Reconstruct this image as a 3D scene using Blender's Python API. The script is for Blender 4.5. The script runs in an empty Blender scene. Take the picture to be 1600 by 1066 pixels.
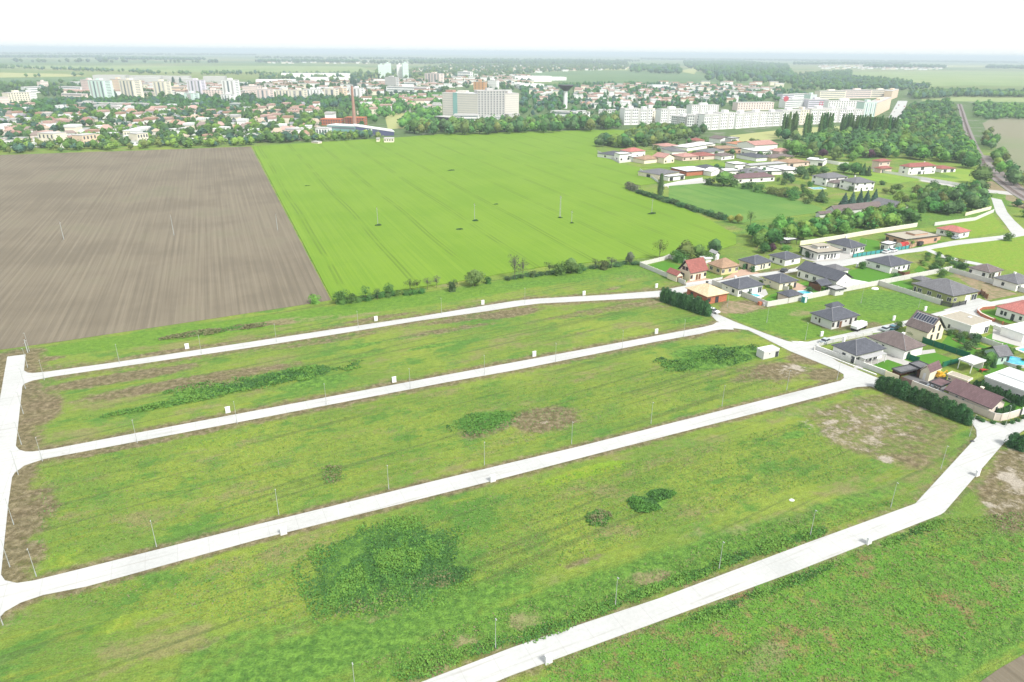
import bpy, math, random
import numpy as np
from mathutils import Vector, Matrix
R_ = math.radians
sc = bpy.context.scene
# ------------------------------------------------------------------ camera
CAM_H = 80.0; FPX = 1080.0; PITCH = math.atan((533-81.5)/FPX); ROLL = R_(0.54)
cam_d = bpy.data.cameras.new('camera'); cam = bpy.data.objects.new('camera', cam_d)
sc.collection.objects.link(cam); sc.camera = cam
cam_d.sensor_width = 36.0; cam_d.lens = FPX/1600*36.0
cam_d.clip_start = 1.0; cam_d.clip_end = 60000.0
CM = Matrix.Rotation(math.pi/2-PITCH, 3, 'X') @ Matrix.Rotation(ROLL, 3, 'Z')
cam.matrix_world = Matrix.Translation((0, 0, CAM_H)) @ CM.to_4x4()
# ------------------------------------------------------------------ sky, sun, exposure
SUN_EL, SUN_AZ = R_(48), R_(138)           # azimuth clockwise from +Y (the view direction)
w = bpy.data.worlds.new('World'); sc.world = w; w.use_nodes = True
wn = w.node_tree; bg = wn.nodes['Background']
sky = wn.nodes.new('ShaderNodeTexSky'); sky.sky_type = 'NISHITA'; sky.sun_disc = False
sky.sun_elevation = SUN_EL; sky.sun_rotation = SUN_AZ
sky.air_density = 1.0; sky.dust_density = 2.0; sky.ozone_density = 1.0
# a thin bright overcast in front of the blue: soft cloud noise mixed over the Nishita sky
_tc = wn.nodes.new('ShaderNodeTexCoord'); _nz = wn.nodes.new('ShaderNodeTexNoise'); _nz.inputs['Scale'].default_value = 2.2; _nz.inputs['Detail'].default_value = 5
_mr = wn.nodes.new('ShaderNodeMapRange'); _mr.inputs[3].default_value = 0.80; _mr.inputs[4].default_value = 0.97
_mx = wn.nodes.new('ShaderNodeMix'); _mx.data_type = 'RGBA'; _mx.inputs[7].default_value = (2.95, 3.0, 2.95, 1)
wn.links.new(_tc.outputs['Generated'], _nz.inputs['Vector']); wn.links.new(_nz.outputs[0], _mr.inputs[0]); wn.links.new(_mr.outputs[0], _mx.inputs[0])
wn.links.new(sky.outputs[0], _mx.inputs[6]); wn.links.new(_mx.outputs[2], bg.inputs[0]); bg.inputs[1].default_value = 0.14
sd = bpy.data.lights.new('sun', 'SUN'); so = bpy.data.objects.new('sun', sd); sc.collection.objects.link(so)
sd.energy = 1.9; sd.angle = R_(11); sd.color = (1.0, 0.965, 0.90)
_d = Vector((math.sin(SUN_AZ)*math.cos(SUN_EL), math.cos(SUN_AZ)*math.cos(SUN_EL), math.sin(SUN_EL)))
so.rotation_euler = _d.to_track_quat('Z', 'Y').to_euler()
sc.view_settings.view_transform = 'Standard'; sc.view_settings.look = 'None'
sc.view_settings.gamma = 1.0; sc.view_settings.exposure = 1.5; sc.view_settings.use_curve_mapping = False
sc.render.engine = 'CYCLES'; sc.cycles.max_bounces = 6; sc.cycles.volume_bounces = 0
sc.cycles.transparent_max_bounces = 6; sc.cycles.use_denoising = True

# ------------------------------------------------------------------ photo pixel <-> world
def P(px, py, z=0.0):
    d = CM @ Vector(((px-800)/FPX, -(py-533)/FPX, -1.0))
    t = (z-CAM_H)/min(d.z, -1e-5)
    return Vector((d.x*t, d.y*t, z))
CMI = CM.transposed()
def proj(v):
    c = CMI @ (Vector(v)-Vector((0, 0, CAM_H)))
    return 800+FPX*c.x/-c.z, 533-FPX*c.y/-c.z
def height_to(px, py, ytop):
    """height in metres of something standing at ground pixel (px,py) whose top shows at ytop"""
    b = P(px, py); lo, hi = 0.0, 300.0
    for _ in range(40):
        m = (lo+hi)/2
        if proj((b.x, b.y, m))[1] > ytop: lo = m
        else: hi = m
    return lo

# ------------------------------------------------------------------ materials
MATS = {}
class NT:
    def __init__(s, name, rough=0.8, spec=0.25):
        s.m = bpy.data.materials.new(name); s.m.use_nodes = True; s.t = s.m.node_tree
        s.b = s.t.nodes['Principled BSDF']; s.b.inputs['Roughness'].default_value = rough
        s.b.inputs['Specular IOR Level'].default_value = spec
        s.tc = s.t.nodes.new('ShaderNodeTexCoord'); MATS[name] = s.m
    def n(s, k): return s.t.nodes.new(k)
    def set(s, sock, v):
        if isinstance(v, bpy.types.NodeSocket): s.t.links.new(v, sock)
        elif isinstance(v, (tuple, list)) and len(v) == 3 and sock.type == 'RGBA': sock.default_value = (*v, 1)
        else: sock.default_value = v
    def obj(s, scale=(1, 1, 1), rot=0, world=False):
        mp = s.n('ShaderNodeMapping'); 
        if world:
            g = s.n('ShaderNodeNewGeometry'); s.t.links.new(g.outputs['Position'], mp.inputs[0])
        else: s.t.links.new(s.tc.outputs['Object'], mp.inputs[0])
        mp.inputs['Rotation'].default_value = (0, 0, rot)
        # rotate first, then stretch
        mp2 = s.n('ShaderNodeMapping'); mp2.inputs['Scale'].default_value = scale
        s.t.links.new(mp.outputs[0], mp2.inputs[0]); return mp2.outputs[0]
    def noise(s, scale, detail=3, vec=None, rough=0.55, out=0):
        k = s.n('ShaderNodeTexNoise'); k.inputs['Scale'].default_value = scale
        k.inputs['Detail'].default_value = detail; k.inputs['Roughness'].default_value = rough
        s.t.links.new(vec if vec is not None else s.tc.outputs['Object'], k.inputs['Vector']); return k.outputs[out]
    def math(s, op, a, b=0.0, c=None, clamp=False):
        k = s.n('ShaderNodeMath'); k.operation = op; k.use_clamp = clamp
        s.set(k.inputs[0], a); s.set(k.inputs[1], b)
        if c is not None: s.set(k.inputs[2], c)
        return k.outputs[0]
    def mix(s, a, b, f, mode='MIX'):
        k = s.n('ShaderNodeMix'); k.data_type = 'RGBA'; k.blend_type = mode
        s.set(k.inputs[0], f); s.set(k.inputs[6], a); s.set(k.inputs[7], b); return k.outputs[2]
    def step(s, v, lo, hi):
        k = s.n('ShaderNodeMapRange'); k.interpolation_type = 'SMOOTHSTEP'
        s.set(k.inputs[0], v); k.inputs[1].default_value = lo; k.inputs[2].default_value = hi; return k.outputs[0]
    def attr(s, name, out='Color'):
        k = s.n('ShaderNodeAttribute'); k.attribute_name = name; return k.outputs[out]
    def rgb(s, v):
        k = s.n('ShaderNodeSeparateColor'); s.t.links.new(v, k.inputs[0]); return k.outputs
    def rand(s): return s.n('ShaderNodeObjectInfo').outputs['Random']
    def hsv(s, col, h=0.5, sa=1.0, v=1.0):
        k = s.n('ShaderNodeHueSaturation'); s.set(k.inputs['Hue'], h); s.set(k.inputs['Saturation'], sa)
        s.set(k.inputs['Value'], v); s.set(k.inputs['Color'], col); return k.outputs[0]
    def bump(s, h, strength=0.5, dist=0.1):
        k = s.n('ShaderNodeBump'); k.inputs['Strength'].default_value = strength
        k.inputs['Distance'].default_value = dist; s.t.links.new(h, k.inputs['Height'])
        s.t.links.new(k.outputs[0], s.b.inputs['Normal'])
    def out(s, col): s.set(s.b.inputs['Base Color'], col); return s.m

def mat(name, col, amt=0.18, scale=0.8, rough=0.8, spec=0.25, metal=0, bump=0):
    """plain paint/plaster/metal with soft two-scale mottling"""
    if name in MATS: return MATS[name]
    s = NT(name, rough, spec); a = s.noise(scale, 4); b = s.noise(scale*9, 2)
    f = s.math('ADD', s.math('MULTIPLY', a, 0.6), s.math('MULTIPLY', b, 0.4))
    f = s.math('MULTIPLY_ADD', f, amt*4, 1-amt*2)
    if bump: s.bump(b, bump, 0.05)
    s.b.inputs['Metallic'].default_value = metal
    return s.out(s.hsv(col, 0.5, 1.0, f))

def leafmat(name, c1, c2, var=0.5, hue=0.03):
    s = NT(name, 0.75, 0.15); r = s.rand()
    n = s.noise(3.2, 3); f = s.step(n, 0.3, 0.7)
    geo = s.n('ShaderNodeNewGeometry'); ri = geo.outputs['Random Per Island']
    f = s.math('ADD', s.math('MULTIPLY', f, 0.5), s.math('MULTIPLY', ri, 0.5))
    c = s.mix(c1, c2, f)
    v = s.math('MULTIPLY_ADD', r, var, 1-var/2)
    r2 = s.math('FRACT', s.math('MULTIPLY', r, 17.31))
    c = s.hsv(c, s.math('MULTIPLY_ADD', r2, hue*2, 0.5-hue), 1.0, v)
    return s.out(c)

# ------------------------------------------------------------------ mesh helpers
COL = sc.collection
def link(o, parent=None):
    COL.objects.link(o)
    if parent is not None: o.parent = parent
    return o
def tag(o, label=None, cat=None, group=None, kind=None):
    if label: o['label'] = label
    if cat: o['category'] = cat
    if group: o['group'] = group
    if kind: o['kind'] = kind
    return o
def empty(name, loc=(0, 0, 0), rz=0.0, label=None, cat=None, group=None):
    o = bpy.data.objects.new(name, None); o.empty_display_size = 0.5
    o.location = loc; o.rotation_euler = (0, 0, rz); link(o); return tag(o, label, cat, group)
class MB:
    def __init__(s): s.v = []; s.f = []; s.m = []
    def poly(s, pts, mi=0):
        k = len(s.v); s.v += [tuple(p) for p in pts]; s.f.append(tuple(range(k, k+len(pts)))); s.m.append(mi)
    def add(s, vs, fs, mi=0):
        k = len(s.v); s.v += [tuple(p) for p in vs]
        for f in fs: s.f.append(tuple(i+k for i in f)); s.m.append(mi)
    def box(s, x0, x1, y0, y1, z0, z1, mi=0):
        s.add([(x0,y0,z0),(x1,y0,z0),(x1,y1,z0),(x0,y1,z0),(x0,y0,z1),(x1,y0,z1),(x1,y1,z1),(x0,y1,z1)],
              [(0,3,2,1),(4,5,6,7),(0,1,5,4),(1,2,6,5),(2,3,7,6),(3,0,4,7)], mi); return s
    def tube(s, a, b, r0, r1=None, n=8, mi=0):
        a, b = Vector(a), Vector(b); r1 = r0 if r1 is None else r1
        q = (b-a).to_track_quat('Z', 'Y'); vs = []
        for c, r in ((a, r0), (b, r1)):
            for i in range(n):
                t = 2*math.pi*i/n; vs.append(c+q@Vector((r*math.cos(t), r*math.sin(t), 0)))
        fs = [(i, (i+1) % n, n+(i+1) % n, n+i) for i in range(n)]+[tuple(range(n-1, -1, -1)), tuple(range(n, 2*n))]
        s.add(vs, fs, mi); return s
    def lathe(s, prof, n=24, mi=0, c=(0, 0, 0)):
        vs = [(c[0]+r*math.cos(2*math.pi*i/n), c[1]+r*math.sin(2*math.pi*i/n), c[2]+z) for r, z in prof for i in range(n)]
        fs = [(j*n+i, j*n+(i+1) % n, (j+1)*n+(i+1) % n, (j+1)*n+i) for j in range(len(prof)-1) for i in range(n)]
        fs += [tuple(range(n-1, -1, -1)), tuple(range((len(prof)-1)*n, len(prof)*n))]
        s.add(vs, fs, mi); return s
    def prism(s, pts, z0, z1, mi=0, top=True):
        """closed prism over a (possibly concave) xy outline"""
        if sum(pts[i][0]*pts[(i+1) % len(pts)][1]-pts[(i+1) % len(pts)][0]*pts[i][1] for i in range(len(pts))) < 0: pts = pts[::-1]
        n = len(pts); s.add([(p[0], p[1], z0) for p in pts]+[(p[0], p[1], z1) for p in pts],
            [(i, (i+1) % n, n+(i+1) % n, n+i) for i in range(n)]+[tuple(range(n, 2*n)), tuple(range(n-1, -1, -1))], mi); return s
    def mesh(s, name, mats):
        me = bpy.data.meshes.new(name); me.from_pydata(s.v, [], s.f)
        for m in (mats if isinstance(mats, (list, tuple)) else [mats]): me.materials.append(m)
        if any(s.m): me.polygons.foreach_set('material_index', s.m)
        me.update(); return me
    def build(s, name, mats, parent=None, loc=None):
        o = bpy.data.objects.new(name, s.mesh(name, mats))
        if loc is not None: o.location = loc
        return link(o, parent)
def npmesh(name, V, nq, mats, mi=None, tris=False):
    k = 3 if tris else 4
    me = bpy.data.meshes.new(name); me.vertices.add(len(V)); me.vertices.foreach_set('co', np.asarray(V, np.float32).ravel())
    nl = nq*k; me.loops.add(nl); me.loops.foreach_set('vertex_index', np.arange(nl, dtype=np.int32))
    me.polygons.add(nq); me.polygons.foreach_set('loop_start', np.arange(nq, dtype=np.int32)*k)
    if mi is not None: me.polygons.foreach_set('material_index', np.asarray(mi, np.int32))
    for m in (mats if isinstance(mats, (list, tuple)) else [mats]): me.materials.append(m)
    me.update(calc_edges=True); return me
def copy_tree(o, parent=None):
    c = o.copy(); COL.objects.link(c)
    if parent is not None: c.parent = parent
    for ch in o.children: copy_tree(ch, c)
    return c
def inpoly(x, y, poly):
    c = np.zeros(np.shape(x), bool); n = len(poly)
    for i in range(n):
        x0, y0 = poly[i][:2]; x1, y1 = poly[(i+1) % n][:2]
        if y0 == y1: continue
        c ^= ((y0 > y) != (y1 > y)) & (x < (x1-x0)*(y-y0)/(y1-y0)+x0)
    return c
def wpoly(px, z=0.0): return [tuple(P(a, b, z)) for a, b in px]
def scatter(px, n, rng, mind=0.0):
    """n random world points inside a ground polygon given by its corners"""
    w_ = [(p[0], p[1]) for p in wpoly(px)]; xs = [p[0] for p in w_]; ys = [p[1] for p in w_]; out = []; tries = 0
    while len(out) < n and tries < n*60:
        tries += 1; x = rng.uniform(min(xs), max(xs)); y = rng.uniform(min(ys), max(ys))
        if not inpoly(x, y, w_): continue
        if mind and any((x-a)**2+(y-b)**2 < mind*mind for a, b in out): continue
        out.append((x, y))
    return out
def area(px):
    w_ = wpoly(px); return abs(sum(w_[i][0]*w_[(i+1) % len(w_)][1]-w_[(i+1) % len(w_)][0]*w_[i][1] for i in range(len(w_))))/2
# ================================================================== SETTING: ground, fields, roads
ROADS = {
 'left': [(11.4,557.6),(40,554),(36.5,590),(30,650),(24.8,697),(19,745),(12.7,790),(2.7,887),(-4,960),(-8,1010),(-14,1090),(-82,1090)],
 'A': [(30,575),(38,579.5),(43,582.5),(51,583.3),(76,580.8),(177,566.9),(400,533.2),(527,514),(653,495.3),(763,477),(806,470.3),(839,467),(953,460.7),(1032,454.4),(1070,446.8),(1128,438),(1165,430.6),(1186,427.5),(1233,421),(1246,418.5),
       (1246,424),(1235.5,426),(1195,431),(1150,437),(1100,448),(1062,459),(1029,464.5),(953,468.7),(842,474.5),(814,478),(763,486),(653,501.5),(527,522),(400,542),(84,588.4),(51,594.7),(38,599.8),(34,605),(28,600)],
 'B': [(24,685),(24.8,697),(30,703),(40,706),(51,706),(81,702),(400,641.8),(700,585.6),(800,567),(1100,511),(1113.8,507.6),(1119.5,504),(1140,503),(1146.7,515.3),(1128,514.8),(1114,516.7),(1095,521.6),(1020,535),(800,579.4),(700,597),(400,654.6),(68.4,717.5),(38,727.7),(23,739),(19,746),(12,746)],
 'D': [(1040,456.5),(1062,458),(1095,477),(1120,490.7),(1150,503.9),(1199,522.6),(1229,533),(1240,535.4),(1262,537),(1276,546),(1308.6,565),(1365,588.4),(1400,602),(1530,655),(1521,662),(1360,603.6),(1339,604.8),(1318,590),(1318,585),(1304,576.7),(1234.5,549),(1197,530),(1168.8,516),(1146,513),(1120,502),(1112,494),(1090,482),(1045,462)],
 'E': [(1236,533),(1262,534.4),(1414,501.6),(1478,485),(1517,467),(1530,467),(1548,472),(1600,462.5),(1640,455),(1640,462),(1600,470),(1560,476),(1534,483),(1526,489),(1541,499),(1586,512.5),(1640,523),(1640,540),(1585,522),(1551,509.5),(1530,500),(1500,490),(1465,494),(1440,503),(1381,518.5),(1327,526),(1285,533.5),(1273.5,547),(1255,545)],
 'C': [(-6,870),(2.7,887),(1.3,898),(8,907.4),(26.8,911.5),(53.7,907.4),(134,887.5),(400,820.5),(684.5,750.5),(903,698.5),(1150,636),(1250,611),(1313,595.4),(1320,590),(1345,591),(1362,603.5),(1339,605),(1250,628),(968,700),(770,751.5),(400,844),(134,917),(67,930),(32,942),(8,955.7),(-2,967),(-20,967)],
 'G': [(580,1096),(658,1066.5),(800,1012.4),(860,991.6),(1031,935),(1250,852.8),(1430,787.4),(1526,683),(1525.5,672),(1519,662),(1521,652),(1545,659.5),(1575,662.5),(1600,655),(1660,638),(1660,655),(1600,672.3),(1568,693.2),(1476,800),(1470,804),(1250,890.5),(800,1055.3),(700,1096)],
 'H': [(1243,418.5),(1262,410.5),(1300,408.5),(1347,401),(1420,389.3),(1441,386),(1489,376.5),(1563,368.6),(1580,364),(1571.6,352),(1556,332),(1548.6,309),(1565,312.5),(1574,332),(1585,345),(1600,358.5),(1640,380),(1640,392),(1600,368.5),(1563,375),(1500,382.5),(1461,388.5),(1440,393),(1418,395.5),(1378,402),(1340,412),(1320,416),(1277,418),(1243,424)],
}
RNAME = dict(left='side_road', A='first_street', B='second_street', C='third_street', D='cross_street', E='village_street', G='outer_street', H='upper_street')
# --- concrete
s = NT('concrete_road', 0.85, 0.2)
wv = s.obj(world=True)
n1 = s.noise(0.09, 4, wv); n2 = s.noise(1.6, 3, wv)
dirA = (P(1100,516)-P(200,690)); angA = math.atan2(dirA.y, dirA.x)
v2 = s.obj(world=True, rot=-angA)
br = s.n('ShaderNodeTexBrick'); s.t.links.new(v2, br.inputs[0]); br.inputs['Scale'].default_value = 1.0
br.inputs['Brick Width'].default_value = 5.0; br.inputs['Row Height'].default_value = 400; br.offset = 0
br.inputs['Mortar Size'].default_value = 0.05; br.inputs['Mortar Smooth'].default_value = 0.2
br.inputs['Color1'].default_value = (0.43,0.435,0.425,1); br.inputs['Color2'].default_value = (0.41,0.418,0.41,1); br.inputs['Mortar'].default_value = (0.36,0.36,0.35,1)
c = s.hsv(br.outputs[0], 0.5, 1.0, s.math('ADD', s.math('MULTIPLY', n1, 0.35), s.math('MULTIPLY_ADD', n2, 0.25, 0.70)))
v3 = s.obj(world=True, rot=-angA, scale=(0.05, 1.6, 1))
c = s.mix(c, (0.26,0.245,0.215), s.math('MULTIPLY', s.step(s.noise(1.0, 4, v3), 0.54, 0.72), 0.5))
c = s.mix(c, (0.27,0.25,0.21), s.math('MULTIPLY', s.step(s.noise(.25, 5, wv, .7), 0.60, 0.74), 0.4))
s.out(c)
s = NT('asphalt_grey', 0.9, 0.2); s.out(s.hsv((0.16,0.16,0.165), 0.5, 1, s.math('MULTIPLY_ADD', s.noise(2.0, 4), 0.5, 0.75)))
for i, (k, pts) in enumerate(ROADS.items()):
    o = MB().prism([tuple(p) for p in wpoly(pts)], -0.10, 0.050+0.004*i).build(RNAME[k], MATS['concrete_road']); tag(o, kind='structure')
o = MB().prism([tuple(p) for p in wpoly([(1452,389),(1475,399),(1500,405),(1532,411.5),(1560,418),(1559,421),(1526,414.5),(1500,409.5),(1472,402.5),(1445,391)])], -0.1, 0.034).build('path', MATS['concrete_road']); tag(o, kind='structure')

# --- the one ground sheet (dense close in, stretching to the horizon)
def axis(a, b, st, far, g=1.22):
    mid = list(np.arange(a, b+1e-6, st)); lo = []; x = a; d = st
    while x > -far: d *= g; x -= d; lo.append(x)
    hi = []; x = mid[-1]; d = st
    while x < far: d *= g; x += d; hi.append(x)
    return np.array(lo[::-1]+mid+hi)
gx = axis(-190, 300, 1.0, 24000); gy = axis(48, 420, 1.0, 30000)
gy = gy[gy > -3000]
X, Y = np.meshgrid(gx, gy); X = X.ravel(); Y = Y.ravel(); NV = len(X)
def seg_dist(pts, sel=None):
    w_ = [(p[0], p[1]) for p in wpoly(pts)]; d = np.full(NV, 1e9)
    for i in range(len(w_)):
        if sel and not sel(i, pts): continue
        ax, ay = w_[i]; bx, by = w_[(i+1) % len(w_)]; dx, dy = bx-ax, by-ay; L = dx*dx+dy*dy+1e-9
        t = np.clip(((X-ax)*dx+(Y-ay)*dy)/L, 0, 1); d = np.minimum(d, np.hypot(X-ax-t*dx, Y-ay-t*dy))
    return d
soil = np.zeros(NV); lush = np.zeros(NV); dry = np.zeros(NV); wild = np.zeros(NV); yel = np.zeros(NV); pale = np.zeros(NV); lawn = np.zeros(NV)
near_m = (X > -260) & (X < 380) & (Y > 30) & (Y < 560)
for k, wd, am in (('left', 6.5, 1.1), ('A', 5.0, 0.75), ('B', 3.8, 0.85), ('C', 2.2, 0.85), ('G', 2.2, 0.6), ('D', 2.5, 0.6), ('E', 2.2, 0.35)):
    d = seg_dist(ROADS[k])
    if k == 'left': am = am*np.clip((Y-P(30, 975).y)/8+.25, .25, 1)
    soil = np.maximum(soil, am*np.clip(1-d/wd, 0, 1)**0.6)
def blob(arr, px, py, rx, ry, amp=1.0, ang=None, soft=0.5):
    """patch of ground: centre by ground point, radii in metres, long axis along the streets unless told otherwise"""
    c = P(px, py); a = angA if ang is None else ang
    dx, dy = X-c.x, Y-c.y; u = (dx*math.cos(a)+dy*math.sin(a))/rx; v = (-dx*math.sin(a)+dy*math.cos(a))/ry
    arr[:] = np.maximum(arr, amp*np.clip((1-np.hypot(u, v))/soft, 0, 1))
def pblob(arr, pts, amp=1.0, soft=4.0):
    w_ = [(p[0], p[1]) for p in wpoly(pts)]; ins = inpoly(X, Y, w_); d = seg_dist(pts)
    arr[:] = np.maximum(arr, np.where(ins, amp*np.clip(0.5+d/soft, 0, 1), amp*np.clip(0.5-d/soft, 0, 1)))
# bare / scraped soil
for a in ((400,508,16,3,.9),(445,505,5,2,1),(590,497,20,2.5,.75),(800,489,16,5,1),(730,497,22,3.5,.75),(960,482,40,4,.6),(1060,475,20,4,.5),(300,596,40,5,.8),(190,590,26,5,.9),(60,640,7,14,.95),
          (45,800,7,14,.75),(30,870,6,8,.8),(700,516,22,3,.65),(520,531,25,3,.6),(250,552,14,3,.8),(330,540,16,2,.7),(60,563,9,3,.8),(905,520,12,2,.4),(830,560,26,2.5,.65),(640,605,20,2.5,.6),(240,690,30,2,.75),
          (850,655,12,8,.95),(760,670,10,5,.7),(800,690,12,3,.4),(1215,580,12,7,1),(1260,560,9,6,.9),(1170,590,9,4,.6),(1290,585,8,5,.9),(1005,410,5,1.5,.8),(955,452,4,1.5,.9),
          (740,1008,4,3,.5),(700,905,4,2,.6),(600,960,7,2,.4),(910,877,6,1.2,.7),(630,842,5,1.5,.4),(520,748,3,3,.6),(1100,870,8,2,.35),(310,1010,5,1.5,.5),(1025,905,5,1.5,.6),(990,905,5,1.5,.4)):
    blob(soil, *a)
for pts, am in (([(1250,648),(1330,618),(1400,612),(1500,665),(1480,720),(1440,740),(1380,725),(1300,700)], .62), ([(1520,770),(1560,700),(1620,690),(1640,830),(1560,835)], .85),
          ([(1130,575),(1190,560),(1300,575),(1310,592),(1200,605)], .55), ([(1120,470),(1175,468),(1215,480),(1160,492),(1125,488)], .75), ([(1215,482),(1290,470),(1350,500),(1290,500)], .35), ([(1265,495),(1300,508),(1372,500),(1385,512),(1300,520),(1255,502)], .7)):
    pblob(soil, pts, am)
pblob(pale, [(1240,655),(1330,625),(1400,630),(1440,670),(1380,720),(1290,690)], .36, 6); pblob(pale, [(1540,740),(1570,700),(1620,700),(1630,790),(1550,800)], .42, 6); blob(pale, 1235, 578, 9, 4, .45); blob(pale, 850, 662, 6, 3, .25)
# pale rubble and dry straw
for a in ((1575,745,3,2,1),(1385,718,2,2,1),(1545,790,2,1.5,.9),(1590,755,2.5,2,.9),(1300,660,4,1,.7),(1380,650,3,1,.6),(1585,700,4,1.5,.8),(1440,640,4,1,.5),(1245,575,3,2,.8)): blob(pale, *a)
for a in ((735,1008,3.2,3,1),(690,1050,2.5,2,.9),(700,1030,4,1.5,.7),(820,970,4.5,2.5,.9),(1012,905,4,2,.9),(1200,1025,5,3,.8),(1080,835,4,2,.5),(1150,830,5,2,.5),(1240,812,5,2,.6),(1580,910,4,3,.6),(1180,1040,3,2,.7),(860,905,5,2,.4),(440,500,8,2,.9),(560,493,12,2,.9),(740,470,6,2,.8),(480,500,14,2.5,.7),(1250,490,7,3,.9),(1340,510,6,3,.6),
          (1400,640,20,5,.6),(1330,690,12,4,.6),(1260,640,10,3,.6),(210,560,8,2,.7),(1040,470,16,1.5,.8),(960,450,4,2,.8),(1540,440,14,3,.8),(1500,430,8,3,.9)): blob(dry, *a)
# lush weeds
LUSH = [(610,885,17,13),(590,850,12,6),(640,930,8,5),(420,592,24,5),(340,610,16,4),(260,632,14,2.2),(500,596,10,4),(1018,783,4.6,3.2),(933,811,2.4,2.2),(1120,560,22,8),(1090,550,12,6),(760,660,10,7),(350,516,16,2.5),(1240,680,5,2)]
for a in LUSH: blob(lush, *a, 1.0, None, 0.5)
for a in ((560,1000,40,7,.8),(900,930,50,5,.75),(1120,860,45,5,.7),(1290,800,30,4,.6),(760,985,30,5,.7),(380,1010,16,5,.6),(980,430,30,9,.5),(850,440,30,5,.5),(250,540,40,3,.3),(100,700,8,8,.4),(680,540,12,2,.7),(1170,500,30,10,.5),(1400,470,30,12,.7),(1180,770,10,3,.3),(1420,830,20,6,.4),(720,515,10,2,.6),(565,540,9,2,.8),(570,555,8,2,.6),(650,525,10,2,.7),(460,605,8,3,.6),(950,545,14,2,.6),(1075,500,10,3,.7),(1450,900,14,5,.5),(1330,950,12,5,.5),(1550,850,12,4,.5)):
    blob(lush, *a)
pblob(yel, [(1440,392),(1500,382),(1562,372),(1600,368),(1760,375),(1760,460),(1600,428),(1520,408)], 1, 3); pblob(yel, [(1470,348),(1550,330),(1575,362),(1500,374)], .7, 3)
for a in ((925,735,12,2.5,.9),(880,748,8,2,.8),(560,965,6,2,.7),(520,890,3,4,.5),(100,870,5,5,.5),(200,970,10,3,.5),(1000,540,20,3,.4),(700,560,30,3,.35),(340,690,14,3,.5),(1440,865,6,2,.9)): blob(yel, *a)
blob(lush, 1520, 1020, 30, 3.0, .9); blob(lush, 1480, 1030, 30, 1.6, .8)
for a in ((1300,900,40,8,.8),(1400,980,50,10,1),(1500,900,30,8,.9),(1200,960,25,6,.7),(980,1030,30,5,.8),(1100,1000,25,5,.7),(1550,960,20,7,.9)): blob(wild, *a)
pblob(lush, [(1130,350),(1300,330),(1500,260),(1600,320),(1480,360),(1380,350),(1260,380),(1180,380)], .55, 10)
pblob(lawn, [(40,545),(280,508),(500,480),(700,450),(900,418),(990,408),(1010,420),(900,440),(700,474),(480,505),(250,540),(60,562)], .75, 6)
for pts in ([(1003,410),(1040,402),(1066,416),(1050,440)],[(1128,484),(1190,478),(1290,470),(1370,450),(1470,480),(1478,484),(1400,502),(1255,532),(1150,500)]): pblob(lawn, pts, .95, 3)
town = np.clip((Y-640)/60, 0, 1)*np.clip((2600-Y)/900, 0, 1)
far_g = np.clip((Y-1700)/1500, 0, 1)
Z = np.where(near_m, 0.10*np.sin(X*0.23+1.3*np.sin(Y*0.11))*np.sin(Y*0.19)*np.clip(lush-.1, 0, 1)+0.22*np.clip(lush-.35, 0, 1), 0)
rd_in = np.zeros(NV, bool)
for k in ROADS: rd_in |= inpoly(X, Y, [(p[0], p[1]) for p in wpoly(ROADS[k])])
Z[rd_in] = 0.0
nx_, ny_ = len(gx), len(gy)
ii = (np.arange(ny_-1)[:, None]*nx_+np.arange(nx_-1)[None, :]).ravel()
Q = np.stack([ii, ii+1, ii+nx_+1, ii+nx_], 1)
me = bpy.data.meshes.new('ground'); me.vertices.add(NV); me.vertices.foreach_set('co', np.stack([X, Y, Z], 1).astype(np.float32).ravel())
me.loops.add(Q.size); me.loops.foreach_set('vertex_index', Q.astype(np.int32).ravel()); me.polygons.add(len(Q))
me.polygons.foreach_set('loop_start', np.arange(len(Q), dtype=np.int32)*4); me.update(calc_edges=True)
me.polygons.foreach_set('use_smooth', np.ones(len(Q), bool))
for nm, (a, b, c_) in dict(cover=(soil, lush, dry), kinds=(yel, wild, pale), zone=(lawn, town, far_g)).items():
    at = me.color_attributes.new(nm, 'FLOAT_COLOR', 'POINT')
    at.data.foreach_set('color', np.stack([a, b, c_, np.ones(NV)], 1).astype(np.float32).ravel())
s = NT('meadow', 0.9, 0.12)
wv = s.obj(world=True); cov = s.rgb(s.attr('cover')); kin = s.rgb(s.attr('kinds')); zon = s.rgb(s.attr('zone'))
big = s.noise(0.028, 4, wv, .6); med = s.noise(0.14, 4, wv, .6); sm = s.noise(0.75, 5, wv, .65); fine = s.noise(3.6, 3, wv, .7)
vst = s.obj(world=True, rot=-angA, scale=(0.06, 0.75, 1)); streak = s.noise(1.0, 4, vst, .6)
vst2 = s.obj(world=True, rot=-angA-0.10, scale=(0.012, 0.55, 1)); track = s.noise(1.0, 2, vst2, .5)
c = s.mix((0.122,0.206,0.031), (0.196,0.264,0.038), s.step(big, .36, .64))
c = s.mix(c, (0.096,0.222,0.026), s.step(med, .50, .70))
c = s.mix(c, (0.185,0.165,0.075), s.math('MULTIPLY', s.step(s.math('ADD', s.math('MULTIPLY', s.noise(1.9, 4, wv, .7), .6), s.math('MULTIPLY', med, .4)), .50, .64), 0.55))
c = s.mix(c, (0.200,0.245,0.030), s.math('MULTIPLY', s.step(streak, .50, .66), 0.6))
pt = s.noise(.075, 6, s.obj(world=True, rot=-angA, scale=(.55, 1, 1)), .72); c = s.mix(c, (0.215,0.195,0.085), s.math('MULTIPLY', s.step(pt, .53, .64), .75)); c = s.mix(c, (0.070,0.180,0.028), s.math('MULTIPLY', s.step(pt, .47, .38), .8))
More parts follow.
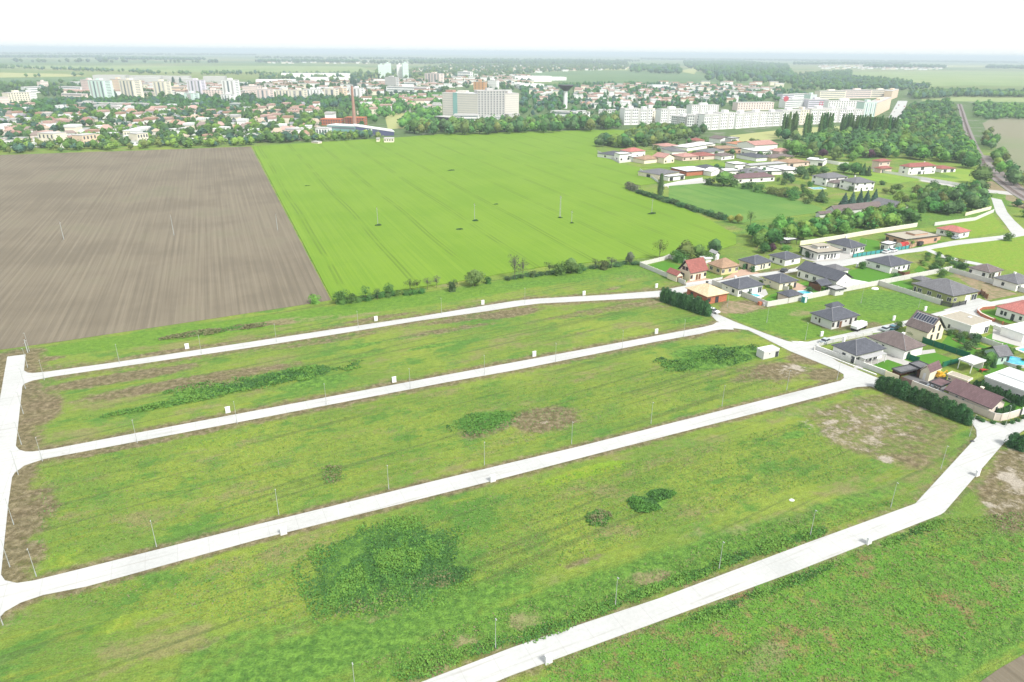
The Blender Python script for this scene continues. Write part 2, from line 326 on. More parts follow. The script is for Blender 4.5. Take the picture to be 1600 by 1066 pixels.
c = s.mix(c, (0.080,0.115,0.035), s.math('MULTIPLY', s.step(track, .57, .66), 0.5))
vst3 = s.obj(world=True, rot=-angA+.04, scale=(0.03, 2.2, 1)); c = s.mix(c, (0.085,0.140,0.030), s.math('MULTIPLY', s.step(s.noise(1.0, 3, vst3, .5), .55, .68), 0.35))
def cover(c, mask, col, lo=.35, hi=.65, amt=1.0, nz=None, spread=.9):
    m = s.math('ADD', mask, s.math('MULTIPLY', s.math('SUBTRACT', nz, .5), spread))
    m = s.math('MULTIPLY', s.step(m, lo, hi), s.math('MULTIPLY', s.step(mask, 0.0, 0.12), amt)); return s.mix(c, col, m)
mixn = s.math('ADD', s.math('MULTIPLY', s.noise(0.30, 5, wv, .75), .62), s.math('ADD', s.math('MULTIPLY', sm, .20), s.math('MULTIPLY', med, .18)))
sofar = s.mix((0.082,0.190,0.020), (0.130,0.245,0.024), s.step(mixn, .35, .65)); c = cover(c, zon[0], sofar, nz=mixn, spread=.7, amt=.85)
yl = s.mix((0.165,0.275,0.022), (0.235,0.250,0.040), s.step(mixn, .45, .68)); c = cover(c, kin[0], yl, nz=mixn, spread=1.4)
wl = s.mix((0.095,0.240,0.026), (0.225,0.165,0.075), s.step(s.noise(.16, 6, wv, .75), .50, .64)); wl = s.mix(wl, (0.17,0.27,0.035), s.step(s.noise(.22, 4, wv, .7), .54, .64)); wl = s.mix(wl, (0.27,0.145,0.070), s.math('MULTIPLY', s.step(s.noise(.13, 6, s.obj(world=True, rot=.5), .75), .56, .66), .6)); c = cover(c, kin[1], wl, nz=mixn, amt=.9, spread=1.5)
lu = s.mix((0.068,0.160,0.026), (0.115,0.230,0.032), s.step(sm, .35, .65)); c = cover(c, cov[1], lu, nz=mixn, spread=1.8, lo=.25, hi=.75)
so_c = s.mix((0.125,0.093,0.054), (0.225,0.178,0.115), s.step(sm, .38, .68)); c = cover(c, cov[0], so_c, nz=mixn, spread=2.2, lo=.25, hi=.8, amt=.88)
dr = s.mix((0.30,0.245,0.135), (0.17,0.180,0.075), fine); c = cover(c, cov[2], dr, nz=mixn, spread=4.0, lo=.2, hi=1.1, amt=.8)
c = cover(c, kin[2], (0.36,0.32,0.26), nz=mixn, spread=3.4, lo=.3, hi=.8)
tw = s.mix((0.075,0.130,0.045), (0.20,0.20,0.17), s.step(s.noise(0.035, 5, wv, .7), .52, .66)); c = s.mix(c, tw, s.math('MULTIPLY', zon[1], .9))
fr = s.mix((0.10,0.17,0.05), (0.20,0.22,0.09), s.step(s.noise(0.0011, 3, wv, .6), .42, .58)); c = s.mix(c, fr, zon[2])
c = s.hsv(c, .5, .98, s.math('MULTIPLY_ADD', s.math('ADD', s.math('MULTIPLY', fine, .62), s.math('MULTIPLY', sm, .38)), 2.5, -.25))
hb = s.math('ADD', fine, sm); s.bump(hb, 0.8, 0.4); s.out(c)
me.materials.append(MATS['meadow']); g = bpy.data.objects.new('ground', me); link(g); tag(g, kind='structure')

# --- fields as sheets
dirF = P(517,468)-P(395,229); angF = math.atan2(dirF.y, dirF.x)
def field_mat(name, c1, c2, line=None, lsp=20.0, row=0.0, rowamt=.2, patch=None, big_s=.02, amt=.5):
    s = NT(name, .9, .12); wv = s.obj(world=True); vr = s.obj(world=True, rot=-angF)
    vs = s.obj(world=True, rot=-angF, scale=(.010, 1.1, 1)); st = s.noise(1.0, 3, vs, .6); bg_ = s.noise(big_s, 4, wv, .6); fi = s.noise(1.3, 4, wv, .7)
    c = s.mix(c1, c2, s.step(s.math('ADD', s.math('MULTIPLY', bg_, .6), s.math('MULTIPLY', st, .4)), .40, .60))
    if patch: c = s.mix(c, patch, s.math('MULTIPLY', s.step(s.noise(.02, 5, wv, .65), .50, .72), .55))
    k = s.n('ShaderNodeSeparateXYZ'); s.t.links.new(vr, k.inputs[0]); y = k.outputs[1]
    wob = s.math('ADD', y, s.math('MULTIPLY', s.noise(.006, 1, wv), 7.0))
    if line:
        for off in (0.0, 1.8):
            f = s.math('ABSOLUTE', s.math('SUBTRACT', s.math('FRACT', s.math('DIVIDE', s.math('ADD', wob, off), lsp)), .5))
            m = s.math('SUBTRACT', 1.0, s.step(f, .28/lsp, .62/lsp)); c = s.mix(c, line, s.math('MULTIPLY', m, s.step(s.noise(.03, 2, wv), .33, .55)))
    if row:
        f = s.math('SINE', s.math('MULTIPLY', y, 2*math.pi/row)); c = s.hsv(c, .5, 1, s.math('MULTIPLY_ADD', f, rowamt, 1.0))
    c = s.hsv(c, .5, 1, s.math('ADD', s.math('MULTIPLY', fi, amt*.35), s.math('MULTIPLY_ADD', st, amt*1.5, 1-amt*.95))); s.bump(fi, .15, .1); return s.out(c)
field_mat('young_wheat', (0.124,0.224,0.018), (0.146,0.243,0.022), line=(0.105,0.180,0.018), lsp=26.0, row=0, patch=(0.128,0.228,0.024), amt=.12)
field_mat('ploughed_soil', (0.138,0.118,0.086), (0.182,0.156,0.114), row=2.6, rowamt=.05, patch=(0.125,0.125,0.078), amt=.12)
field_mat('green_crop', (0.075,0.172,0.034), (0.112,0.215,0.042), row=0, patch=(0.16,0.22,0.06), amt=.35)
field_mat('pale_field', (0.16,0.24,0.08), (0.24,0.29,0.12), row=0, amt=.25, big_s=.003)
field_mat('straw_field', (0.34,0.33,0.14), (0.28,0.32,0.13), row=0, amt=.2, big_s=.003)
field_mat('dark_field', (0.09,0.16,0.07), (0.12,0.19,0.08), row=0, amt=.25, big_s=.003)
field_mat('bare_field', (0.20,0.19,0.13), (0.16,0.20,0.10), row=0, amt=.25, big_s=.004)
field_mat('bright_meadow', (0.13,0.245,0.028), (0.20,0.28,0.045), row=0, amt=.4, big_s=.03)
def sheet(name, pts, m, z, t=.3, label=None):
    o = MB().prism([tuple(p) for p in wpoly(pts)], z-t, z).build(name, MATS[m]); tag(o, label, kind='structure'); return o
sheet('wheat_field', [(395,229),(640,214),(700,208.5),(960,203),(1000,206),(930,226),(932,236),(968,257),(1000,262),(1045,257),(1100,257),(1165,251),(1235,253),(1165,259),(1100,264),(1050,262),(1003,262),(1000,267),(1029,286),(1002,290),(978,287),(1000,300),(1060,322),(1110,345),(1150,368),(1150,382),(1120,392),(1040,400),(985,405),(850,417),(700,443),(520,470)], 'young_wheat', .25)
sheet('ploughed_field', [(-260,249),(0,242.5),(200,236),(392,229),(517,469),(490,474),(300,503),(100,533),(0,547),(-120,564)], 'ploughed_soil', .08)
sheet('green_field', [(1045,291),(1098,286.5),(1160,288),(1200,300),(1285,325),(1283,332),(1180,345),(1150,350),(1120,338),(1045,312)], 'green_crop', .12)
sheet('meadow_strip', [(1140,212),(1250,200),(1340,196),(1345,204),(1250,212),(1160,225)], 'straw_field', .06)
sheet('meadow_strip', [(600,176),(640,178),(636,186),(640,200),(606,202)], 'straw_field', .06)
sheet('meadow_strip', [(1335,262),(1400,266),(1440,282),(1395,287),(1345,280)], 'bright_meadow', .05)
sheet('meadow_strip', [(1395,272),(1500,280),(1460,268),(1520,262),(1540,275),(1520,290),(1440,276)], 'bright_meadow', .06)
sheet('rail_side_field', [(1535,193),(1548,186),(1700,184),(1700,300),(1600,288),(1576,262),(1552,225)], 'bare_field', .06)
sheet('far_field', [(1440,148),(1700,150),(1700,161),(1440,158)], 'pale_field', .1)
sheet('far_field', [(-300,103),(0,103),(300,103),(560,103.5),(590,113),(380,113.5),(240,113),(0,105.5),(-200,103.5)], 'pale_field', .5)
sheet('far_field', [(-300,112),(0,113.5),(100,116),(140,119.5),(0,121.5),(-300,122)], 'straw_field', .4)
sheet('far_field', [(-300,123),(0,122.5),(150,120.5),(160,128),(0,129.5),(-300,131)], 'dark_field', .4)
sheet('far_field', [(-300,95),(200,96),(600,95.5),(600,98),(-300,99)], 'dark_field', .8)
sheet('far_field', [(800,113),(880,112),(975,111.5),(1160,120),(1200,123),(1190,130),(1060,130),(930,131),(860,127)], 'dark_field', .4)
sheet('far_field', [(1325,112.5),(1450,111.5),(1760,113),(1760,137),(1500,134),(1450,136),(1400,123),(1330,118)], 'pale_field', .4)
sheet('far_field', [(1300,102),(1760,103),(1760,106),(1300,105)], 'straw_field', .7)
sheet('far_field', [(860,103.5),(985,104),(980,110),(870,109)], 'straw_field', .55)
sheet('ploughed_field', [(1512,1080),(1560,1046),(1605,1020),(1660,1000),(1690,1100),(1490,1110)], 'ploughed_soil', .06)
sheet('far_road', [(1385,190),(1403,158),(1418,158),(1407,190)], 'concrete_road', .3)
sheet('far_field', [(1060,112),(1088,104),(1093,104),(1085,116)], 'straw_field', .5)
# ================================================================== TREES AND SHRUBS
rng = random.Random(7)
leafmat('leaf_green', (0.042,0.105,0.028), (0.095,0.200,0.040)); leafmat('leaf_dark', (0.036,0.090,0.034), (0.075,0.155,0.050))
leafmat('leaf_bright', (0.085,0.180,0.030), (0.155,0.275,0.050)); leafmat('leaf_blue', (0.034,0.080,0.058), (0.070,0.140,0.105))
leafmat('leaf_purple', (0.045,0.022,0.035), (0.085,0.040,0.055), .3, .01); leafmat('leaf_thuja', (0.020,0.070,0.024), (0.050,0.130,0.038), .35, .012)
leafmat('leaf_sparse', (0.055,0.085,0.030), (0.110,0.150,0.050)); leafmat('leaf_yellow', (0.16,0.19,0.03), (0.26,0.26,0.06), .3, .01)
leafmat('leaf_grey', (0.085,0.100,0.062), (0.13,0.15,0.09)); leafmat('weed_leaf', (0.055,0.155,0.028), (0.105,0.245,0.040), .3)
leafmat('leaf_olive', (0.075,0.120,0.032), (0.140,0.190,0.052))
leafmat('weed_dark', (0.032,0.092,0.026), (0.060,0.148,0.036), 0, 0); leafmat('weed_mid', (0.050,0.145,0.027), (0.090,0.215,0.036), 0, 0); leafmat('weed_light', (0.085,0.195,0.032), (0.140,0.265,0.045), 0, 0); leafmat('weed_dry', (0.12,0.135,0.055), (0.19,0.18,0.09), 0, 0); leafmat('weed_yellow', (0.115,0.185,0.03), (0.165,0.225,0.045), 0, 0)
mat('bark', (0.10,0.085,0.065), .25, 2.0)
def crown_pts(kind, n, g):
    """points (unit tree: height 1, half-width ~.35) with outward directions"""
    if kind == 'cone':
        h = 1-g.random(n)**0.62*1.0; h = 0.06+0.94*(1-np.sqrt(g.random(n))*0.999); r = (1-h)*0.34*(0.80+0.20*np.sin(h*46))+0.012
        a = g.random(n)*2*math.pi; rr = r*(0.62+0.4*g.random(n)); return np.stack([rr*np.cos(a), rr*np.sin(a), h-0.03], 1), np.stack([np.cos(a), np.sin(a), np.full(n, .5)], 1)
    if kind in ('column', 'thuja'):
        h = 0.03+0.96*g.random(n); p = np.sin(np.clip(h, 0, 1)**(.62 if kind == 'column' else .42)*math.pi*.98)**.55*(.16 if kind == 'column' else .27)
        if kind == 'thuja': p = .27*np.clip((1-h)/.42, 0, 1)**.55*(.75+.25*np.clip(h/.15, 0, 1))
        a = g.random(n)*2*math.pi; rr = p*(.70+.38*g.random(n))*(1+.14*np.sin(a*3+h*9)); return np.stack([rr*np.cos(a), rr*np.sin(a), h], 1), np.stack([np.cos(a), np.sin(a), np.full(n, .6)], 1)
    nl = dict(round=11, wide=12, sparse=15, shrub=8, bush=6)[kind]; cs = []
    for i in range(nl):
        a = g.random()*2*math.pi; q = g.random()**.6
        if kind == 'shrub' or kind == 'bush': cs.append((.30*q*math.cos(a), .30*q*math.sin(a), .34+.22*g.random(), .24+.12*g.random()))
        elif kind == 'sparse': cs.append((.30*q*math.cos(a), .30*q*math.sin(a), .30+.58*g.random(), .10+.08*g.random()))
        elif kind == 'wide': cs.append((.34*q*math.cos(a), .34*q*math.sin(a), .28+.46*g.random()*(1.2-q), .15+.09*g.random()))
        else: cs.append((.24*q*math.cos(a), .24*q*math.sin(a), (.26+.54*g.random()*(1.25-q)), .15+.09*g.random()))
    cs = np.array(cs); k = g.integers(0, nl, n); d = g.normal(size=(n, 3)); d /= np.linalg.norm(d, axis=1)[:, None]
    d[:, 2] = np.where(g.random(n) < .6, np.abs(d[:, 2]), d[:, 2]); rad = cs[k, 3]*(.72+.36*g.random(n))
    p = cs[k, :3]+d*rad[:, None]; p[:, 2] = np.maximum(p[:, 2], .05 if kind in ('shrub', 'bush') else .08); return p, d
def quads(p, d, size, g, up=.35):
    n = len(p); nrm = d+g.normal(size=(n, 3))*.55; nrm[:, 2] += up; nrm /= np.linalg.norm(nrm, axis=1)[:, None]
    t = np.cross(nrm, g.normal(size=(n, 3))); t /= np.linalg.norm(t, axis=1)[:, None]; b = np.cross(nrm, t)
    s_ = (size*(.6+.8*g.random(n)))[:, None]
    V = np.stack([p-t*s_*1.15, p-b*s_*.7, p+t*s_*1.15, p+b*s_*.7], 1); V += g.normal(size=V.shape)*size*.18; return V.reshape(-1, 3)
def core(kind, g, k=.62, m=7, n=9):
    """rough inner volume of the crown, quads only"""
    V = []; 
    prof = dict(cone=lambda h: (1-h)*.30, column=lambda h: .13*math.sin(h**.62*3.0)**.6, thuja=lambda h: .23*min(1, (1-h)/.42)**.55, round=lambda h: .33*math.sin(math.pi*h)**.6, wide=lambda h: .40*math.sin(math.pi*h)**.6,
                sparse=lambda h: .10*math.sin(math.pi*h), shrub=lambda h: .42*math.cos(h*1.5)**.7, bush=lambda h: .42*math.cos(h*1.5)**.7)[kind]
    z0, z1 = dict(cone=(.04, .95), column=(.03, .95), thuja=(0, .95), round=(.10, .85), wide=(.10, .76), sparse=(.4, .8), shrub=(0, .66), bush=(0, .66))[kind]
    ring = [[(prof(min(.999, max(.001, j/m)))*(.74 if kind not in ('cone', 'thuja', 'column') else .86)*(1+.25*math.sin(3.1*i+j*1.7+k)), 2*math.pi*i/n, z0+(z1-z0)*j/m) for i in range(n)] for j in range(m+1)]
    for j in range(m):
        for i in range(n):
            for (r, a, z) in (ring[j][i], ring[j][(i+1) % n], ring[j+1][(i+1) % n], ring[j+1][i]): V.append((r*math.cos(a), r*math.sin(a), z))
    return np.array(V)
def crown_mesh(name, kind, n, size, m, seed):
    g = np.random.default_rng(seed); p, d = crown_pts(kind, n, g); V = quads(p, d, size, g)
    C_ = core(kind, g); V = np.concatenate([V, C_]); return npmesh(name, V, len(V)//4, m)
def trunk_mb(kind, seed, mb=None, mi=0):
    r = random.Random(seed); mb = mb or MB(); top = dict(cone=.5, column=.5, thuja=.2, round=.55, wide=.5, sparse=.82, shrub=.3, bush=.25)[kind]; w0 = .022 if kind in ('round', 'wide') else .016
    mb.tube((0, 0, -.01), (r.uniform(-.02, .02), r.uniform(-.02, .02), top), w0, w0*.45, 6, mi)
    if kind in ('round', 'wide', 'sparse', 'shrub', 'bush'):
        for i in range(9 if kind == 'sparse' else 5):
            a = r.uniform(0, 6.28); z = top*r.uniform(.28, .8) ; L = r.uniform(.16, .30)
            mb.tube((0, 0, z), (L*math.cos(a), L*math.sin(a), z+L*r.uniform(.5, 1.0)), w0*.42, w0*.12, 5, mi)
    return mb
TREE_MESH = {}
def tree_proto(kind, leaf, seed, n, size):
    key = (kind, leaf, seed, n)
    if key not in TREE_MESH: TREE_MESH[key] = (crown_mesh('crown', kind, n, size, MATS[leaf], seed), trunk_mb(kind, seed).mesh('trunk', MATS['bark']))
    return TREE_MESH[key]
DETAIL = dict(cone=(900, .030), column=(1100, .019), thuja=(900, .024), round=(1500, .027), wide=(1500, .028), sparse=(750, .017), shrub=(800, .034), bush=(600, .040))
NAME = dict(cone='spruce_tree', column='poplar_tree', thuja='thuja', round='broadleaf_tree', wide='broadleaf_tree', sparse='sparse_tree', shrub='shrub', bush='bush')
def tree(kind, leaf, x, y, h, wdt, label, group=None, cat=None, name=None, lod=1.0):
    """wdt = overall crown width in metres"""
    n, size = DETAIL[kind]; n = int(n*lod); size = size/math.sqrt(lod)
    cm, tm = tree_proto(kind, leaf, rng.randint(1, 3), n, size)
    base = dict(cone=.68, column=.32, thuja=.54, round=.78, wide=.92, sparse=.84, shrub=.96, bush=.96)[kind]
    e = empty(name or NAME[kind], (x, y, 0), rng.uniform(0, 6.28), label, cat or ('tree' if kind not in ('shrub', 'bush', 'thuja') else ('shrub' if kind != 'thuja' else 'hedge shrub')), group)
    sx = wdt/base; e.scale = (sx, sx, h)
    for nm, me_ in (('crown', cm), ('trunk', tm)):
        o = bpy.data.objects.new(nm, me_); link(o, e)
    return e
def tree_px(kind, leaf, px, py, ytop, wpx, label, **k):
    b = P(px, py); h = height_to(px, py, ytop); mpp = (b-Vector((0, 0, CAM_H))).length/FPX
    return tree(kind, leaf, b.x, b.y, h, wpx*mpp*.96, label, **k)
# small one-mesh trees for the far town (trunk and crown too small to tell apart)
SMALL = {}
def small_tree(kind, leaf, x, y, h, wdt, label, group):
    key = (kind, leaf, rng.randint(1, 3))
    if key not in SMALL:
        g = np.random.default_rng(key[2]*31+5); n = 260; p, d = crown_pts(kind, n, g); V = quads(p, d, DETAIL[kind][1]*1.7, g); V = np.concatenate([V, core(kind, g)])
        t = np.array([(-.015, 0, 0), (.015, 0, 0), (.015, 0, .4), (-.015, 0, .4), (0, -.015, 0), (0, .015, 0), (0, .015, .4), (0, -.015, .4)]); nq = len(V)//4
        SMALL[key] = npmesh(NAME[kind], np.concatenate([V, t]), nq+2, [MATS[leaf], MATS['bark']], [0]*nq+[1, 1])
    base = dict(cone=.68, column=.32, round=.78, wide=.92, shrub=.96)[kind]
    o = bpy.data.objects.new(NAME[kind], SMALL[key]); o.location = (x, y, 0); o.scale = (wdt/base, wdt/base, h); o.rotation_euler = (0, 0, rng.uniform(0, 6.28)); link(o)
    tag(o, label, 'tree', group); return o
def canopy(name, pxs, n_total, hr, leafs, seed, label=None, nq=90, aspect=.8, kinds=('round', 'wide')):
    """a wood or the mass of town trees that nobody could count"""
    g = np.random.default_rng(seed); r = random.Random(seed); ars = [area(p) for p in pxs]; tot = sum(ars); Vs = []; mi = []
    temp = []
    for k in kinds:
        for _ in range(3):
            p, d = crown_pts(k, nq, g); V = quads(p, d, DETAIL[k][1]*2.6, g); C_ = core(k, g, m=4, n=6); temp.append(np.concatenate([V, C_]))
    for pp, ar in zip(pxs, ars):
        for x, y in scatter(pp, max(1, int(n_total*ar/tot)), r):
            T = temp[r.randrange(len(temp))]; h = r.uniform(*hr); a = r.uniform(0, 6.28); ca, sa = math.cos(a), math.sin(a); wd = h*aspect*r.uniform(.9, 1.4)/.8
            q = np.stack([(T[:, 0]*ca-T[:, 1]*sa)*wd+x, (T[:, 0]*sa+T[:, 1]*ca)*wd+y, T[:, 2]*h], 1); Vs.append(q); mi += [r.randrange(len(leafs))]*(len(T)//4)
    V = np.concatenate(Vs); me_ = npmesh(name, V, len(V)//4, [MATS[l] for l in leafs], mi); o = bpy.data.objects.new(name, me_); link(o); return tag(o, label, kind='stuff')

def ordinal(i): return ['first','second','third','fourth','fifth','sixth','seventh','eighth','ninth','tenth','eleventh','twelfth','thirteenth','fourteenth','fifteenth','sixteenth','seventeenth','eighteenth','nineteenth','twentieth'][i] if i < 20 else (str(i+1)+('st' if (i+1) % 10 == 1 else 'nd' if (i+1) % 10 == 2 else 'rd' if (i+1) % 10 == 3 else 'th'))
def row(kind, leaf, a, b, n, h, wd, text, group, jitter=.3, name=None, cat=None, lod=.6):
    A, B = P(*a), P(*b)
    for i in range(n):
        q = A.lerp(B, (i+.5)/n)
        tree(kind, leaf, q.x+rng.uniform(-jitter, jitter), q.y+rng.uniform(-jitter, jitter), h*rng.uniform(.80, 1.14), wd*rng.uniform(.88, 1.12), text.format(ordinal(i)), group, name=name, cat=cat, lod=lod)

# --- the dark thuja hedges
row('thuja', 'leaf_thuja', (1034,470), (1107,494), 22, 5.2, 2.9, 'dark green thuja, {} from the far end of the hedge at the orange brick house', 'thujas of the hedge by the brick house', name='thuja')
row('thuja', 'leaf_thuja', (1370,606), (1513,663), 30, 4.3, 2.7, 'dark green thuja, {} from the left in the hedge above the bare plot', 'thujas of the long hedge', name='thuja')
row('thuja', 'leaf_thuja', (1521,606), (1597,636), 17, 2.9, 1.3, 'slim thuja, {} from the left in the row before the white hall', 'slim thujas before the white hall', .1, 'thuja', None, .4)
row('thuja', 'leaf_thuja', (1556,650), (1583,641), 7, 2.3, 1.3, 'small thuja, {} from the left inside the corner wall of the purple roofed house', 'thujas inside the corner wall', .1, 'thuja', None, .4)
tree_px('thuja', 'leaf_thuja', 1582, 698, 676, 18, 'dark thuja at the right edge beside the road corner'); tree_px('thuja', 'leaf_thuja', 1594, 703, 679, 16, 'dark thuja cut by the right edge of the picture beyond the road corner')
for i, (x, y) in enumerate([(1527,655),(1535,659),(1551,662),(1568,663.5),(1580,661.5),(1590,658.5),(1599,654)]):
    tree_px('bush', 'leaf_dark', x, y, y-6, 9, f'round clipped bush, {ordinal(i)} from the left along the foot of the corner wall', group='round bushes along the wall foot', cat='bush', lod=.5)
# --- hedgerow between the crop and the plots
HR = [('bush','leaf_bright',493,474,457,20,'small bright bush on the corner of the ploughed field'),('shrub','leaf_green',534,474,449,26,'dense green shrub at the left end of the field hedgerow'),('bush','leaf_green',552,473,455,16,'low green bush beside the leftmost hedgerow shrub'),
 ('sparse','leaf_green',572,470,446,24,'thin green tree between low bushes in the hedgerow'),('sparse','leaf_sparse',590,468,449,18,'small pale thin tree in the hedgerow above the white utility box'),('shrub','leaf_green',607,461,440,20,'rounded shrub standing alone in the left hedgerow'),
 ('sparse','leaf_sparse',641,456,434,22,'leaning thin tree left of a gap in the hedgerow'),('sparse','leaf_sparse',652,455,436,16,'narrow thin tree beside the leaning one'),('sparse','leaf_grey',668,452,432,16,'greyish bare-looking tree in the hedgerow'),('sparse','leaf_grey',682,450,430,18,'pale grey-green tree left of the dark round shrub'),
 ('shrub','leaf_dark',707,455,434,18,'dark round shrub by itself before the crop'),('round','leaf_olive',742,447,416,34,'broad olive green tree with leaning crown in the hedgerow'),('bush','leaf_green',763,443,430,14,'small bush right of the broad olive tree'),
 ('sparse','leaf_grey',804,437,394,24,'tall half-bare tree with greyish twigs, highest of the hedgerow'),('sparse','leaf_grey',817,436,402,20,'half-bare tree touching the tallest hedgerow tree on its right'),('bush','leaf_sparse',832,433,420,14,'low sparse bush in the middle of the hedgerow'),
 ('sparse','leaf_sparse',858,429,408,22,'light green loose shrub in the hedgerow middle'),('shrub','leaf_green',875,429,406,30,'wide dense green shrub in the hedgerow middle'),('round','leaf_olive',892,427,398,26,'olive tree with a tall crown above the dense shrub'),('bush','leaf_green',905,426,410,18,'bush at the foot of the olive tree'),
 ('sparse','leaf_sparse',930,421,403,18,'thin yellowish tree right of the dense shrubs'),('shrub','leaf_sparse',943,421,404,18,'loose shrub between two thin trees'),('sparse','leaf_grey',955,419,400,20,'greyish twiggy tree near the right end of the hedgerow'),('round','leaf_grey',984,414,389,15,'small lollipop-shaped tree with a clear trunk by the wall corner'),
 ('sparse','leaf_olive',1030,405,371,26,'tall loose tree behind the walled lawn'),('round','leaf_olive',1070,407,372,30,'olive tree behind the red gabled house'),('shrub','leaf_green',1062,409,386,30,'wide shrub behind the lawn wall'),('round','leaf_green',1090,405,378,28,'green tree left of the white van shed'),('round','leaf_dark',1116,398,368,26,'dark green tree right of the olive trees'),('shrub','leaf_green',1104,408,390,24,'green shrub behind the tan roof')]
for k, l, x, y, t_, w_, lab in HR: tree_px(k, l, x, y, t_, w_, lab)
row('bush', 'leaf_green', (528,475), (660,456), 16, 2.0, 4.0, 'low bush, {} from the left under the left hedgerow', 'low bushes under the left hedgerow', 1.0, cat='bush', lod=.5)
row('bush', 'leaf_dark', (790,437), (1000,411), 22, 1.6, 3.6, 'low bush, {} from the left under the right hedgerow', 'low bushes under the right hedgerow', 1.0, cat='bush', lod=.5)
# --- dark hedge bordering the green field
row('bush', 'leaf_grey', (977,294), (992,300), 3, 5.5, 6, 'greyish bush, {} from the left end of the field border hedge', 'greyish bushes of the border hedge', 1.0, cat='bush')
row('bush', 'leaf_dark', (992,301), (1135,345), 30, 3.4, 5.2, 'dark bush, {} from the left in the border hedge of the green field', 'dark bushes of the border hedge', 1.0, cat='bush', lod=.5)
tree_px('column', 'leaf_dark', 1031, 308, 271, 10.5, 'lone dark columnar poplar in the border hedge of the green field', lod=1.2)
tree_px('round', 'leaf_yellow', 1153, 349, 331, 15, 'bright yellow-leaved tree at the corner of the green field'); tree_px('round', 'leaf_yellow', 1141, 348, 334, 13, 'yellowish small tree left of the bright yellow tree'); tree_px('sparse', 'leaf_green', 1172, 352, 328, 16, 'thin green tree right of the yellow tree')
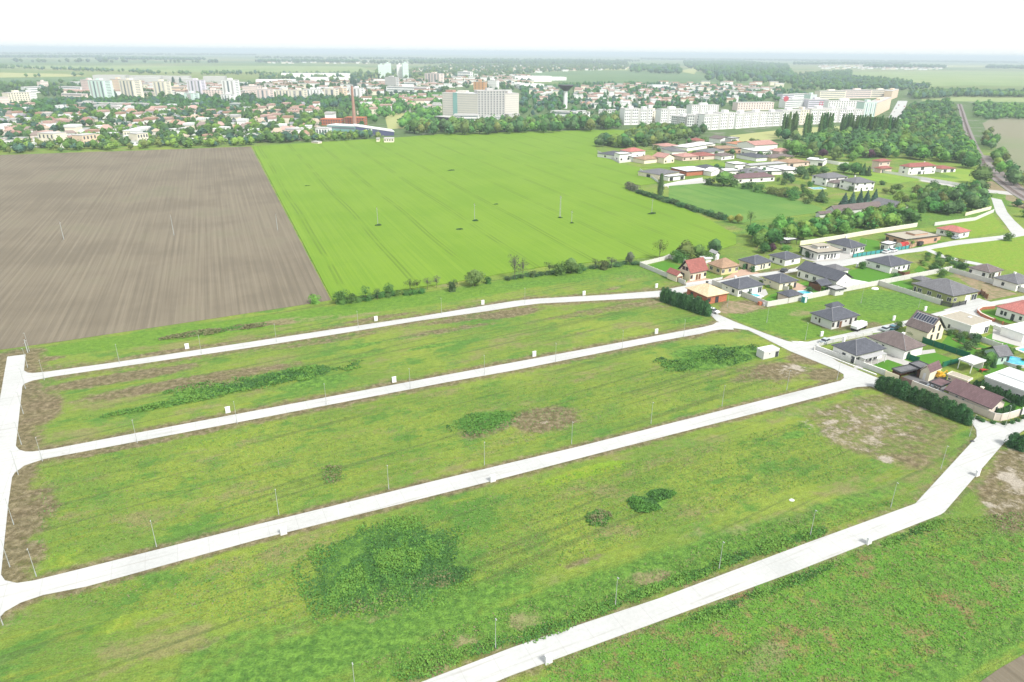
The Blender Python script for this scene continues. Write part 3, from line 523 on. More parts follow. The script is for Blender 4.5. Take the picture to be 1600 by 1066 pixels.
# --- individual trees around the middle village
MID = [('round','leaf_green',1130,291,263,34,'large dark round tree at the upper edge of the green field'),('bush','leaf_dark',1107,289,276,18,'bush at the left foot of the large round tree'),('bush','leaf_green',1146,292,278,20,'bush at the right foot of the large round tree'),
 ('shrub','leaf_green',1167,295,281,26,'dark shrub on the green field edge below the purple roof'),('shrub','leaf_green',1184,300,284,20,'shrub right of the one below the purple roof'),('shrub','leaf_olive',1205,303,290,22,'olive shrub on the edge of the small lawn'),('shrub','leaf_olive',1222,307,292,22,'shrub with pale leaves above the green field corner'),
 ('shrub','leaf_green',1240,310,293,24,'shrub below the blue garden pool'),('cone','leaf_dark',1282,315,295,22,'dark conifer in the villa garden left of the blue spruces'),('cone','leaf_blue',1318,322,300,18,'blue spruce, left end of the spruce group behind the barn'),('cone','leaf_blue',1330,322,298,16,'blue spruce second in the group behind the barn'),
 ('cone','leaf_blue',1342,320,296,16,'tall blue spruce in the middle of the group behind the barn'),('cone','leaf_blue',1353,318,296,15,'blue spruce right of the tallest in the group'),('cone','leaf_blue',1366,314,294,14,'blue spruce at the right end of the group behind the barn'),
 ('round','leaf_green',1335,273,250,22,'green tree directly behind the white villa'),('round','leaf_green',1318,270,251,20,'green tree left behind the white villa'),('cone','leaf_dark',1348,274,254,14,'dark conifer behind the right villa wing'),('cone','leaf_dark',1356,275,258,12,'small dark conifer right of the taller one behind the villa'),
 ('round','leaf_dark',1250,276,257,22,'dark tree left of the villa below the white wall'),('cone','leaf_dark',1259,280,262,12,'dark conifer left of the villa'),('round','leaf_green',1268,274,256,20,'bright tree left behind the villa roof'),('round','leaf_green',1287,272,258,18,'green tree above the villa roof'),
 ('bush','leaf_dark',1287,290,281,10,'round clipped bush in front of the left villa wing'),('bush','leaf_dark',1328,299,289,10,'round clipped bush in front of the right villa wing'),('bush','leaf_dark',1379,289,281,10,'round bush alone on the lawn right of the villa'),
 ('round','leaf_dark',1505,370,352,1,''),('bush','leaf_green',1573.5,376,361,15,'small bush tree alone at the corner of the bright meadow'),
 ('round','leaf_olive',1530,288,254,30,'broad tree beside the railway bend'),('round','leaf_green',1455,306,280,22,'round tree below the long white wall'),('cone','leaf_dark',1507,301,283,12,'dark conifer left of the level crossing road'),('cone','leaf_blue',1523,303,285,18,'blue-green conifer by the level crossing road'),
 ('cone','leaf_dark',1585,343,320,0,''),('bush','leaf_green',1348,420,406,12,'dense bush at the corner wall of the dark hipped house'),('sparse','leaf_bright',1424,388,373,14,'bright young tree in front of the brick bungalow'),('bush','leaf_green',1484,370,358,14,'bush before the red roofed bungalow'),
 ('round','leaf_purple',1206,394,378,14,'dark red plum tree behind the village houses'),('round','leaf_green',1194,396,376,20,'green tree left of the dark red plum tree'),('bush','leaf_bright',1227,391,381,18,'bright bush behind the hipped roofs'),('bush','leaf_dark',1253,396,385,12,'dark bush left of the flat roofed villa'),('bush','leaf_dark',1262,402,391,10,'dark bush at the gate of the flat roofed villa'),
 ('bush','leaf_dark',1176,425,413,10,'dark green bush in front of a cream wall'),('bush','leaf_dark',1162,421,410,7,'slim dark bush beside the tan tiled house'),('bush','leaf_green',1405,510,500,13,'green bush left of the house with solar panels'),('bush','leaf_green',1425,526,515,15,'green bush below the solar panel roof'),
 ('round','leaf_green',1543,572,545,18,'green tree left of the grey gabled cottage'),('cone','leaf_dark',1551,574,556,9,'small conifer in front of the grey gabled cottage'),('shrub','leaf_green',1531,560,546,16,'shrub beside the white garden pavilion'),('bush','leaf_green',1578,552,541,14,'bush behind the round pool'),
 ('bush','leaf_bright',1240,455,447,9,''),('bush','leaf_olive',1234,452,444,12,'olive bush on the terrace of the cream house'),('bush','leaf_dark',1291,455,448,8,'small dark bush by the grey garden shed'),('bush','leaf_dark',1472,410,402,10,'bush on the overgrown plot corner'),('shrub','leaf_green',1460,424,411,20,'shrub on the overgrown plot by the hipped house'),
 ('shrub','leaf_dark',1495,417,407,20,'dark shrub beside the brown roofed bungalow'),('shrub','leaf_dark',1504,420,408,14,'dark shrub touching the brown roofed bungalow'),('shrub','leaf_green',1470,433,418,14,'green shrub above the long white wall'),('bush','leaf_green',1400,434,425,12,'bush in front of the dark hipped house'),
 ('shrub','leaf_green',1507,528,516,12,'shrub behind the white modern house garden'),('shrub','leaf_olive',1493,523,513,10,'small olive shrub at the white modern house'),('shrub','leaf_green',1483,524,512,10,'shrub beside the wood gable of the solar panel house')]
for k, l, x, y, t_, w_, lab in MID:
    if lab: tree_px(k, l, x, y, t_, w_, lab, lod=.8)
def grove(px, n, kinds, leafs, hr, wr, label, group, mind=4.0, lod=.6, small=False, seed=1):
    r = random.Random(seed)
    for x, y in scatter(px, n, r, mind):
        h = r.uniform(*hr); k = r.choice(kinds); lf = r.choice(leafs)
        if small: small_tree(k, lf, x, y, h, h*r.uniform(*wr), label, group)
        else: tree(k, lf, x, y, h, h*r.uniform(*wr), label, group, lod=lod)
G4 = ['leaf_green', 'leaf_green', 'leaf_dark', 'leaf_bright']; G5 = ['leaf_green', 'leaf_dark', 'leaf_dark', 'leaf_olive']
grove([(1165,372),(1250,356),(1330,345),(1420,335),(1428,350),(1330,366),(1250,378),(1180,390)], 46, ['round','wide'], ['leaf_green','leaf_bright','leaf_green'], (6.5,10), (.75,1.0), 'leafy green tree in the belt between the barn and the upper village wall', 'trees of the belt above the village', 4.5, .6, False, 3)
grove([(1440,312),(1530,300),(1545,318),(1540,326),(1480,338),(1440,330)], 26, ['round','wide'], G5, (7,11), (.8,1.0), 'dark leafy tree in the grove left of the curved access road', 'trees of the grove by the access road', 5, .6, False, 4)
grove([(935,232),(1000,232),(1085,218),(1100,208),(1040,205),(990,210),(1000,218),(940,222)], 42, ['round','wide'], G5, (11,15), (.85,1.1), 'dense green tree in the wood behind the mid village houses', 'trees of the wood behind the mid village', 6, .5, True, 5)
grove([(632,215),(640,206),(700,202),(800,199),(900,194),(965,190),(966,204),(900,207),(800,210),(700,214)], 60, ['round','wide'], G5, (13,19), (.75,.95), 'tall leafy tree in the belt along the top edge of the green wheat field', 'trees along the top edge of the wheat', 6, .5, True, 6)
grove([(1216,228),(1250,234),(1300,240),(1400,245),(1500,250),(1530,262),(1500,215),(1400,205),(1300,215),(1215,215)], 66, ['round','wide','round'], G4+G5, (9,15), (.8,1.0), 'tall leafy tree in the park wood between the poplars and the railway', 'trees of the park wood', 7, .5, True, 8)
grove([(1225,296),(1280,296),(1290,318),(1260,322),(1230,314)], 12, ['shrub'], ['leaf_olive','leaf_green','leaf_bright'], (3,5), (1.1,1.5), 'rounded garden shrub on the slope above the green field corner', 'garden shrubs above the green field', 4, .5, False, 9)
grove([(1380,296),(1440,292),(1450,310),(1400,322),(1380,312)], 14, ['shrub','round'], ['leaf_green','leaf_olive','leaf_bright'], (3,6), (.9,1.3), 'garden tree among the hedges right of the white villa', 'garden trees right of the villa', 4, .5, False, 10)
grove([(1335,330),(1440,325),(1445,345),(1400,352)], 12, ['round','shrub'], ['leaf_green','leaf_bright'], (4,7), (.8,1.1), 'green tree below the long barn roof', 'trees below the barn', 4, .5, False, 11)
# poplar row
i = 0
for (x0, x1, n, yb, yt) in ((1220,1232,3,213,175),(1234,1243,3,212,174),(1254,1265,3,214,176),(1277,1298,5,214,173),(1311,1330,5,212,175),(1332,1398,17,214,178)):
    for j in range(n):
        x = x0+(x1-x0)*(j+.5)/n; tree_px('column', 'leaf_green', x, yb+rng.uniform(-1, 1)+(x-1220)*.02, yt+rng.uniform(-2, 4)+(x-1220)*.015, 6.2, f'tall poplar, {ordinal(i)} from the left in the row before the apartment blocks', group='poplars before the apartment blocks', lod=.35); i += 1
for x, yb, yt, l in ((1285,246,230,'purple tree left in the park wood'),(1358,247,230,'purple tree beside the red pagoda-like villa'),(1372,240,226,'purple tree behind the red villa')): tree_px('round', 'leaf_purple', x, yb, yt, 15, l, lod=.5)
for x, yb, yt, w_, l in ((1240,245,214,26,'big pale green tree at the left end of the park wood'),(1262,247,230,16,'smaller pale green tree before the park wood'),(1410,235,200,22,'pale willow-like tree right of the poplar row'),(1425,240,207,20,'pale round tree beside the willow-like tree'),(1332,252,234,18,'bright green tree above the white villa'),(1437,250,222,22,'yellow-green tree in the park wood near the red roof'),(1365,240,230,8,'small yellow-green tree at the red villa')):
    tree_px('round', 'leaf_bright', x, yb, yt, w_, l, lod=.6)
# railway side trees
grove([(1548,205),(1560,235),(1580,262),(1600,280),(1615,300),(1600,302),(1570,285),(1545,250),(1530,215)], 30, ['round','wide'], G4+['leaf_olive'], (8,12), (.8,1.05), 'round leafy tree between the railway and the bare field', 'trees right of the railway', 5.5, .5, True, 12)
grove([(1580,325),(1600,318),(1640,330),(1640,360),(1612,352)], 8, ['shrub','round'], G4, (4,7), (.9,1.2), 'green shrub at the right edge beyond the access road', 'shrubs at the right edge', 4, .5, False, 13)
grove([(1490,165),(1498,190),(1512,225),(1535,262),(1520,262),(1430,230),(1420,195),(1430,170)], 0, ['round','wide'], G4+G5, (8,13), (.8,1.0), 'leafy tree in the wood left of the railway line', 'trees of the wood left of the railway', 7, .5, True, 14)
grove([(950,232),(1030,240),(1120,246),(1200,252),(1280,262),(1300,250),(1240,232),(1160,220),(1060,222)], 46, ['shrub','round','shrub'], G5, (3.5,7), (.9,1.3), 'garden shrub or small tree between the middle village houses', 'garden trees of the middle village', 6, .5, True, 15)
grove([(1105,262),(1200,272),(1290,292),(1240,300),(1215,284),(1110,284)], 24, ['shrub','shrub','round'], G5, (3,6), (.9,1.3), 'garden shrub below the lower row of the middle village', 'garden shrubs below the middle village', 5, .5, True, 16)
canopy('woodland', [[(1168,376),(1250,360),(1330,348),(1420,337),(1428,350),(1330,366),(1250,378),(1185,390)],[(1440,312),(1530,300),(1545,318),(1540,326),(1480,338),(1440,330)]], 75, (5,8), ['leaf_green','leaf_bright','leaf_green'], 71, 'lower growth filling the belt and grove above the village', 120)
grove([(1340,430),(1372,404),(1296,446),(1242,470),(1245,440),(1180,430),(1150,470),(1330,424)], 14, ['bush'], ['leaf_green','leaf_bright','leaf_dark'], (1.2,2.4), (1.0,1.4), 'small round garden bush in the pool gardens', 'garden bushes in the pool gardens', 3, .5, False, 17)
grove([(1440,402),(1458,396),(1500,408),(1520,418),(1480,424),(1462,428),(1436,414)], 22, ['bush','shrub'], ['leaf_green','leaf_olive','leaf_bright'], (1.2,2.8), (1.1,1.6), 'bush on the overgrown plot between the village street and the path', 'bushes on the overgrown plot', 3, .5, False, 18)
grove([(1490,520),(1560,545),(1600,560),(1600,580),(1540,585),(1525,560),(1480,545)], 16, ['bush','shrub','cone'], ['leaf_green','leaf_dark'], (1.3,3.2), (.9,1.3), 'garden bush around the pavilion and the small cottage', 'garden bushes by the cottage', 3, .5, False, 19)
# weeds standing in the plots
def weeds(px, py, rx, ry, n, hmax, leafs, label, seed, name='tall_weeds', sz=.22, rag=.75):
    g = np.random.default_rng(seed); c = P(px, py); n2 = n*2; r = g.random(n2)**.5*1.25; a = g.random(n2)*2*math.pi
    u, v = r*rx*np.cos(a), r*ry*np.sin(a); x = c.x+u*math.cos(angA)-v*math.sin(angA); y = c.y+u*math.sin(angA)+v*math.cos(angA)
    f = np.zeros(n2); am = 0
    for k in range(7):
        fr = .35*1.55**k; th = g.random()*6.28; ph = g.random()*6.28; th2 = g.random()*6.28; f += np.sin(fr*(x*math.cos(th)+y*math.sin(th))+ph+1.3*np.sin(fr*.7*(x*math.cos(th2)+y*math.sin(th2))))/1.3**k; am += 1/1.3**k
    f = f/am; dens = 1.15-r+f*rag; keep = dens > g.random(n2)*.55; keep &= np.cumsum(keep) <= n; x, y, r, f, dens = x[keep], y[keep], r[keep], f[keep], dens[keep]; m_ = len(x)
    z = hmax*np.clip(dens, .1, 1)*np.clip(.55+f*1.1, .12, 1.2)*g.random(m_)**.45
    p = np.stack([x, y, z+.12], 1); V = quads(p, np.tile([0, 0, .8], (m_, 1)), sz, g, .25); q = np.clip((f*1.2+.5+g.normal(size=m_)*.22), 0, .999); mi = (q*len(leafs)).astype(int)
    o = bpy.data.objects.new(name, npmesh(name, V, m_, [MATS[l] for l in leafs], mi)); link(o); tag(o, label, kind='stuff')
WL = ['weed_dark', 'weed_dark', 'weed_dark', 'weed_mid', 'weed_mid', 'weed_light']
for i, (x, y, a, b) in enumerate([(1215,852,7,1.4),(1150,872,6,1.5),(1080,900,6,1.3),(1265,836,5,1.2),(995,930,5,1.2),(935,952,6,1.2),(850,985,6,1.4),(760,1010,5,1.3),(660,1045,5,1.8),(1430,832,7,1.0),(1255,903,8,1.0),(1130,950,8,1.0)]): weeds(x, y, a, b, 900, .4, ['weed_dark', 'weed_mid', 'weed_mid', 'weed_light'], 'tall rank grass on the bank of the outer street', 60+i, 'tall_grass', .15)
weeds(605, 885, 13.5, 10.5, 26000, .6, WL, 'tall dark green weeds in the big patch of the lowest plot', 1, sz=.15, rag=.38); weeds(590, 935, 8, 3, 1500, .3, ['weed_yellow', 'weed_dry', 'weed_light'], 'yellowing weeds below the big weed patch', 81, sz=.14); weeds(690, 905, 4, 2, 900, .4, ['weed_dry', 'weed_dark'], 'brownish weeds right of the big weed patch', 82, sz=.14)
weeds(1010, 786, 3.4, 2.4, 3200, .9, ['weed_dark', 'weed_dark', 'weed_mid'], 'dense dark weeds, lower lobe of the clump on the lowest plot', 2, sz=.16); weeds(1030, 774, 3.2, 1.6, 2200, .9, ['weed_dark', 'weed_dark', 'weed_mid'], 'dense dark weeds, upper lobe of the clump on the lowest plot', 12, sz=.16); weeds(933, 811, 2.4, 2.2, 2000, .8, ['weed_dark', 'weed_mid', 'weed_dry'], 'small round clump of dark weeds on the lowest plot', 3, sz=.16)
weeds(430, 592, 21, 4, 7500, .7, WL, 'long mound of weeds on the top plot', 4, sz=.2); weeds(330, 602, 9, 3, 1500, .6, ['weed_dry', 'weed_mid'], 'greyish weeds at the left end of the long mound', 83, sz=.18); weeds(262, 632, 15, 1.6, 2200, .6, WL, 'thin line of weeds on the top plot', 5, sz=.18)
weeds(1105, 560, 17, 5.5, 7000, .7, ['weed_mid', 'weed_mid', 'weed_light', 'weed_dark'], 'weedy mound left of the bare soil near the crossing', 6, sz=.2); weeds(757, 660, 7.5, 5, 4000, .6, ['weed_mid', 'weed_mid', 'weed_light', 'weed_dark'], 'weeds beside the round bare patch', 7, sz=.18, rag=.45)
weeds(350, 516, 16, 2.2, 3000, .6, ['weed_mid', 'weed_dry'], 'grass bank between the ploughed field and the first street', 8, sz=.2); weeds(520, 742, 2.6, 3.2, 420, .4, ['weed_dry', 'weed_mid', 'weed_dry'], 'scruffy weeds around the hollow in the middle plot', 9, sz=.16)
for i, (x, y, r1, r2) in enumerate([(590.6,353,1.8,1.2),(741.7,346,1.8,1.2),(875,341,2.2,1.4),(893,349.5,1.4,1),(1018,335,3,1),(705,267,3.5,1.2),(718,359,2.2,1.6),(775,320,2.5,1),(481,291,2.6,1.2)]):
    weeds(x, y, r1*.8, r2*.8, 350, .8, ['weed_dark', 'leaf_dark'], 'dark weeds in a small spot of the wheat field', 20+i, 'weed_spot', .3)
g2 = np.random.default_rng(4)
for i, (pts, n, hm) in enumerate([([(590,1060),(860,985),(1250,845),(1420,780),(1300,790),(1100,850),(900,915),(700,985),(560,1040)], 26000, .45), ([(850,1040),(1470,812),(1600,800),(1600,1000),(1450,1066),(860,1066)], 22000, .35), ([(60,940),(560,990),(1250,760),(1380,740),(1250,660),(900,740),(400,860)], 30000, .22), ([(60,730),(60,880),(400,800),(1240,600),(1120,560),(700,610)], 24000, .25)]):
    w_ = wpoly(pts); xs = [p[0] for p in w_]; ys = [p[1] for p in w_]; x = g2.uniform(min(xs), max(xs), n*2); y = g2.uniform(min(ys), max(ys), n*2); k = inpoly(x, y, w_); x, y = x[k][:n], y[k][:n]
    p = np.stack([x, y, g2.random(len(x))*hm*(.5+.5*np.sin(x*.7)*np.sin(y*.9+x*.2))+.03], 1); V = quads(p, np.tile([0, 0, .9], (len(x), 1)), .13, g2, .3)
    o = bpy.data.objects.new('grass_tufts', npmesh('grass_tufts', V, len(x), [MATS['weed_mid'], MATS['weed_light'], MATS['weed_dry'], MATS['weed_yellow']], g2.choice(4, len(x), p=[.3, .36, .22, .12]))); link(o)
    tag(o, ['grass tufts above the outer street', 'grass tufts below the outer street', 'grass tufts on the lowest plot', 'grass tufts on the middle plot'][i], kind='stuff')
# ================================================================== HOUSES
mat('plaster_white', (0.80,0.79,0.76), .08); mat('plaster_cream', (0.74,0.67,0.52), .08); mat('plaster_beige', (0.62,0.54,0.47), .08); mat('plaster_grey', (0.56,0.56,0.54), .08); mat('plaster_pink', (0.64,0.50,0.44), .08)
mat('plaster_yellow', (0.60,0.50,0.28), .08); mat('plaster_olive', (0.27,0.30,0.12), .08); mat('plaster_salmon', (0.50,0.31,0.22), .1); mat('plaster_mint', (0.42,0.55,0.48), .08); mat('plaster_lilac', (0.50,0.44,0.50), .06)
mat('glass_dark', (0.035,0.042,0.05), .1, rough=.2, spec=.5); mat('glass_blue', (0.10,0.16,0.20), .1, rough=.15, spec=.6); mat('frame_white', (0.78,0.78,0.76), .05); mat('frame_brown', (0.12,0.06,0.035), .1)
mat('wood_brown', (0.16,0.075,0.04), .2, 2); mat('dark_metal', (0.05,0.052,0.057), .1, rough=.5); mat('light_metal', (0.50,0.51,0.52), .05, rough=.45); mat('concrete_wall', (0.56,0.55,0.52), .12, .5); mat('green_mesh', (0.012,0.13,0.075), .12, 1.5)
mat('timber', (0.36,0.26,0.14), .15, 2); mat('gravel_tan', (0.34,0.31,0.25), .2, 1.5); mat('membrane_white', (0.62,0.63,0.63), .06); mat('membrane_grey', (0.36,0.36,0.36), .1); mat('paving_pink', (0.42,0.29,0.22), .15, 1.5); mat('paving_grey', (0.40,0.39,0.37), .12, 1.2)
mat('teal_plastic', (0.05,0.28,0.28), .08); mat('red_paint', (0.40,0.04,0.035), .08, rough=.5); mat('yellow_paint', (0.55,0.33,0.03), .08, rough=.5); mat('paint_white', (0.68,0.69,0.70), .03, rough=.35, spec=.5); mat('paint_silver', (0.38,0.43,0.47), .03, rough=.3, spec=.5); mat('paint_teal', (0.04,0.15,0.19), .03, rough=.3, spec=.5); mat('paint_black', (0.02,0.02,0.022), .03, rough=.3, spec=.5); mat('paint_green', (0.03,0.12,0.05), .05, rough=.4)
mat('solar_glass', (0.025,0.035,0.065), .1, rough=.45, spec=.3); mat('ridge_grey', (0.30,0.30,0.32), .1); mat('rubber', (0.02,0.02,0.02), .1); mat('galvanised', (0.36,0.38,0.37), .05, rough=.4)
s = NT('pool_water', .08, .5); s.out(s.mix((0.02,0.30,0.42), (0.05,0.42,0.52), s.step(s.noise(.9, 3), .4, .6)))
def tile(name, c, amt=.22):
    s = NT(name, .8, .2); k = s.n('ShaderNodeTexBrick'); s.t.links.new(s.obj(), k.inputs[0]); k.inputs['Scale'].default_value = 1; k.inputs['Brick Width'].default_value = .9; k.inputs['Row Height'].default_value = .42; k.inputs['Mortar Size'].default_value = .03
    k.inputs['Color1'].default_value = (*[v*1.12 for v in c], 1); k.inputs['Color2'].default_value = (*[v*.88 for v in c], 1); k.inputs['Mortar'].default_value = (*[v*.6 for v in c], 1)
    a = s.noise(.5, 4); b = s.noise(5, 3); return s.out(s.hsv(k.outputs[0], .5, 1, s.math('ADD', s.math('MULTIPLY_ADD', a, amt*2, 1-amt*2), s.math('MULTIPLY', b, amt*2))))
tile('roof_dark', (0.085,0.090,0.108)); tile('roof_grey', (0.145,0.145,0.155)); tile('roof_brown', (0.150,0.120,0.115)); tile('roof_purple', (0.145,0.092,0.098)); tile('roof_red', (0.27,0.10,0.085)); tile('roof_brightred', (0.40,0.15,0.13)); tile('roof_tan', (0.31,0.205,0.135)); tile('roof_pink', (0.40,0.22,0.19)); tile('roof_orange', (0.42,0.20,0.12)); tile('roof_palewood', (0.56,0.46,0.30), .12)
s = NT('brick_orange', .85, .2); k = s.n('ShaderNodeTexBrick'); mp = s.n('ShaderNodeMapping'); mp.inputs['Rotation'].default_value = (R_(90), 0, 0); s.t.links.new(s.tc.outputs['Object'], mp.inputs[0]); s.t.links.new(mp.outputs[0], k.inputs[0])
k.inputs['Scale'].default_value = 1; k.inputs['Brick Width'].default_value = .5; k.inputs['Row Height'].default_value = .25; k.inputs['Mortar Size'].default_value = .02; k.inputs['Color1'].default_value = (.46,.14,.065,1); k.inputs['Color2'].default_value = (.36,.105,.05,1); k.inputs['Mortar'].default_value = (.38,.22,.16,1)
s.out(s.hsv(k.outputs[0], .5, 1, s.math('MULTIPLY_ADD', s.noise(1.2, 4), .5, .75)))
M = MATS
def fit(L, N, Rr, z):
    """rectangle from three eave corners seen in the photo (left, nearest, right) at height z -> centre, a, b, angle"""
    l, n, r = (P(*q, z).xy for q in (L, N, Rr)); u = r-n; v = l-n
    ang_u = math.atan2(u.y, u.x); ang_v = math.atan2(v.y, v.x)-math.pi/2; d = (ang_v-ang_u+math.pi) % (2*math.pi)-math.pi
    w_ = v.length/(u.length+v.length); ang = ang_u+max(-.6, min(.6, d))*w_
    ux = Vector((math.cos(ang), math.sin(ang))); vx = Vector((-ux.y, ux.x)); a = max(1.2, u.dot(ux)); b = max(1.2, v.dot(vx))
    return n+ux*a/2+vx*b/2, a, b, ang
def openings(parent, spec, wd, place, zb, h, frame='frame_white', glass='glass_dark', wallm=None):
    """spec: one letter per bay: w window, W wide window, n narrow tall window, d door, D dark patio glazing, g garage, s small high window, . nothing"""
    n = len(spec)
    for i, ch in enumerate(spec):
        if ch == '.': continue
        cx = -wd/2+wd*(i+.5)/n; bw = wd/n
        ww, z0, z1 = dict(w=(1.7, .8, 2.25), W=(2.8, .7, 2.25), n=(1.0, .3, 2.35), d=(1.1, .05, 2.15), D=(3.2, .05, 2.3), g=(2.7, .05, 2.3), s=(.8, 1.5, 2.1), v=(1.0, .8, 2.1))[ch]
        ww = min(ww, bw*.86); k = min(1.0, (h-.15)/2.45); z0, z1 = zb+z0*k, zb+z1*k
        if ch in 'dg':
            m = MB(); m.box(cx-ww/2, cx+ww/2, -.05, .03, z0, z1); o = m.build('door' if ch == 'd' else 'garage_door', M['wood_brown'] if frame == 'frame_brown' else (M['dark_metal'] if ch == 'd' else M['frame_white']), parent); place(o)
            hd = MB().box(cx+ww*.32, cx+ww*.40, -.09, -.05, z0+.95, z0+1.05).build('handle', M['light_metal'], o)
        else:
            t_ = .08; m = MB(); m.box(cx-ww/2, cx+ww/2, -.03, .03, z0, z0+t_); m.box(cx-ww/2, cx+ww/2, -.03, .03, z1-t_, z1); m.box(cx-ww/2, cx-ww/2+t_, -.03, .03, z0+t_, z1-t_); m.box(cx+ww/2-t_, cx+ww/2, -.03, .03, z0+t_, z1-t_)
            if ww > 1.4: m.box(cx-t_/2, cx+t_/2, -.03, .03, z0+t_, z1-t_)
            o = m.build('window', M[frame], parent); place(o)
            MB().box(cx-ww/2+t_*.9, cx+ww/2-t_*.9, -.012, .012, z0+t_*.9, z1-t_*.9).build('pane', M[glass], o)
def roof_obj(kind, a, b, ov, e, rise, rm, root, cap='ridge_grey', fascia='dark_metal', caps=True):
    A, B = a/2+ov, b/2+ov; m = MB(); t_ = .16
    if kind == 'flat':
        m.box(-A, A, -B, B, e, e+.22, 1); rim = .18
        for q in ((-A, A, -B, -B+rim), (-A, A, B-rim, B), (-A, -A+rim, -B+rim, B-rim), (A-rim, A, -B+rim, B-rim)): m.box(*q, e+.2202, e+.42, 1)
        m.box(-A+rim, A-rim, -B+rim, B-rim, e+.2201, e+.27, 0); return m.build('roof', [M[rm], M[fascia]], root)
    if kind == 'gy':   # ridge along y
        A, B = B, A
    rl = max(0, A-B) if kind == 'hip' and a >= b else 0; rlb = max(0, B-A) if kind == 'hip' and b > a else 0
    z0, z1, z2 = e, e+t_, e+t_+rise
    def T(p): return (p[1]*-1, p[0], p[2]) if kind == 'gy' else p
    bot = [(-A,-B,z0),(A,-B,z0),(A,B,z0),(-A,B,z0)]; top = [(-A,-B,z1),(A,-B,z1),(A,B,z1),(-A,B,z1)]
    if kind == 'hip': r0, r1 = (-rl, -rlb, z2), (rl, rlb, z2)
    else: r0, r1 = (-A, 0, z2), (A, 0, z2)
    if kind in ('gx', 'gy'):
        k = z2-z1
        for sg in (-1, 1):
            q = [(-A, sg*B, z0+.03), (A, sg*B, z0+.03), (A, 0, z2), (-A, 0, z2)]; q2 = [(x, y, z+.2) for x, y, z in q]; VV = [T(p) for p in q+q2]
            m.add(VV, [(0,1,2,3),(0,1,5,4),(1,2,6,5),(3,0,4,7)], 1); m.add(VV, [(4,5,6,7)], 0)
        return m.build('roof', [M[rm], M[fascia]], root)
    V = [T(p) for p in bot+top+[r0, r1]]; m.add(V, [(3,2,1,0)], 1); m.add(V, [(0,1,5,4),(1,2,6,5),(2,3,7,6),(3,0,4,7)], 1)
    if kind != 'hip': F = [(4,5,9,8),(6,7,8,9)]; m.add(V, [(5,6,9),(7,4,8)], 1)
    elif a >= b: F = [(4,5,9,8),(5,6,9),(6,7,8,9),(7,4,8)]
    else: F = [(4,5,8),(5,6,9,8),(6,7,9),(7,4,8,9)]
    m.add(V, F, 0); ro = m.build('roof', [M[rm], M[fascia]], root)
    if caps:
        q = MB(); r0, r1 = T(r0), T(r1)
        if (Vector(r0)-Vector(r1)).length > .3: q.tube(r0, r1, .07, n=5)
        if kind == 'hip':
            for i, p in enumerate(top): q.tube(T(p), (r0 if (p[0] < 0 if a >= b else p[1] < 0) else r1), .05, n=5)
        q.build('ridge_cap', M[cap], ro)
    return ro
def house(L, N, Rr, e, rise, kind, wall, roof, left='', right='', label='', cat='house', ov=.55, chim=None, name=None, frame='frame_white', caps=True, group=None, upper=('', ''), fascia='dark_metal', back=True, cap='ridge_grey'):
    c, a, b, ang = fit(L, N, Rr, e); root = empty(name or 'house', (c.x, c.y, 0), ang, label, cat, group)
    ov_ = min(ov, a*.12, b*.12); a -= 2*ov_; b -= 2*ov_
    m = MB(); m.box(-a/2, a/2, -b/2, b/2, 0, e)
    if kind in ('gx', 'gy'):
        r = rise*((b if kind == 'gx' else a)/((b if kind == 'gx' else a)+2*ov_)); 
        if kind == 'gx': m.add([(-a/2,-b/2,e+.001),(-a/2,b/2,e+.001),(-a/2,0,e+r),(a/2,-b/2,e+.001),(a/2,b/2,e+.001),(a/2,0,e+r)], [(0,2,1),(3,4,5),(0,3,5,2),(1,2,5,4)])
        else: m.add([(-a/2,-b/2,e+.001),(a/2,-b/2,e+.001),(0,-b/2,e+r),(-a/2,b/2,e+.001),(a/2,b/2,e+.001),(0,b/2,e+r)], [(0,1,2),(3,5,4),(0,2,5,3),(1,4,5,2)])
    m.build('wall', M[wall], root); ro = roof_obj(kind, a, b, ov_, e, rise, roof, root, caps=caps, fascia=fascia, cap=cap)
    h = min(e, 2.8)
    def pr(o): o.location = (0, -b/2-.02, 0)
    def pl(o): o.location = (-a/2-.02, 0, 0); o.rotation_euler = (0, 0, -math.pi/2)
    openings(root, right, a, pr, 0, h, frame); openings(root, left[::1], b, pl, 0, h, frame)
    up = 2.9 if e > 4.5 else 2.75
    if upper[1]: openings(root, upper[1], a*(1 if e > 4.5 else .55), pr, up, 2.6, frame)
    if upper[0]: openings(root, upper[0], b*(1 if e > 4.5 else .55), pl, up, 2.6, frame)
    if back:
        def pb(o): o.location = (0, b/2+.02, 0); o.rotation_euler = (0, 0, math.pi)
        def pq(o): o.location = (a/2+.02, 0, 0); o.rotation_euler = (0, 0, math.pi/2)
        openings(root, '.w.w.', a, pb, 0, h, frame); openings(root, '.w..', b, pq, 0, h, frame)
    if chim:
        fx, fy, hc, cm = chim; zc = e+(rise if kind != 'flat' else .2)*.55
        MB().box(fx*a-.3, fx*a+.3, fy*b-.3, fy*b+.3, zc-.6, e+rise+hc).box(fx*a-.38, fx*a+.38, fy*b-.38, fy*b+.38, e+rise+hc+.002, e+rise+hc+.12).build('chimney', M[cm], ro)
    return root, a, b, ro
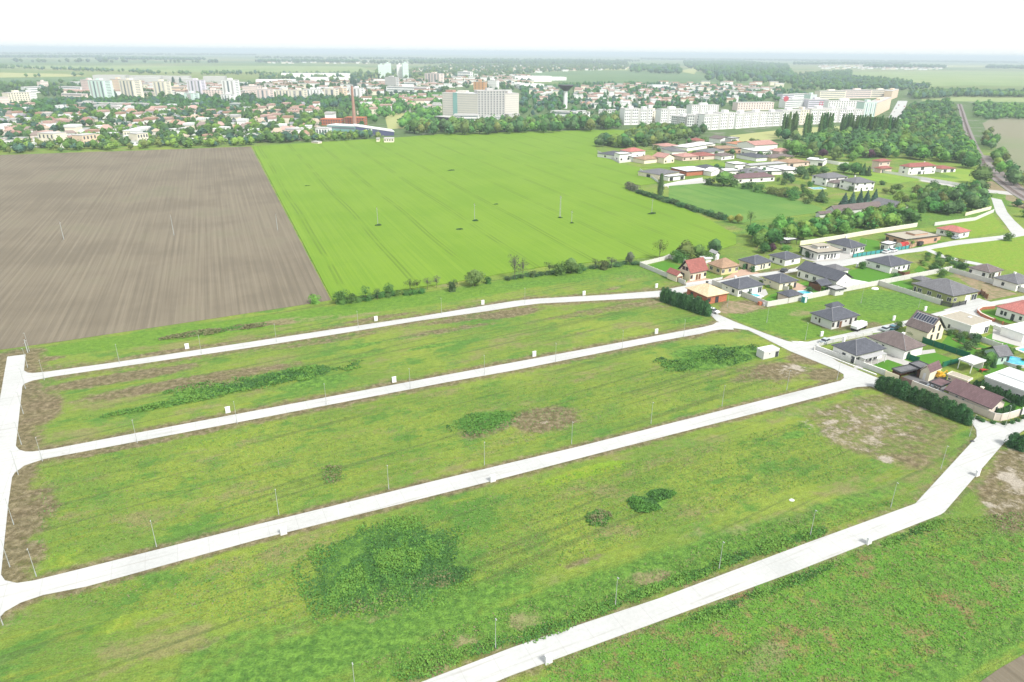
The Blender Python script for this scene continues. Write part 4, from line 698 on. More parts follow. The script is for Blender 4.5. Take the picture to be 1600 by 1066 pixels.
def canopy_house(L, N, Rr, e, roof, label, posts='dark_metal', kind='flat', rise=0, wallside=None, wall='plaster_white', cat='carport', name='carport', fascia='dark_metal'):
    c, a, b, ang = fit(L, N, Rr, e); root = empty(name, (c.x, c.y, 0), ang, label, cat)
    for sx in (-1, 1):
        for sy in (-1, 1): MB().box(sx*(a/2-.35)-.09, sx*(a/2-.35)+.09, sy*(b/2-.35)-.09, sy*(b/2-.35)+.09, 0, e).build('post', M[posts], root)
    roof_obj(kind, a, b, 0, e, rise, roof, root, caps=False, fascia=fascia)
    if wallside:
        q = dict(back=(-a/2+.5, a/2-.5, b/2-.5, b/2-.38), right=(a/2-.55, a/2-.45, -b/2+.5, b/2-.6), left=(-a/2+.45, -a/2+.55, -b/2+.5, b/2-.6), front=(-a/2+.5, a/2-.5, -b/2+.4, -b/2+.5))
        for k in wallside.split(): MB().box(*q[k], 0, e-.01).build('wall', M[wall], root)
    return root

# ---- the near village -------------------------------------------------
r_, a_, b_, _ = house((1056.5,421.5),(1079,428.5),(1109.5,423.5), 3.0, 4.2, 'gx', 'plaster_cream', 'roof_red', '.w..', 'w.dd.w', 'cream house with a steep dark red gable roof beside a walled lawn', chim=None, frame='frame_brown', upper=('ww', ''), caps=False)
house((1041.5,425.5),(1057.5,432.5),(1069,430), 2.3, 1.4, 'gy', 'plaster_cream', 'roof_red', '', 'g', 'small cream garage with a red gable roof left of the red gabled house', 'garage', name='garage', frame='frame_brown', caps=False, back=False)
house((1103,412),(1128,420.5),(1158,415.5), 2.8, 2.6, 'hip', 'plaster_yellow', 'roof_tan', 'ww', 'w.w.w', 'pale yellow house under a tan brown tiled hip roof', chim=(-.2, .3, .5, 'plaster_white'), cap='roof_tan')

house((1069.7,450.3),(1105,464.9),(1141,458.8), 2.9, 2.4, 'hip', 'brick_orange', 'roof_palewood', '.w.d..', 'w.D..', 'unplastered orange brick house with a pale unfinished roof', chim=(.05, .1, .6, 'dark_metal'), frame='frame_brown', cap='roof_palewood', fascia='timber')
house((1124.8,442),(1154,453),(1196,445.6), 2.9, 2.4, 'hip', 'plaster_white', 'roof_dark', '.s.w.', 'w.w.D', 'white house with dark hip roof beside a small blue pool', chim=(-.2, .2, .3, 'plaster_white'))
house((1152.3,406),(1179.8,414.5),(1208.5,408.8), 2.8, 2.2, 'hip', 'plaster_cream', 'roof_dark', '.d.', 'g.nn.w', 'cream house with dark hip roof behind dark bushes along the street')
house((1199.5,398.8),(1227.6,406.9),(1255,402), 2.7, 1.9, 'hip', 'plaster_white', 'roof_dark', '.w..w.', '..w..', 'white house with blue-grey hip roof left of the flat roofed villa')
house((1191.6,432.6),(1218.6,443.5),(1247.9,438.4), 2.8, 2.1, 'hip', 'plaster_cream', 'roof_dark', 's.s...', '.n.D.d', 'cream house with dark hip roof in the middle of the pool gardens')
canopy_house((1213,457.3),(1232.7,464.8),(1255.7,460), 2.3, 'roof_dark', 'open garden pavilion with dark hip roof beside a pool', 'frame_brown', 'hip', 1.3, 'left', 'plaster_pink', 'pavilion', 'pavilion')
house((1244.5,420.5),(1308,440.8),(1333,435), 3.1, 2.6, 'gy', 'plaster_white', 'roof_dark', 'n.w.w.w.n.', '..s.', 'long white house with dark gable roof and narrow windows', caps=False, chim=(.0, .28, .3, 'dark_metal'))
house((1283,416.5),(1307,425.5),(1326,420.5), 3.0, 1.6, 'hip', 'plaster_white', 'roof_grey', '', '..w..', 'grey hipped wing behind the long white house', caps=False)
canopy_house((1266,440),(1283,448),(1297,443.5), 2.2, 'roof_dark', 'black garden hut with open porch on a lawn', 'wood_brown', 'gx', 1.3, 'back left', 'wood_brown', 'garden hut', 'garden_hut')
house((1293,448.5),(1306,454.5),(1320.5,451), 2.2, .1, 'flat', 'plaster_grey', 'membrane_grey', '', '.s.', 'low grey flat shed at the long garden wall', 'shed', name='shed', back=False)
r_, a_, b_, ro_ = house((1251.8,385.3),(1278,396.6),(1316.5,391.3), 3.3, .1, 'flat', 'plaster_white', 'gravel_tan', '.w.n.', 'n.DnDn.', 'modern white villa with flat roofs and dark window bands', ov=1.2)
MB().box(-a_*.22, a_*.28, -b_*.05, b_*.32, 3.55, 4.7).build('upper_storey', M['plaster_grey'], r_); MB().box(-a_*.26, a_*.32, -b_*.09, b_*.36, 4.701, 4.95).build('upper_roof', M['gravel_tan'], r_)
for k in range(3): MB().box(-a_*.12+k*a_*.11, -a_*.12+k*a_*.11+a_*.07, -b_*.05-.04, -b_*.05, 3.75, 4.5).build('window', M['glass_dark'], r_)
house((1286,378.6),(1330.7,388.6),(1359.4,385), 2.8, 2.2, 'hip', 'plaster_white', 'roof_dark', '....w.', 'WdW.ww', 'white house with wide dark roof behind a teal fence', chim=(.3, .2, .3, 'plaster_white'))
house((1374,380),(1390,383.5),(1403,380.3), 3.0, .1, 'flat', 'plaster_white', 'membrane_white', 'D.', 'n.D', 'small white cube house with dark glazing beside the brick bungalow')
r_, a_, b_, _ = house((1384.5,366),(1415.6,375.5),(1466,368), 3.2, .1, 'flat', 'plaster_salmon', 'gravel_tan', 'w.w.w', '.w....w', 'long salmon brick bungalow with stepped flat roofs', frame='frame_brown')
MB().box(-a_*.05, a_*.35, -b_*.2, b_*.25, 3.45, 4.2).build('roof_box', M['plaster_salmon'], r_); MB().box(-a_*.06, a_*.36, -b_*.22, b_*.27, 4.201, 4.33).build('upper_roof', M['gravel_tan'], r_)
house((1462,356.5),(1500,364.8),(1517,361), 2.8, 1.9, 'hip', 'plaster_white', 'roof_brightred', '.w..w.', '.w.', 'white bungalow with faded red hip roof at the upper street', cap='roof_brightred')
house((1350,406.6),(1392.5,417.8),(1428.5,411.6), 2.8, 2.4, 'hip', 'plaster_white', 'roof_dark', 's.w..', '.n.w.w.d', 'white house with dark hip roof behind a long white wall')
house((1510,418.5),(1547,427.3),(1572,423.4), 2.8, 2.0, 'hip', 'plaster_white', 'roof_brown', 'w...w.', 'DD.d', 'white bungalow with grey-brown roof and wooden porch by the bright meadow', frame='frame_brown')
house((1549,434),(1590.4,445),(1622,440), 2.9, 2.3, 'hip', 'plaster_white', 'roof_grey', '..w...', 'w.w', 'white house with grey hip roof and thick white chimney', chim=(-.08, .0, .5, 'plaster_white'))
r_, a_, b_, _ = house((1424.8,442.9),(1489.5,463.8),(1531.7,455.2), 3.1, 3.0, 'hip', 'plaster_olive', 'roof_grey', 'nw.w.w.w', 'w.gD', 'large olive green house with broad grey hip roof')
house((1423,434.5),(1441,440),(1456,436.5), 2.6, .9, 'hip', 'plaster_olive', 'roof_grey', '', '.n.', 'low olive annex behind the large olive house', 'annex', name='annex', back=False, caps=False)
r_, a_, b_, _ = house((1262,489.9),(1301.6,503.2),(1347.7,494.2), 2.9, 2.3, 'hip', 'plaster_grey', 'roof_dark', '..s.w......', 'w.nd.s.n.w', 'newly built light grey house with black hip roof on bare ground', frame='frame_brown')
house((1286,477.5),(1300,482),(1322,479), 2.9, 1.2, 'hip', 'plaster_grey', 'roof_dark', '', '', 'rear wing of the newly built light grey house', 'house wing', name='house_wing', back=False, caps=False)
r_, a_, b_, _ = house((1299.4,539.2),(1338.2,556.8),(1384.3,544.5), 2.9, 2.5, 'hip', 'plaster_white', 'roof_dark', '..W.D', 'D.ndD.', 'white house with black hip roof behind a pierced grey corner wall', chim=(-.3, .35, .3, 'plaster_white'))
m = MB(); m.box(-a_*.46, a_*.34, -b_/2-2.6, -b_/2-.62, 2.55, 2.68); m.build('awning', M['membrane_grey'], r_)
for k in range(4): MB().box(-a_*.44+k*a_*.25, -a_*.44+k*a_*.25+.14, -b_/2-2.5, -b_/2-2.36, 0, 2.55).build('post', M['frame_white'], r_)
house((1353.4,526.4),(1415.2,549.5),(1448.8,541), 2.9, 2.7, 'hip', 'plaster_white', 'roof_brown', '..W.W......', '.d....', 'white house with large brown-grey hip roof between two green fences', chim=(.05, -.12, .3, 'plaster_white'))
r_, a_, b_, ro_ = house((1413,508.5),(1450.6,521.5),(1479.5,514.5), 3.3, 4.1, 'gy', 'plaster_cream', 'roof_brown', '.......', '.n.n.', 'cream gabled house with a row of solar panels on its roof', frame='frame_brown', upper=('', 'n.n'), caps=False, ov=.45)
sl = math.atan2(4.1, a_/2+.45); nrm = Vector((-math.sin(sl), 0, math.cos(sl)))
for k in range(8):
    t0, t1 = .50, .93; y0 = -b_/2+b_*(k+.10)/8.2; y1 = y0+b_/8.2*.86; X0 = -(a_/2+.45); pts = []
    for (tt, yy) in ((t0, y0), (t0, y1), (t1, y1), (t1, y0)): pts.append(Vector((X0*(1-tt), yy, 3.46+4.1*tt)))
    m = MB(); lo = [p+nrm*.06 for p in pts]; hi = [p+nrm*.14 for p in pts]; m.add([*lo, *hi], [(3,2,1,0),(4,5,6,7),(0,1,5,4),(1,2,6,5),(2,3,7,6),(3,0,4,7)], 1)
    i2 = [p*.9+(sum(hi, Vector())/4)*.1+nrm*.004 for p in hi]; m.poly(i2[::-1] if (i2[1]-i2[0]).cross(i2[2]-i2[0]).dot(nrm) < 0 else i2, 0); m.build('solar_panel', [M['solar_glass'], M['light_metal']], ro_)
r_, a_, b_, _ = house((1466,495),(1518,511.2),(1551.9,503.8), 3.6, .1, 'flat', 'plaster_white', 'gravel_tan', '...w......', 'g..D', 'modern white box house with sandy flat roof and skylight', ov=.15, fascia='plaster_white'); MB().box(a_*.15, a_*.28, -b_*.05, b_*.03, 3.88, 4.1).build('skylight', M['membrane_white'], r_)
house((1554,479),(1607,495),(1650,485), 3.0, 2.4, 'hip', 'plaster_white', 'roof_brightred', '.WW.d.w.', '.w.w.', 'white house with bright red hip roof at the right edge', cap='roof_brightred')
house((1473,609.8),(1549.6,640.5),(1582,630.5), 2.7, 2.1, 'gy', 'plaster_beige', 'roof_purple', '..w.w.......', '..D..', 'long beige house with purple-brown gable roof inside the corner wall', chim=(.05, -.05, .5, 'plaster_cream'), caps=False, ov=.9)
canopy_house((1450.5,598.5),(1470.5,606),(1488,599), 2.5, 'roof_purple', 'purple roofed carport attached left of the long purple house', 'frame_brown')
house((1478,586.5),(1512,597.3),(1522,593.5), 2.7, .1, 'flat', 'plaster_pink', 'gravel_tan', 's..s.', '.d', 'pink-beige garage block with pale flat roof behind the purple roofs', 'garage', name='garage_block', back=False, fascia='plaster_cream')
house((1436.3,579.3),(1453.5,584.5),(1474.5,577.3), 2.3, 1.7, 'gx', 'plaster_cream', 'roof_purple', '.g.', '..s.', 'cream barn-like shed with plum roof and double doors', 'shed', name='barn_shed', ov=.15, back=False, caps=False, fascia='plaster_cream')
canopy_house((1394,577),(1407.5,584),(1437,576), 2.4, 'roof_grey', 'dark open shelter at the left corner of the grey yard', 'wood_brown', wallside='back', wall='wood_brown', cat='shelter', name='shelter')
canopy_house((1421,568.7),(1438,577),(1453,572.2), 2.7, 'roof_grey', 'dark lean-to shelter behind the cream shed', 'wood_brown', wallside='back right', wall='wood_brown', cat='shelter', name='shelter')
canopy_house((1495.5,562.7),(1520.3,571),(1543,565.5), 2.6, 'membrane_white', 'white flat-topped garden pavilion open on the left', 'frame_white', wallside='right', wall='plaster_white', cat='pavilion', name='pavilion', fascia='membrane_white')
house((1541,546),(1561,559),(1576,553), 2.5, 2.0, 'gx', 'plaster_mint', 'roof_grey', '.w.', '.w.d', 'small pale green cottage with steep grey roof among shrubs', caps=False)
r_, a_, b_, _ = house((1535.3,590.5),(1625,622),(1668,607), 3.3, .1, 'flat', 'plaster_grey', 'membrane_white', '...ww.w...', '.', 'big white-roofed hall at the right edge behind slim thujas', 'hall', name='hall', ov=.2, fascia='membrane_white', back=False); MB().box(-a_*.1, a_*.1, b_*-.05, b_*.45, 3.56, 4.0).build('roof_ridge', M['membrane_white'], r_)
r_, a_, b_, _ = house((1182.5,545.5),(1194,551.5),(1218,546.5), 2.1, .05, 'flat', 'plaster_grey', 'membrane_white', '', '.s.d', 'white site container with grey sides beside the cross street', 'container', name='site_container', ov=.05, back=False, fascia='membrane_white')
house((1579,497),(1597,505),(1640,500), .1, .1, 'flat', 'paving_grey', 'paving_grey', '', '', 'low concrete slab beside the brick garden wall', 'slab', name='concrete_slab', back=False, fascia='paving_grey') if False else None
house((1563,512),(1600,524),(1650,514), 2.4, .1, 'flat', 'plaster_white', 'membrane_white', '.g.', '', 'low white garage block at the right edge below the red roofed house', 'garage', name='garage_block', back=False, fascia='membrane_white', ov=.1)
canopy_house((1221,372.5),(1229,376.5),(1244,373.5), 2.2, 'membrane_white', 'white open-sided shed roof among trees above the village', 'dark_metal', cat='shelter', name='shelter', wallside='back', wall='concrete_wall')
house((1094,402),(1103,406),(1113,404), 2.2, .05, 'flat', 'plaster_white', 'membrane_white', '', '', 'white flat garden shed behind the tan roofed house', 'shed', name='shed', back=False, fascia='membrane_white'); house((1110,393.5),(1118,398.5),(1124,397), 2.4, .9, 'gy', 'plaster_white', 'membrane_grey', '', '', 'whitish greenhouse-like shed among the trees behind the tan roof', 'shed', name='shed', back=False, caps=False)
# ---- villas and barn further up
house((1274,274),(1292,279.5),(1320,275.5), 5.2, 2.4, 'hip', 'plaster_white', 'roof_grey', 'w.w', 'w.w.w', 'left wing of the white villa, with grey hip roof', upper=('w.w', 'w.w.w'), back=False, caps=False)
house((1315,281),(1337,287),(1365,284.2), 5.2, 2.6, 'hip', 'plaster_white', 'roof_grey', 'w.w', 'w.d.w.w', 'right wing of the white villa, with balcony front and grey hip roof', upper=('w.w', 'w.w.w'), back=False, chim=(0, .2, .5, 'plaster_white'), caps=False)
house((1294,283.5),(1303,287),(1317,284), 2.8, 1.4, 'hip', 'plaster_white', 'roof_brown', '', 'D', 'low brown-roofed link between the two wings of the white villa', 'annex', name='annex', back=False, caps=False)
house((1295,327),(1305,331.5),(1373.5,322.3), 2.4, 2.4, 'gx', 'plaster_grey', 'roof_brown', '.', '', 'long low barn with dark roof beside the tree belt', 'barn', name='barn', back=False, caps=False, ov=.3)
house((1276,333),(1281,335.5),(1299,333), 1.9, 1.0, 'gx', 'plaster_grey', 'roof_brown', '', '', 'small dark roofed lean-to at the left end of the long barn', 'shed', name='shed', back=False, caps=False)
house((1371,317),(1391,326.5),(1410,320.5), 2.8, 2.8, 'gy', 'plaster_grey', 'roof_grey', '..', 'w.w', 'grey gabled house at the right end of the long barn', back=False, caps=False)
house((1366,250.5),(1375,253.2),(1388.5,250.8), 6.2, 1.5, 'hip', 'plaster_pink', 'roof_red', '', 'w.w', 'tall red tiered villa beside purple trees', upper=('', 'w.w'), back=False, caps=False, ov=1.2)
house((1370,262),(1377,264.5),(1391,262), 3.0, 1.4, 'hip', 'plaster_pink', 'roof_red', '', 'D.', 'lower red roofed porch of the tiered villa', 'annex', name='annex', back=False, caps=False, ov=1.2)
house((1411,258.6),(1421,262),(1457,258.3), 5.4, 2.2, 'hip', 'plaster_white', 'roof_red', 'w', 'w.Dd.w', 'large white villa with red-brown hip roof behind the white wall', upper=('w', 'w.D.w'), back=False, caps=False, chim=(.25, .1, .6, 'plaster_white'))
house((1459,260),(1472,264.8),(1487,262), 2.6, 1.6, 'hip', 'plaster_white', 'roof_red', '', 'DD', 'small red roofed outbuilding right of the large white villa', 'outbuilding', name='outbuilding', back=False, caps=False)
# ---- the middle village
MV = [((947,238),(958,243.5),(973,239),3,2.2,'hip','plaster_white','roof_dark','w','.w','white house with blue-black hip roof at the left tip of the middle village'),((962,239),(968,241.5),(986,240),5.5,.1,'flat','plaster_white','membrane_white','w','w.D','white two-storey cube house with grey porch at the middle village tip'),
 ((975,234.3),(984,238),(1004,235),5,2.4,'hip','plaster_white','roof_brightred','','w.w.w','white house with bright red hip roof at the left of the middle village'),((985,244.5),(989,246.3),(998,245),3.5,.1,'flat','plaster_white','membrane_white','','.w.','small white box between the cube house and a brown roof'),
 ((996,246.5),(1007,250.5),(1025,246.8),3,2.3,'hip','plaster_cream','roof_tan','','','low house with wide brown hip roof on the field side'),((1027,243.5),(1038,247.5),(1049,244.5),4.2,2.6,'gy','plaster_cream','roof_pink','','w.w','cream house with pink-red roof and a gable facing the field'),
 ((1055,241.5),(1067,246),(1088,243.2),3,2.2,'hip','plaster_pink','roof_pink','','w.w.w','pink-walled house with salmon hip roof near the strip of crop'),((1082,239.5),(1095,244.5),(1117,241.5),3,2.0,'hip','plaster_pink','roof_red','','w..w','house with wide dark red hip roof near the strip of crop'),
 ((1036,231.5),(1050,237.5),(1073,236.5),3,2.0,'hip','plaster_white','roof_grey','','','house with grey hip roof in the second row of the middle village'),((1026,225.5),(1037,229.5),(1059,227),3,1.8,'hip','plaster_white','roof_pink','','w.w','long white house with pale pink roof against the wood'),
 ((1060,227),(1074,231.5),(1106,223),3,.1,'flat','plaster_white','membrane_white','','','long white flat-roofed house sloping away behind the grey roofs'),((1081,217.5),(1088,220.5),(1097,218.5),3,2,'hip','plaster_pink','roof_red','','','small brown-red roof peeping out at the right end of the wood'),
 ((1113,228.5),(1124,233.5),(1153,231),4,.9,'flat','plaster_salmon','roof_tan','d','w.w.w.w','terrace with orange-red walls and white bays'),((1097,234),(1107,238.5),(1124,234),3,1.8,'hip','plaster_grey','roof_grey','','','grey roofed house left of the orange-red terrace'),
 ((1118,241),(1128,244.8),(1142,241.5),3,1.8,'hip','plaster_white','roof_brown','','w.w','house with grey-pink hip roof before a green hedge'),((1120,214.5),(1126,218),(1138,215.5),4,2,'gy','plaster_white','roof_brown','','','small white gabled house by the straw meadow'),
 ((1139,214.5),(1143,216.5),(1152,215),6,.1,'flat','plaster_grey','membrane_grey','','w.w','light grey two-storey block beside the small white gabled house'),((1146,222.5),(1153,226.5),(1168,224),3.5,2.2,'hip','plaster_white','roof_orange','','','white house with orange hip roof in the middle village'),
 ((1166,222.5),(1180,228),(1206,224),5.5,2.4,'gx','plaster_white','roof_pink','w','w.w.w','large white house with long pink-red roof'),((1166,232),(1181,237.2),(1201,234.5),4.5,.1,'flat','plaster_white','membrane_white','w.w','..w','modern white flat-topped house before the pink-red roof'),
 ((1157,240.5),(1182,247.3),(1201,244.5),3,1.8,'hip','plaster_white','roof_dark','','','long house with blue-grey hip roof, left of the twin roofs'),((1190,243.2),(1206,247.3),(1237,243.5),3,1.8,'hip','plaster_yellow','roof_brown','','d','long pale yellow house with brown-grey hip roof, right of the twin roofs'),
 ((1208,233.5),(1218,237.5),(1231,234.5),4,2,'hip','plaster_pink','roof_pink','','','pale pink roofed house below dark trees'),((1139,253.5),(1149,257.5),(1164,255),4,.1,'flat','plaster_white','membrane_white','','.w','white flat-roofed cube on the lower row of the middle village'),
 ((1165,256.5),(1173,260),(1232,253.5),3,.1,'flat','plaster_white','membrane_grey','','.D.w.D.w','very long white bungalow with dark openings and flat roof'),((1153,266.3),(1166,271),(1195,267.8),3,2.2,'hip','plaster_white','roof_grey','','','house with light grey hip roof in front of the long white bungalow'),
 ((1146,275),(1153,279.8),(1205,274.5),3,2.3,'hip','plaster_white','roof_purple','','w.w.w.w','long white house with dark purple-grey roof above the green field'),((1127,264),(1133,268),(1154,266),3.5,.1,'flat','plaster_white','membrane_white','','D.w','white box house with dark window left of the light grey hip roof'),
 ((1054,262),(1073,268.8),(1104,264.8),3,.1,'flat','brick_orange','membrane_white','w','','bungalow with reddish stone wall and pale flat roof'),((1091,259.5),(1104,264),(1118,261.3),3,1.9,'hip','plaster_white','roof_dark','','','house with dark slate hip roof behind the reddish stone wall'),
 ((1106,265.5),(1112,269),(1127,264.8),3,1.6,'gy','plaster_white','membrane_white','','.D','white gabled garage with dark door beside the slate roof'),((1010,266),(1030,273.8),(1051,266.8),3,1.6,'hip','plaster_cream','roof_grey','.D.','D','house with pale grey hip roof left of the lone poplar'),
 ((1038,274.3),(1045,277),(1068,273.2),2.8,.1,'flat','plaster_white','membrane_white','','D.D','white flat porch in front of the pale grey hip roof'),((1218,250.5),(1232,255.7),(1257,251.5),3,1.9,'hip','plaster_pink','roof_tan','','D.w','house with brownish roof at the right of the middle village'),
 ((1245,244.5),(1259,249.5),(1286,253),4,.1,'flat','plaster_white','membrane_white','w','w.D','long white modern house with pale flat roof near the park wood'),((1217,259),(1229,267),(1247,263),3,.1,'flat','plaster_white','membrane_white','','','plain white flat block left of the dark garden trees'),((1186,262.5),(1196,268),(1220,266.5),2.6,.1,'flat','plaster_white','membrane_white','','D.','low white garden wing in front of the long bungalow'),
 ((1233,305),(1238,307.5),(1244,306),2.4,.1,'flat','plaster_white','membrane_white','','','')]
for L, N, Rr, e, ri, kd, wl_, rf, lf, rt, lab in MV:
    if lab: house(L, N, Rr, e, ri, kd, wl_, rf, lf, rt, lab, back=False, caps=False, frame='frame_brown')
# ================================================================== WALLS, FENCES
def wall(pts, h, m, label, t_=.2, posts=False, postm=None, name='garden_wall', cat='wall', sp=2.5, cap=None, gaps=False):
    W = [P(*p).xy for p in pts]; root = empty(name, (W[0].x, W[0].y, 0), 0, label, cat); O = W[0]; k = 0
    m1 = MB(); m2 = MB()
    for i in range(len(W)-1):
        a, b = W[i]-O, W[i+1]-O; d = (b-a); L = d.length; d = d/L; nn = Vector((-d.y, d.x))*t_/2
        q = [(a+nn), (b+nn), (b-nn), (a-nn)]
        if gaps:
            z = 0
            while z < h-.1: m1.add([(*p, z) for p in q]+[(*p, z+.13) for p in q], [(3,2,1,0),(4,5,6,7),(0,1,5,4),(1,2,6,5),(2,3,7,6),(3,0,4,7)]); z += .2
        else: m1.add([(*p, -.05) for p in q]+[(*p, h-(.03 if i % 2 else 0)) for p in q], [(3,2,1,0),(4,5,6,7),(0,1,5,4),(1,2,6,5),(2,3,7,6),(3,0,4,7)])
        if cap: nn2 = nn*1.5; q2 = [(a+nn2), (b+nn2), (b-nn2), (a-nn2)]; m2.add([(*p, h+.001+.002*i) for p in q2]+[(*p, h+.08+.002*i) for p in q2], [(3,2,1,0),(4,5,6,7),(0,1,5,4),(1,2,6,5),(2,3,7,6),(3,0,4,7)])
        if posts:
            n = max(1, int(L/sp))
            for j in range(n+(i == len(W)-2)):
                if k >= 95: break
                p = a+d*L*j/n; MB().box(-.14, .14, -.14, .14, -.05, h+.12).build('post', M[postm or m], root, (p.x, p.y, 0)); k += 1
    m1.build('panel', M[m], root)
    if cap: m2.build('coping', M[cap], root)
    return root
CW = 'concrete_wall'
wall([(1070,445),(1000,416),(1037,407),(1045,403.5),(1070,412)], 1.7, CW, 'pale concrete panel wall around the lawn left of the red gabled house', posts=True)
wall([(1072,446),(1100,442),(1128,436.5)], .9, 'plaster_grey', 'low grey front wall of the red gabled house', posts=True)
wall([(1112.5,444.5),(1198.8,479.4),(1230,474),(1300,459.5),(1371,445.7),(1422,435.6),(1485.7,423)], 1.9, CW, 'long pale concrete wall enclosing the pool gardens', posts=True, sp=3.2)
wall([(1373,446),(1432,465),(1470,476.6)], 1.9, CW, 'pale concrete wall between the green plot and the olive house', posts=True)
wall([(1470,477),(1487.5,480.5),(1508,476)], 1.6, 'dark_metal', 'dark slatted gate fence in front of the olive house', name='slat_fence', cat='fence', t_=.08, gaps=True, posts=True)
wall([(1526,462),(1532,459),(1542,467)], 1.7, 'wood_brown', 'dark brown slatted fence right of the olive house', name='slat_fence', cat='fence', t_=.08, gaps=True, posts=True)
wall([(1483,425),(1540,441),(1604,459)], 1.9, 'plaster_grey', 'long grey block wall between the dry plot and the hipped houses', posts=True)
wall([(1348.8,414.5),(1380,423),(1402,429.5)], 2.0, 'plaster_white', 'long white wall along the dark hipped house', posts=False, cap='plaster_white'); wall([(1402,430),(1412,433),(1420,431)], 1.9, 'wood_brown', 'short brown timber fence at the end of the white wall', name='timber_fence', cat='fence')
wall([(1171,436),(1200,445),(1231,455.5)], 1.7, CW, 'pale wall between the small pool and the cream house', posts=True)
wall([(1274.6,547.5),(1310,560.5),(1345,573),(1381.5,586.5)], 1.5, 'plaster_grey', 'pierced grey block wall round the corner of the black roofed house', posts=True, sp=1.6, cap='plaster_white')
wall([(1272,548.6),(1309,563),(1369,586.5)], .35, 'plaster_white', 'low white kerb wall in front of the pierced wall', t_=.3); wall([(1272,547.5),(1279,541),(1300,536)], 1.1, 'plaster_grey', 'grey slatted fence along the street by the black roofed house', name='slat_fence', cat='fence', t_=.08, gaps=True, posts=True)
wall([(1302,535.5),(1348,526),(1362,523)], 1.1, 'plaster_grey', 'grey slatted street fence of the brown-grey roofed house', name='slat_fence', cat='fence', t_=.08, gaps=True, posts=True)
wall([(1381.5,549),(1405,557),(1434,567.5)], 1.8, 'green_mesh', 'dark green screen fence right of the black roofed house', name='screen_fence', cat='fence', t_=.05, posts=True, postm='paint_green'); wall([(1441,535.5),(1475,547),(1513,560)], 1.8, 'green_mesh', 'dark green screen fence below the vegetable beds', name='screen_fence', cat='fence', t_=.05, posts=True, postm='paint_green')
wall([(1472,574),(1484,570.5),(1496,567.5)], 1.6, 'green_mesh', 'dark green screen fence behind the plum roofed shed', name='screen_fence', cat='fence', t_=.05, posts=True, postm='paint_green')
wall([(1332,402.5),(1360,398),(1390,393.5),(1420,388.5)], 1.5, 'teal_plastic', 'teal screen fence along the upper street', name='screen_fence', cat='fence', t_=.05, posts=True, postm='dark_metal')
wall([(1383,589),(1404,597)], 1.8, 'plaster_cream', 'cream wall segment at the left end of the long hedge', posts=True); wall([(1404,597),(1424,604.5)], 1.8, 'wood_brown', 'dark brown gate behind the long hedge', name='gate', cat='gate', t_=.08, gaps=True, posts=True)
wall([(1424,605),(1476,625),(1520,643),(1543.6,653),(1552,656.5),(1563,658),(1576,655),(1590,650.5)], 1.8, 'plaster_beige', 'long beige wall curving round the corner of the purple roofed house', posts=True, cap=CW, sp=3); wall([(1590,650.3),(1596,648)], 1.7, 'dark_metal', 'dark gate at the right end of the curved corner wall', name='gate', cat='gate', t_=.08, gaps=True); wall([(1596,648),(1640,634)], 1.8, 'plaster_white', 'white wall right of the dark gate', posts=True)
wall([(1250,383.5),(1300,376),(1355,366.5),(1416,357),(1432,354.5)], 1.9, 'plaster_cream', 'long cream wall below the tree belt', posts=True, sp=4, cap='plaster_white')
wall([(1508,337.5),(1547.5,327.5)], 1.8, 'plaster_cream', 'pale upper wall left of the curved access road', posts=True, sp=4); wall([(1460,353),(1482,350),(1523.5,344.5),(1552,332)], 1.8, 'plaster_grey', 'pale lower wall bending towards the curved access road', posts=True, sp=4)
wall([(1000,267.5),(1014,276),(1029,286.5),(1037,292),(1060,287),(1097,281.5)], 1.7, 'plaster_grey', 'grey wall round the pale grey hipped house on the wheat edge', sp=4, posts=True); wall([(934,239),(950,246),(967.5,255),(1000,251.5),(1045,251)], 1.8, 'plaster_grey', 'grey wall round the left tip of the middle village', posts=True, sp=4)
wall([(1280,338.5),(1320,335),(1378,327)], 1.2, 'timber', 'low timber fence in front of the long barn', name='timber_fence', cat='fence', posts=True)
wall([(1363.8,268),(1400,273.5),(1440,280.5),(1504,291.5)], 1.8, 'plaster_white', 'long white wall running to the railway crossing', posts=True, sp=5, cap='plaster_pink')
wall([(1286,254),(1310,258),(1325,259)], 2.4, 'plaster_white', 'white garden wall right of the long white modern house', cap='plaster_white')
wall([(1553.8,482),(1533,484),(1527,488),(1532,493.5),(1545,500),(1553,503)], 1.0, 'brick_orange', 'curved orange brick garden wall before the bright red roof', cap='plaster_pink', t_=.35); wall([(1553,503),(1566,508),(1586,513.5)], 1.2, 'wood_brown', 'brown slatted fence at the end of the curved brick wall', name='slat_fence', cat='fence', t_=.08, gaps=True, posts=True, postm='brick_orange')
wall([(1484,518),(1524,531),(1564,545)], 1.6, 'plaster_grey', 'grey wall behind the vegetable beds', posts=True); wall([(1415,389),(1440,382.5),(1468,375)], 1.7, 'plaster_salmon', 'salmon brick wall along the brick bungalow', posts=True); wall([(1552,513),(1572,521),(1600,531)], 1.2, 'plaster_white', 'low white wall below the white garage block', cap='plaster_white')
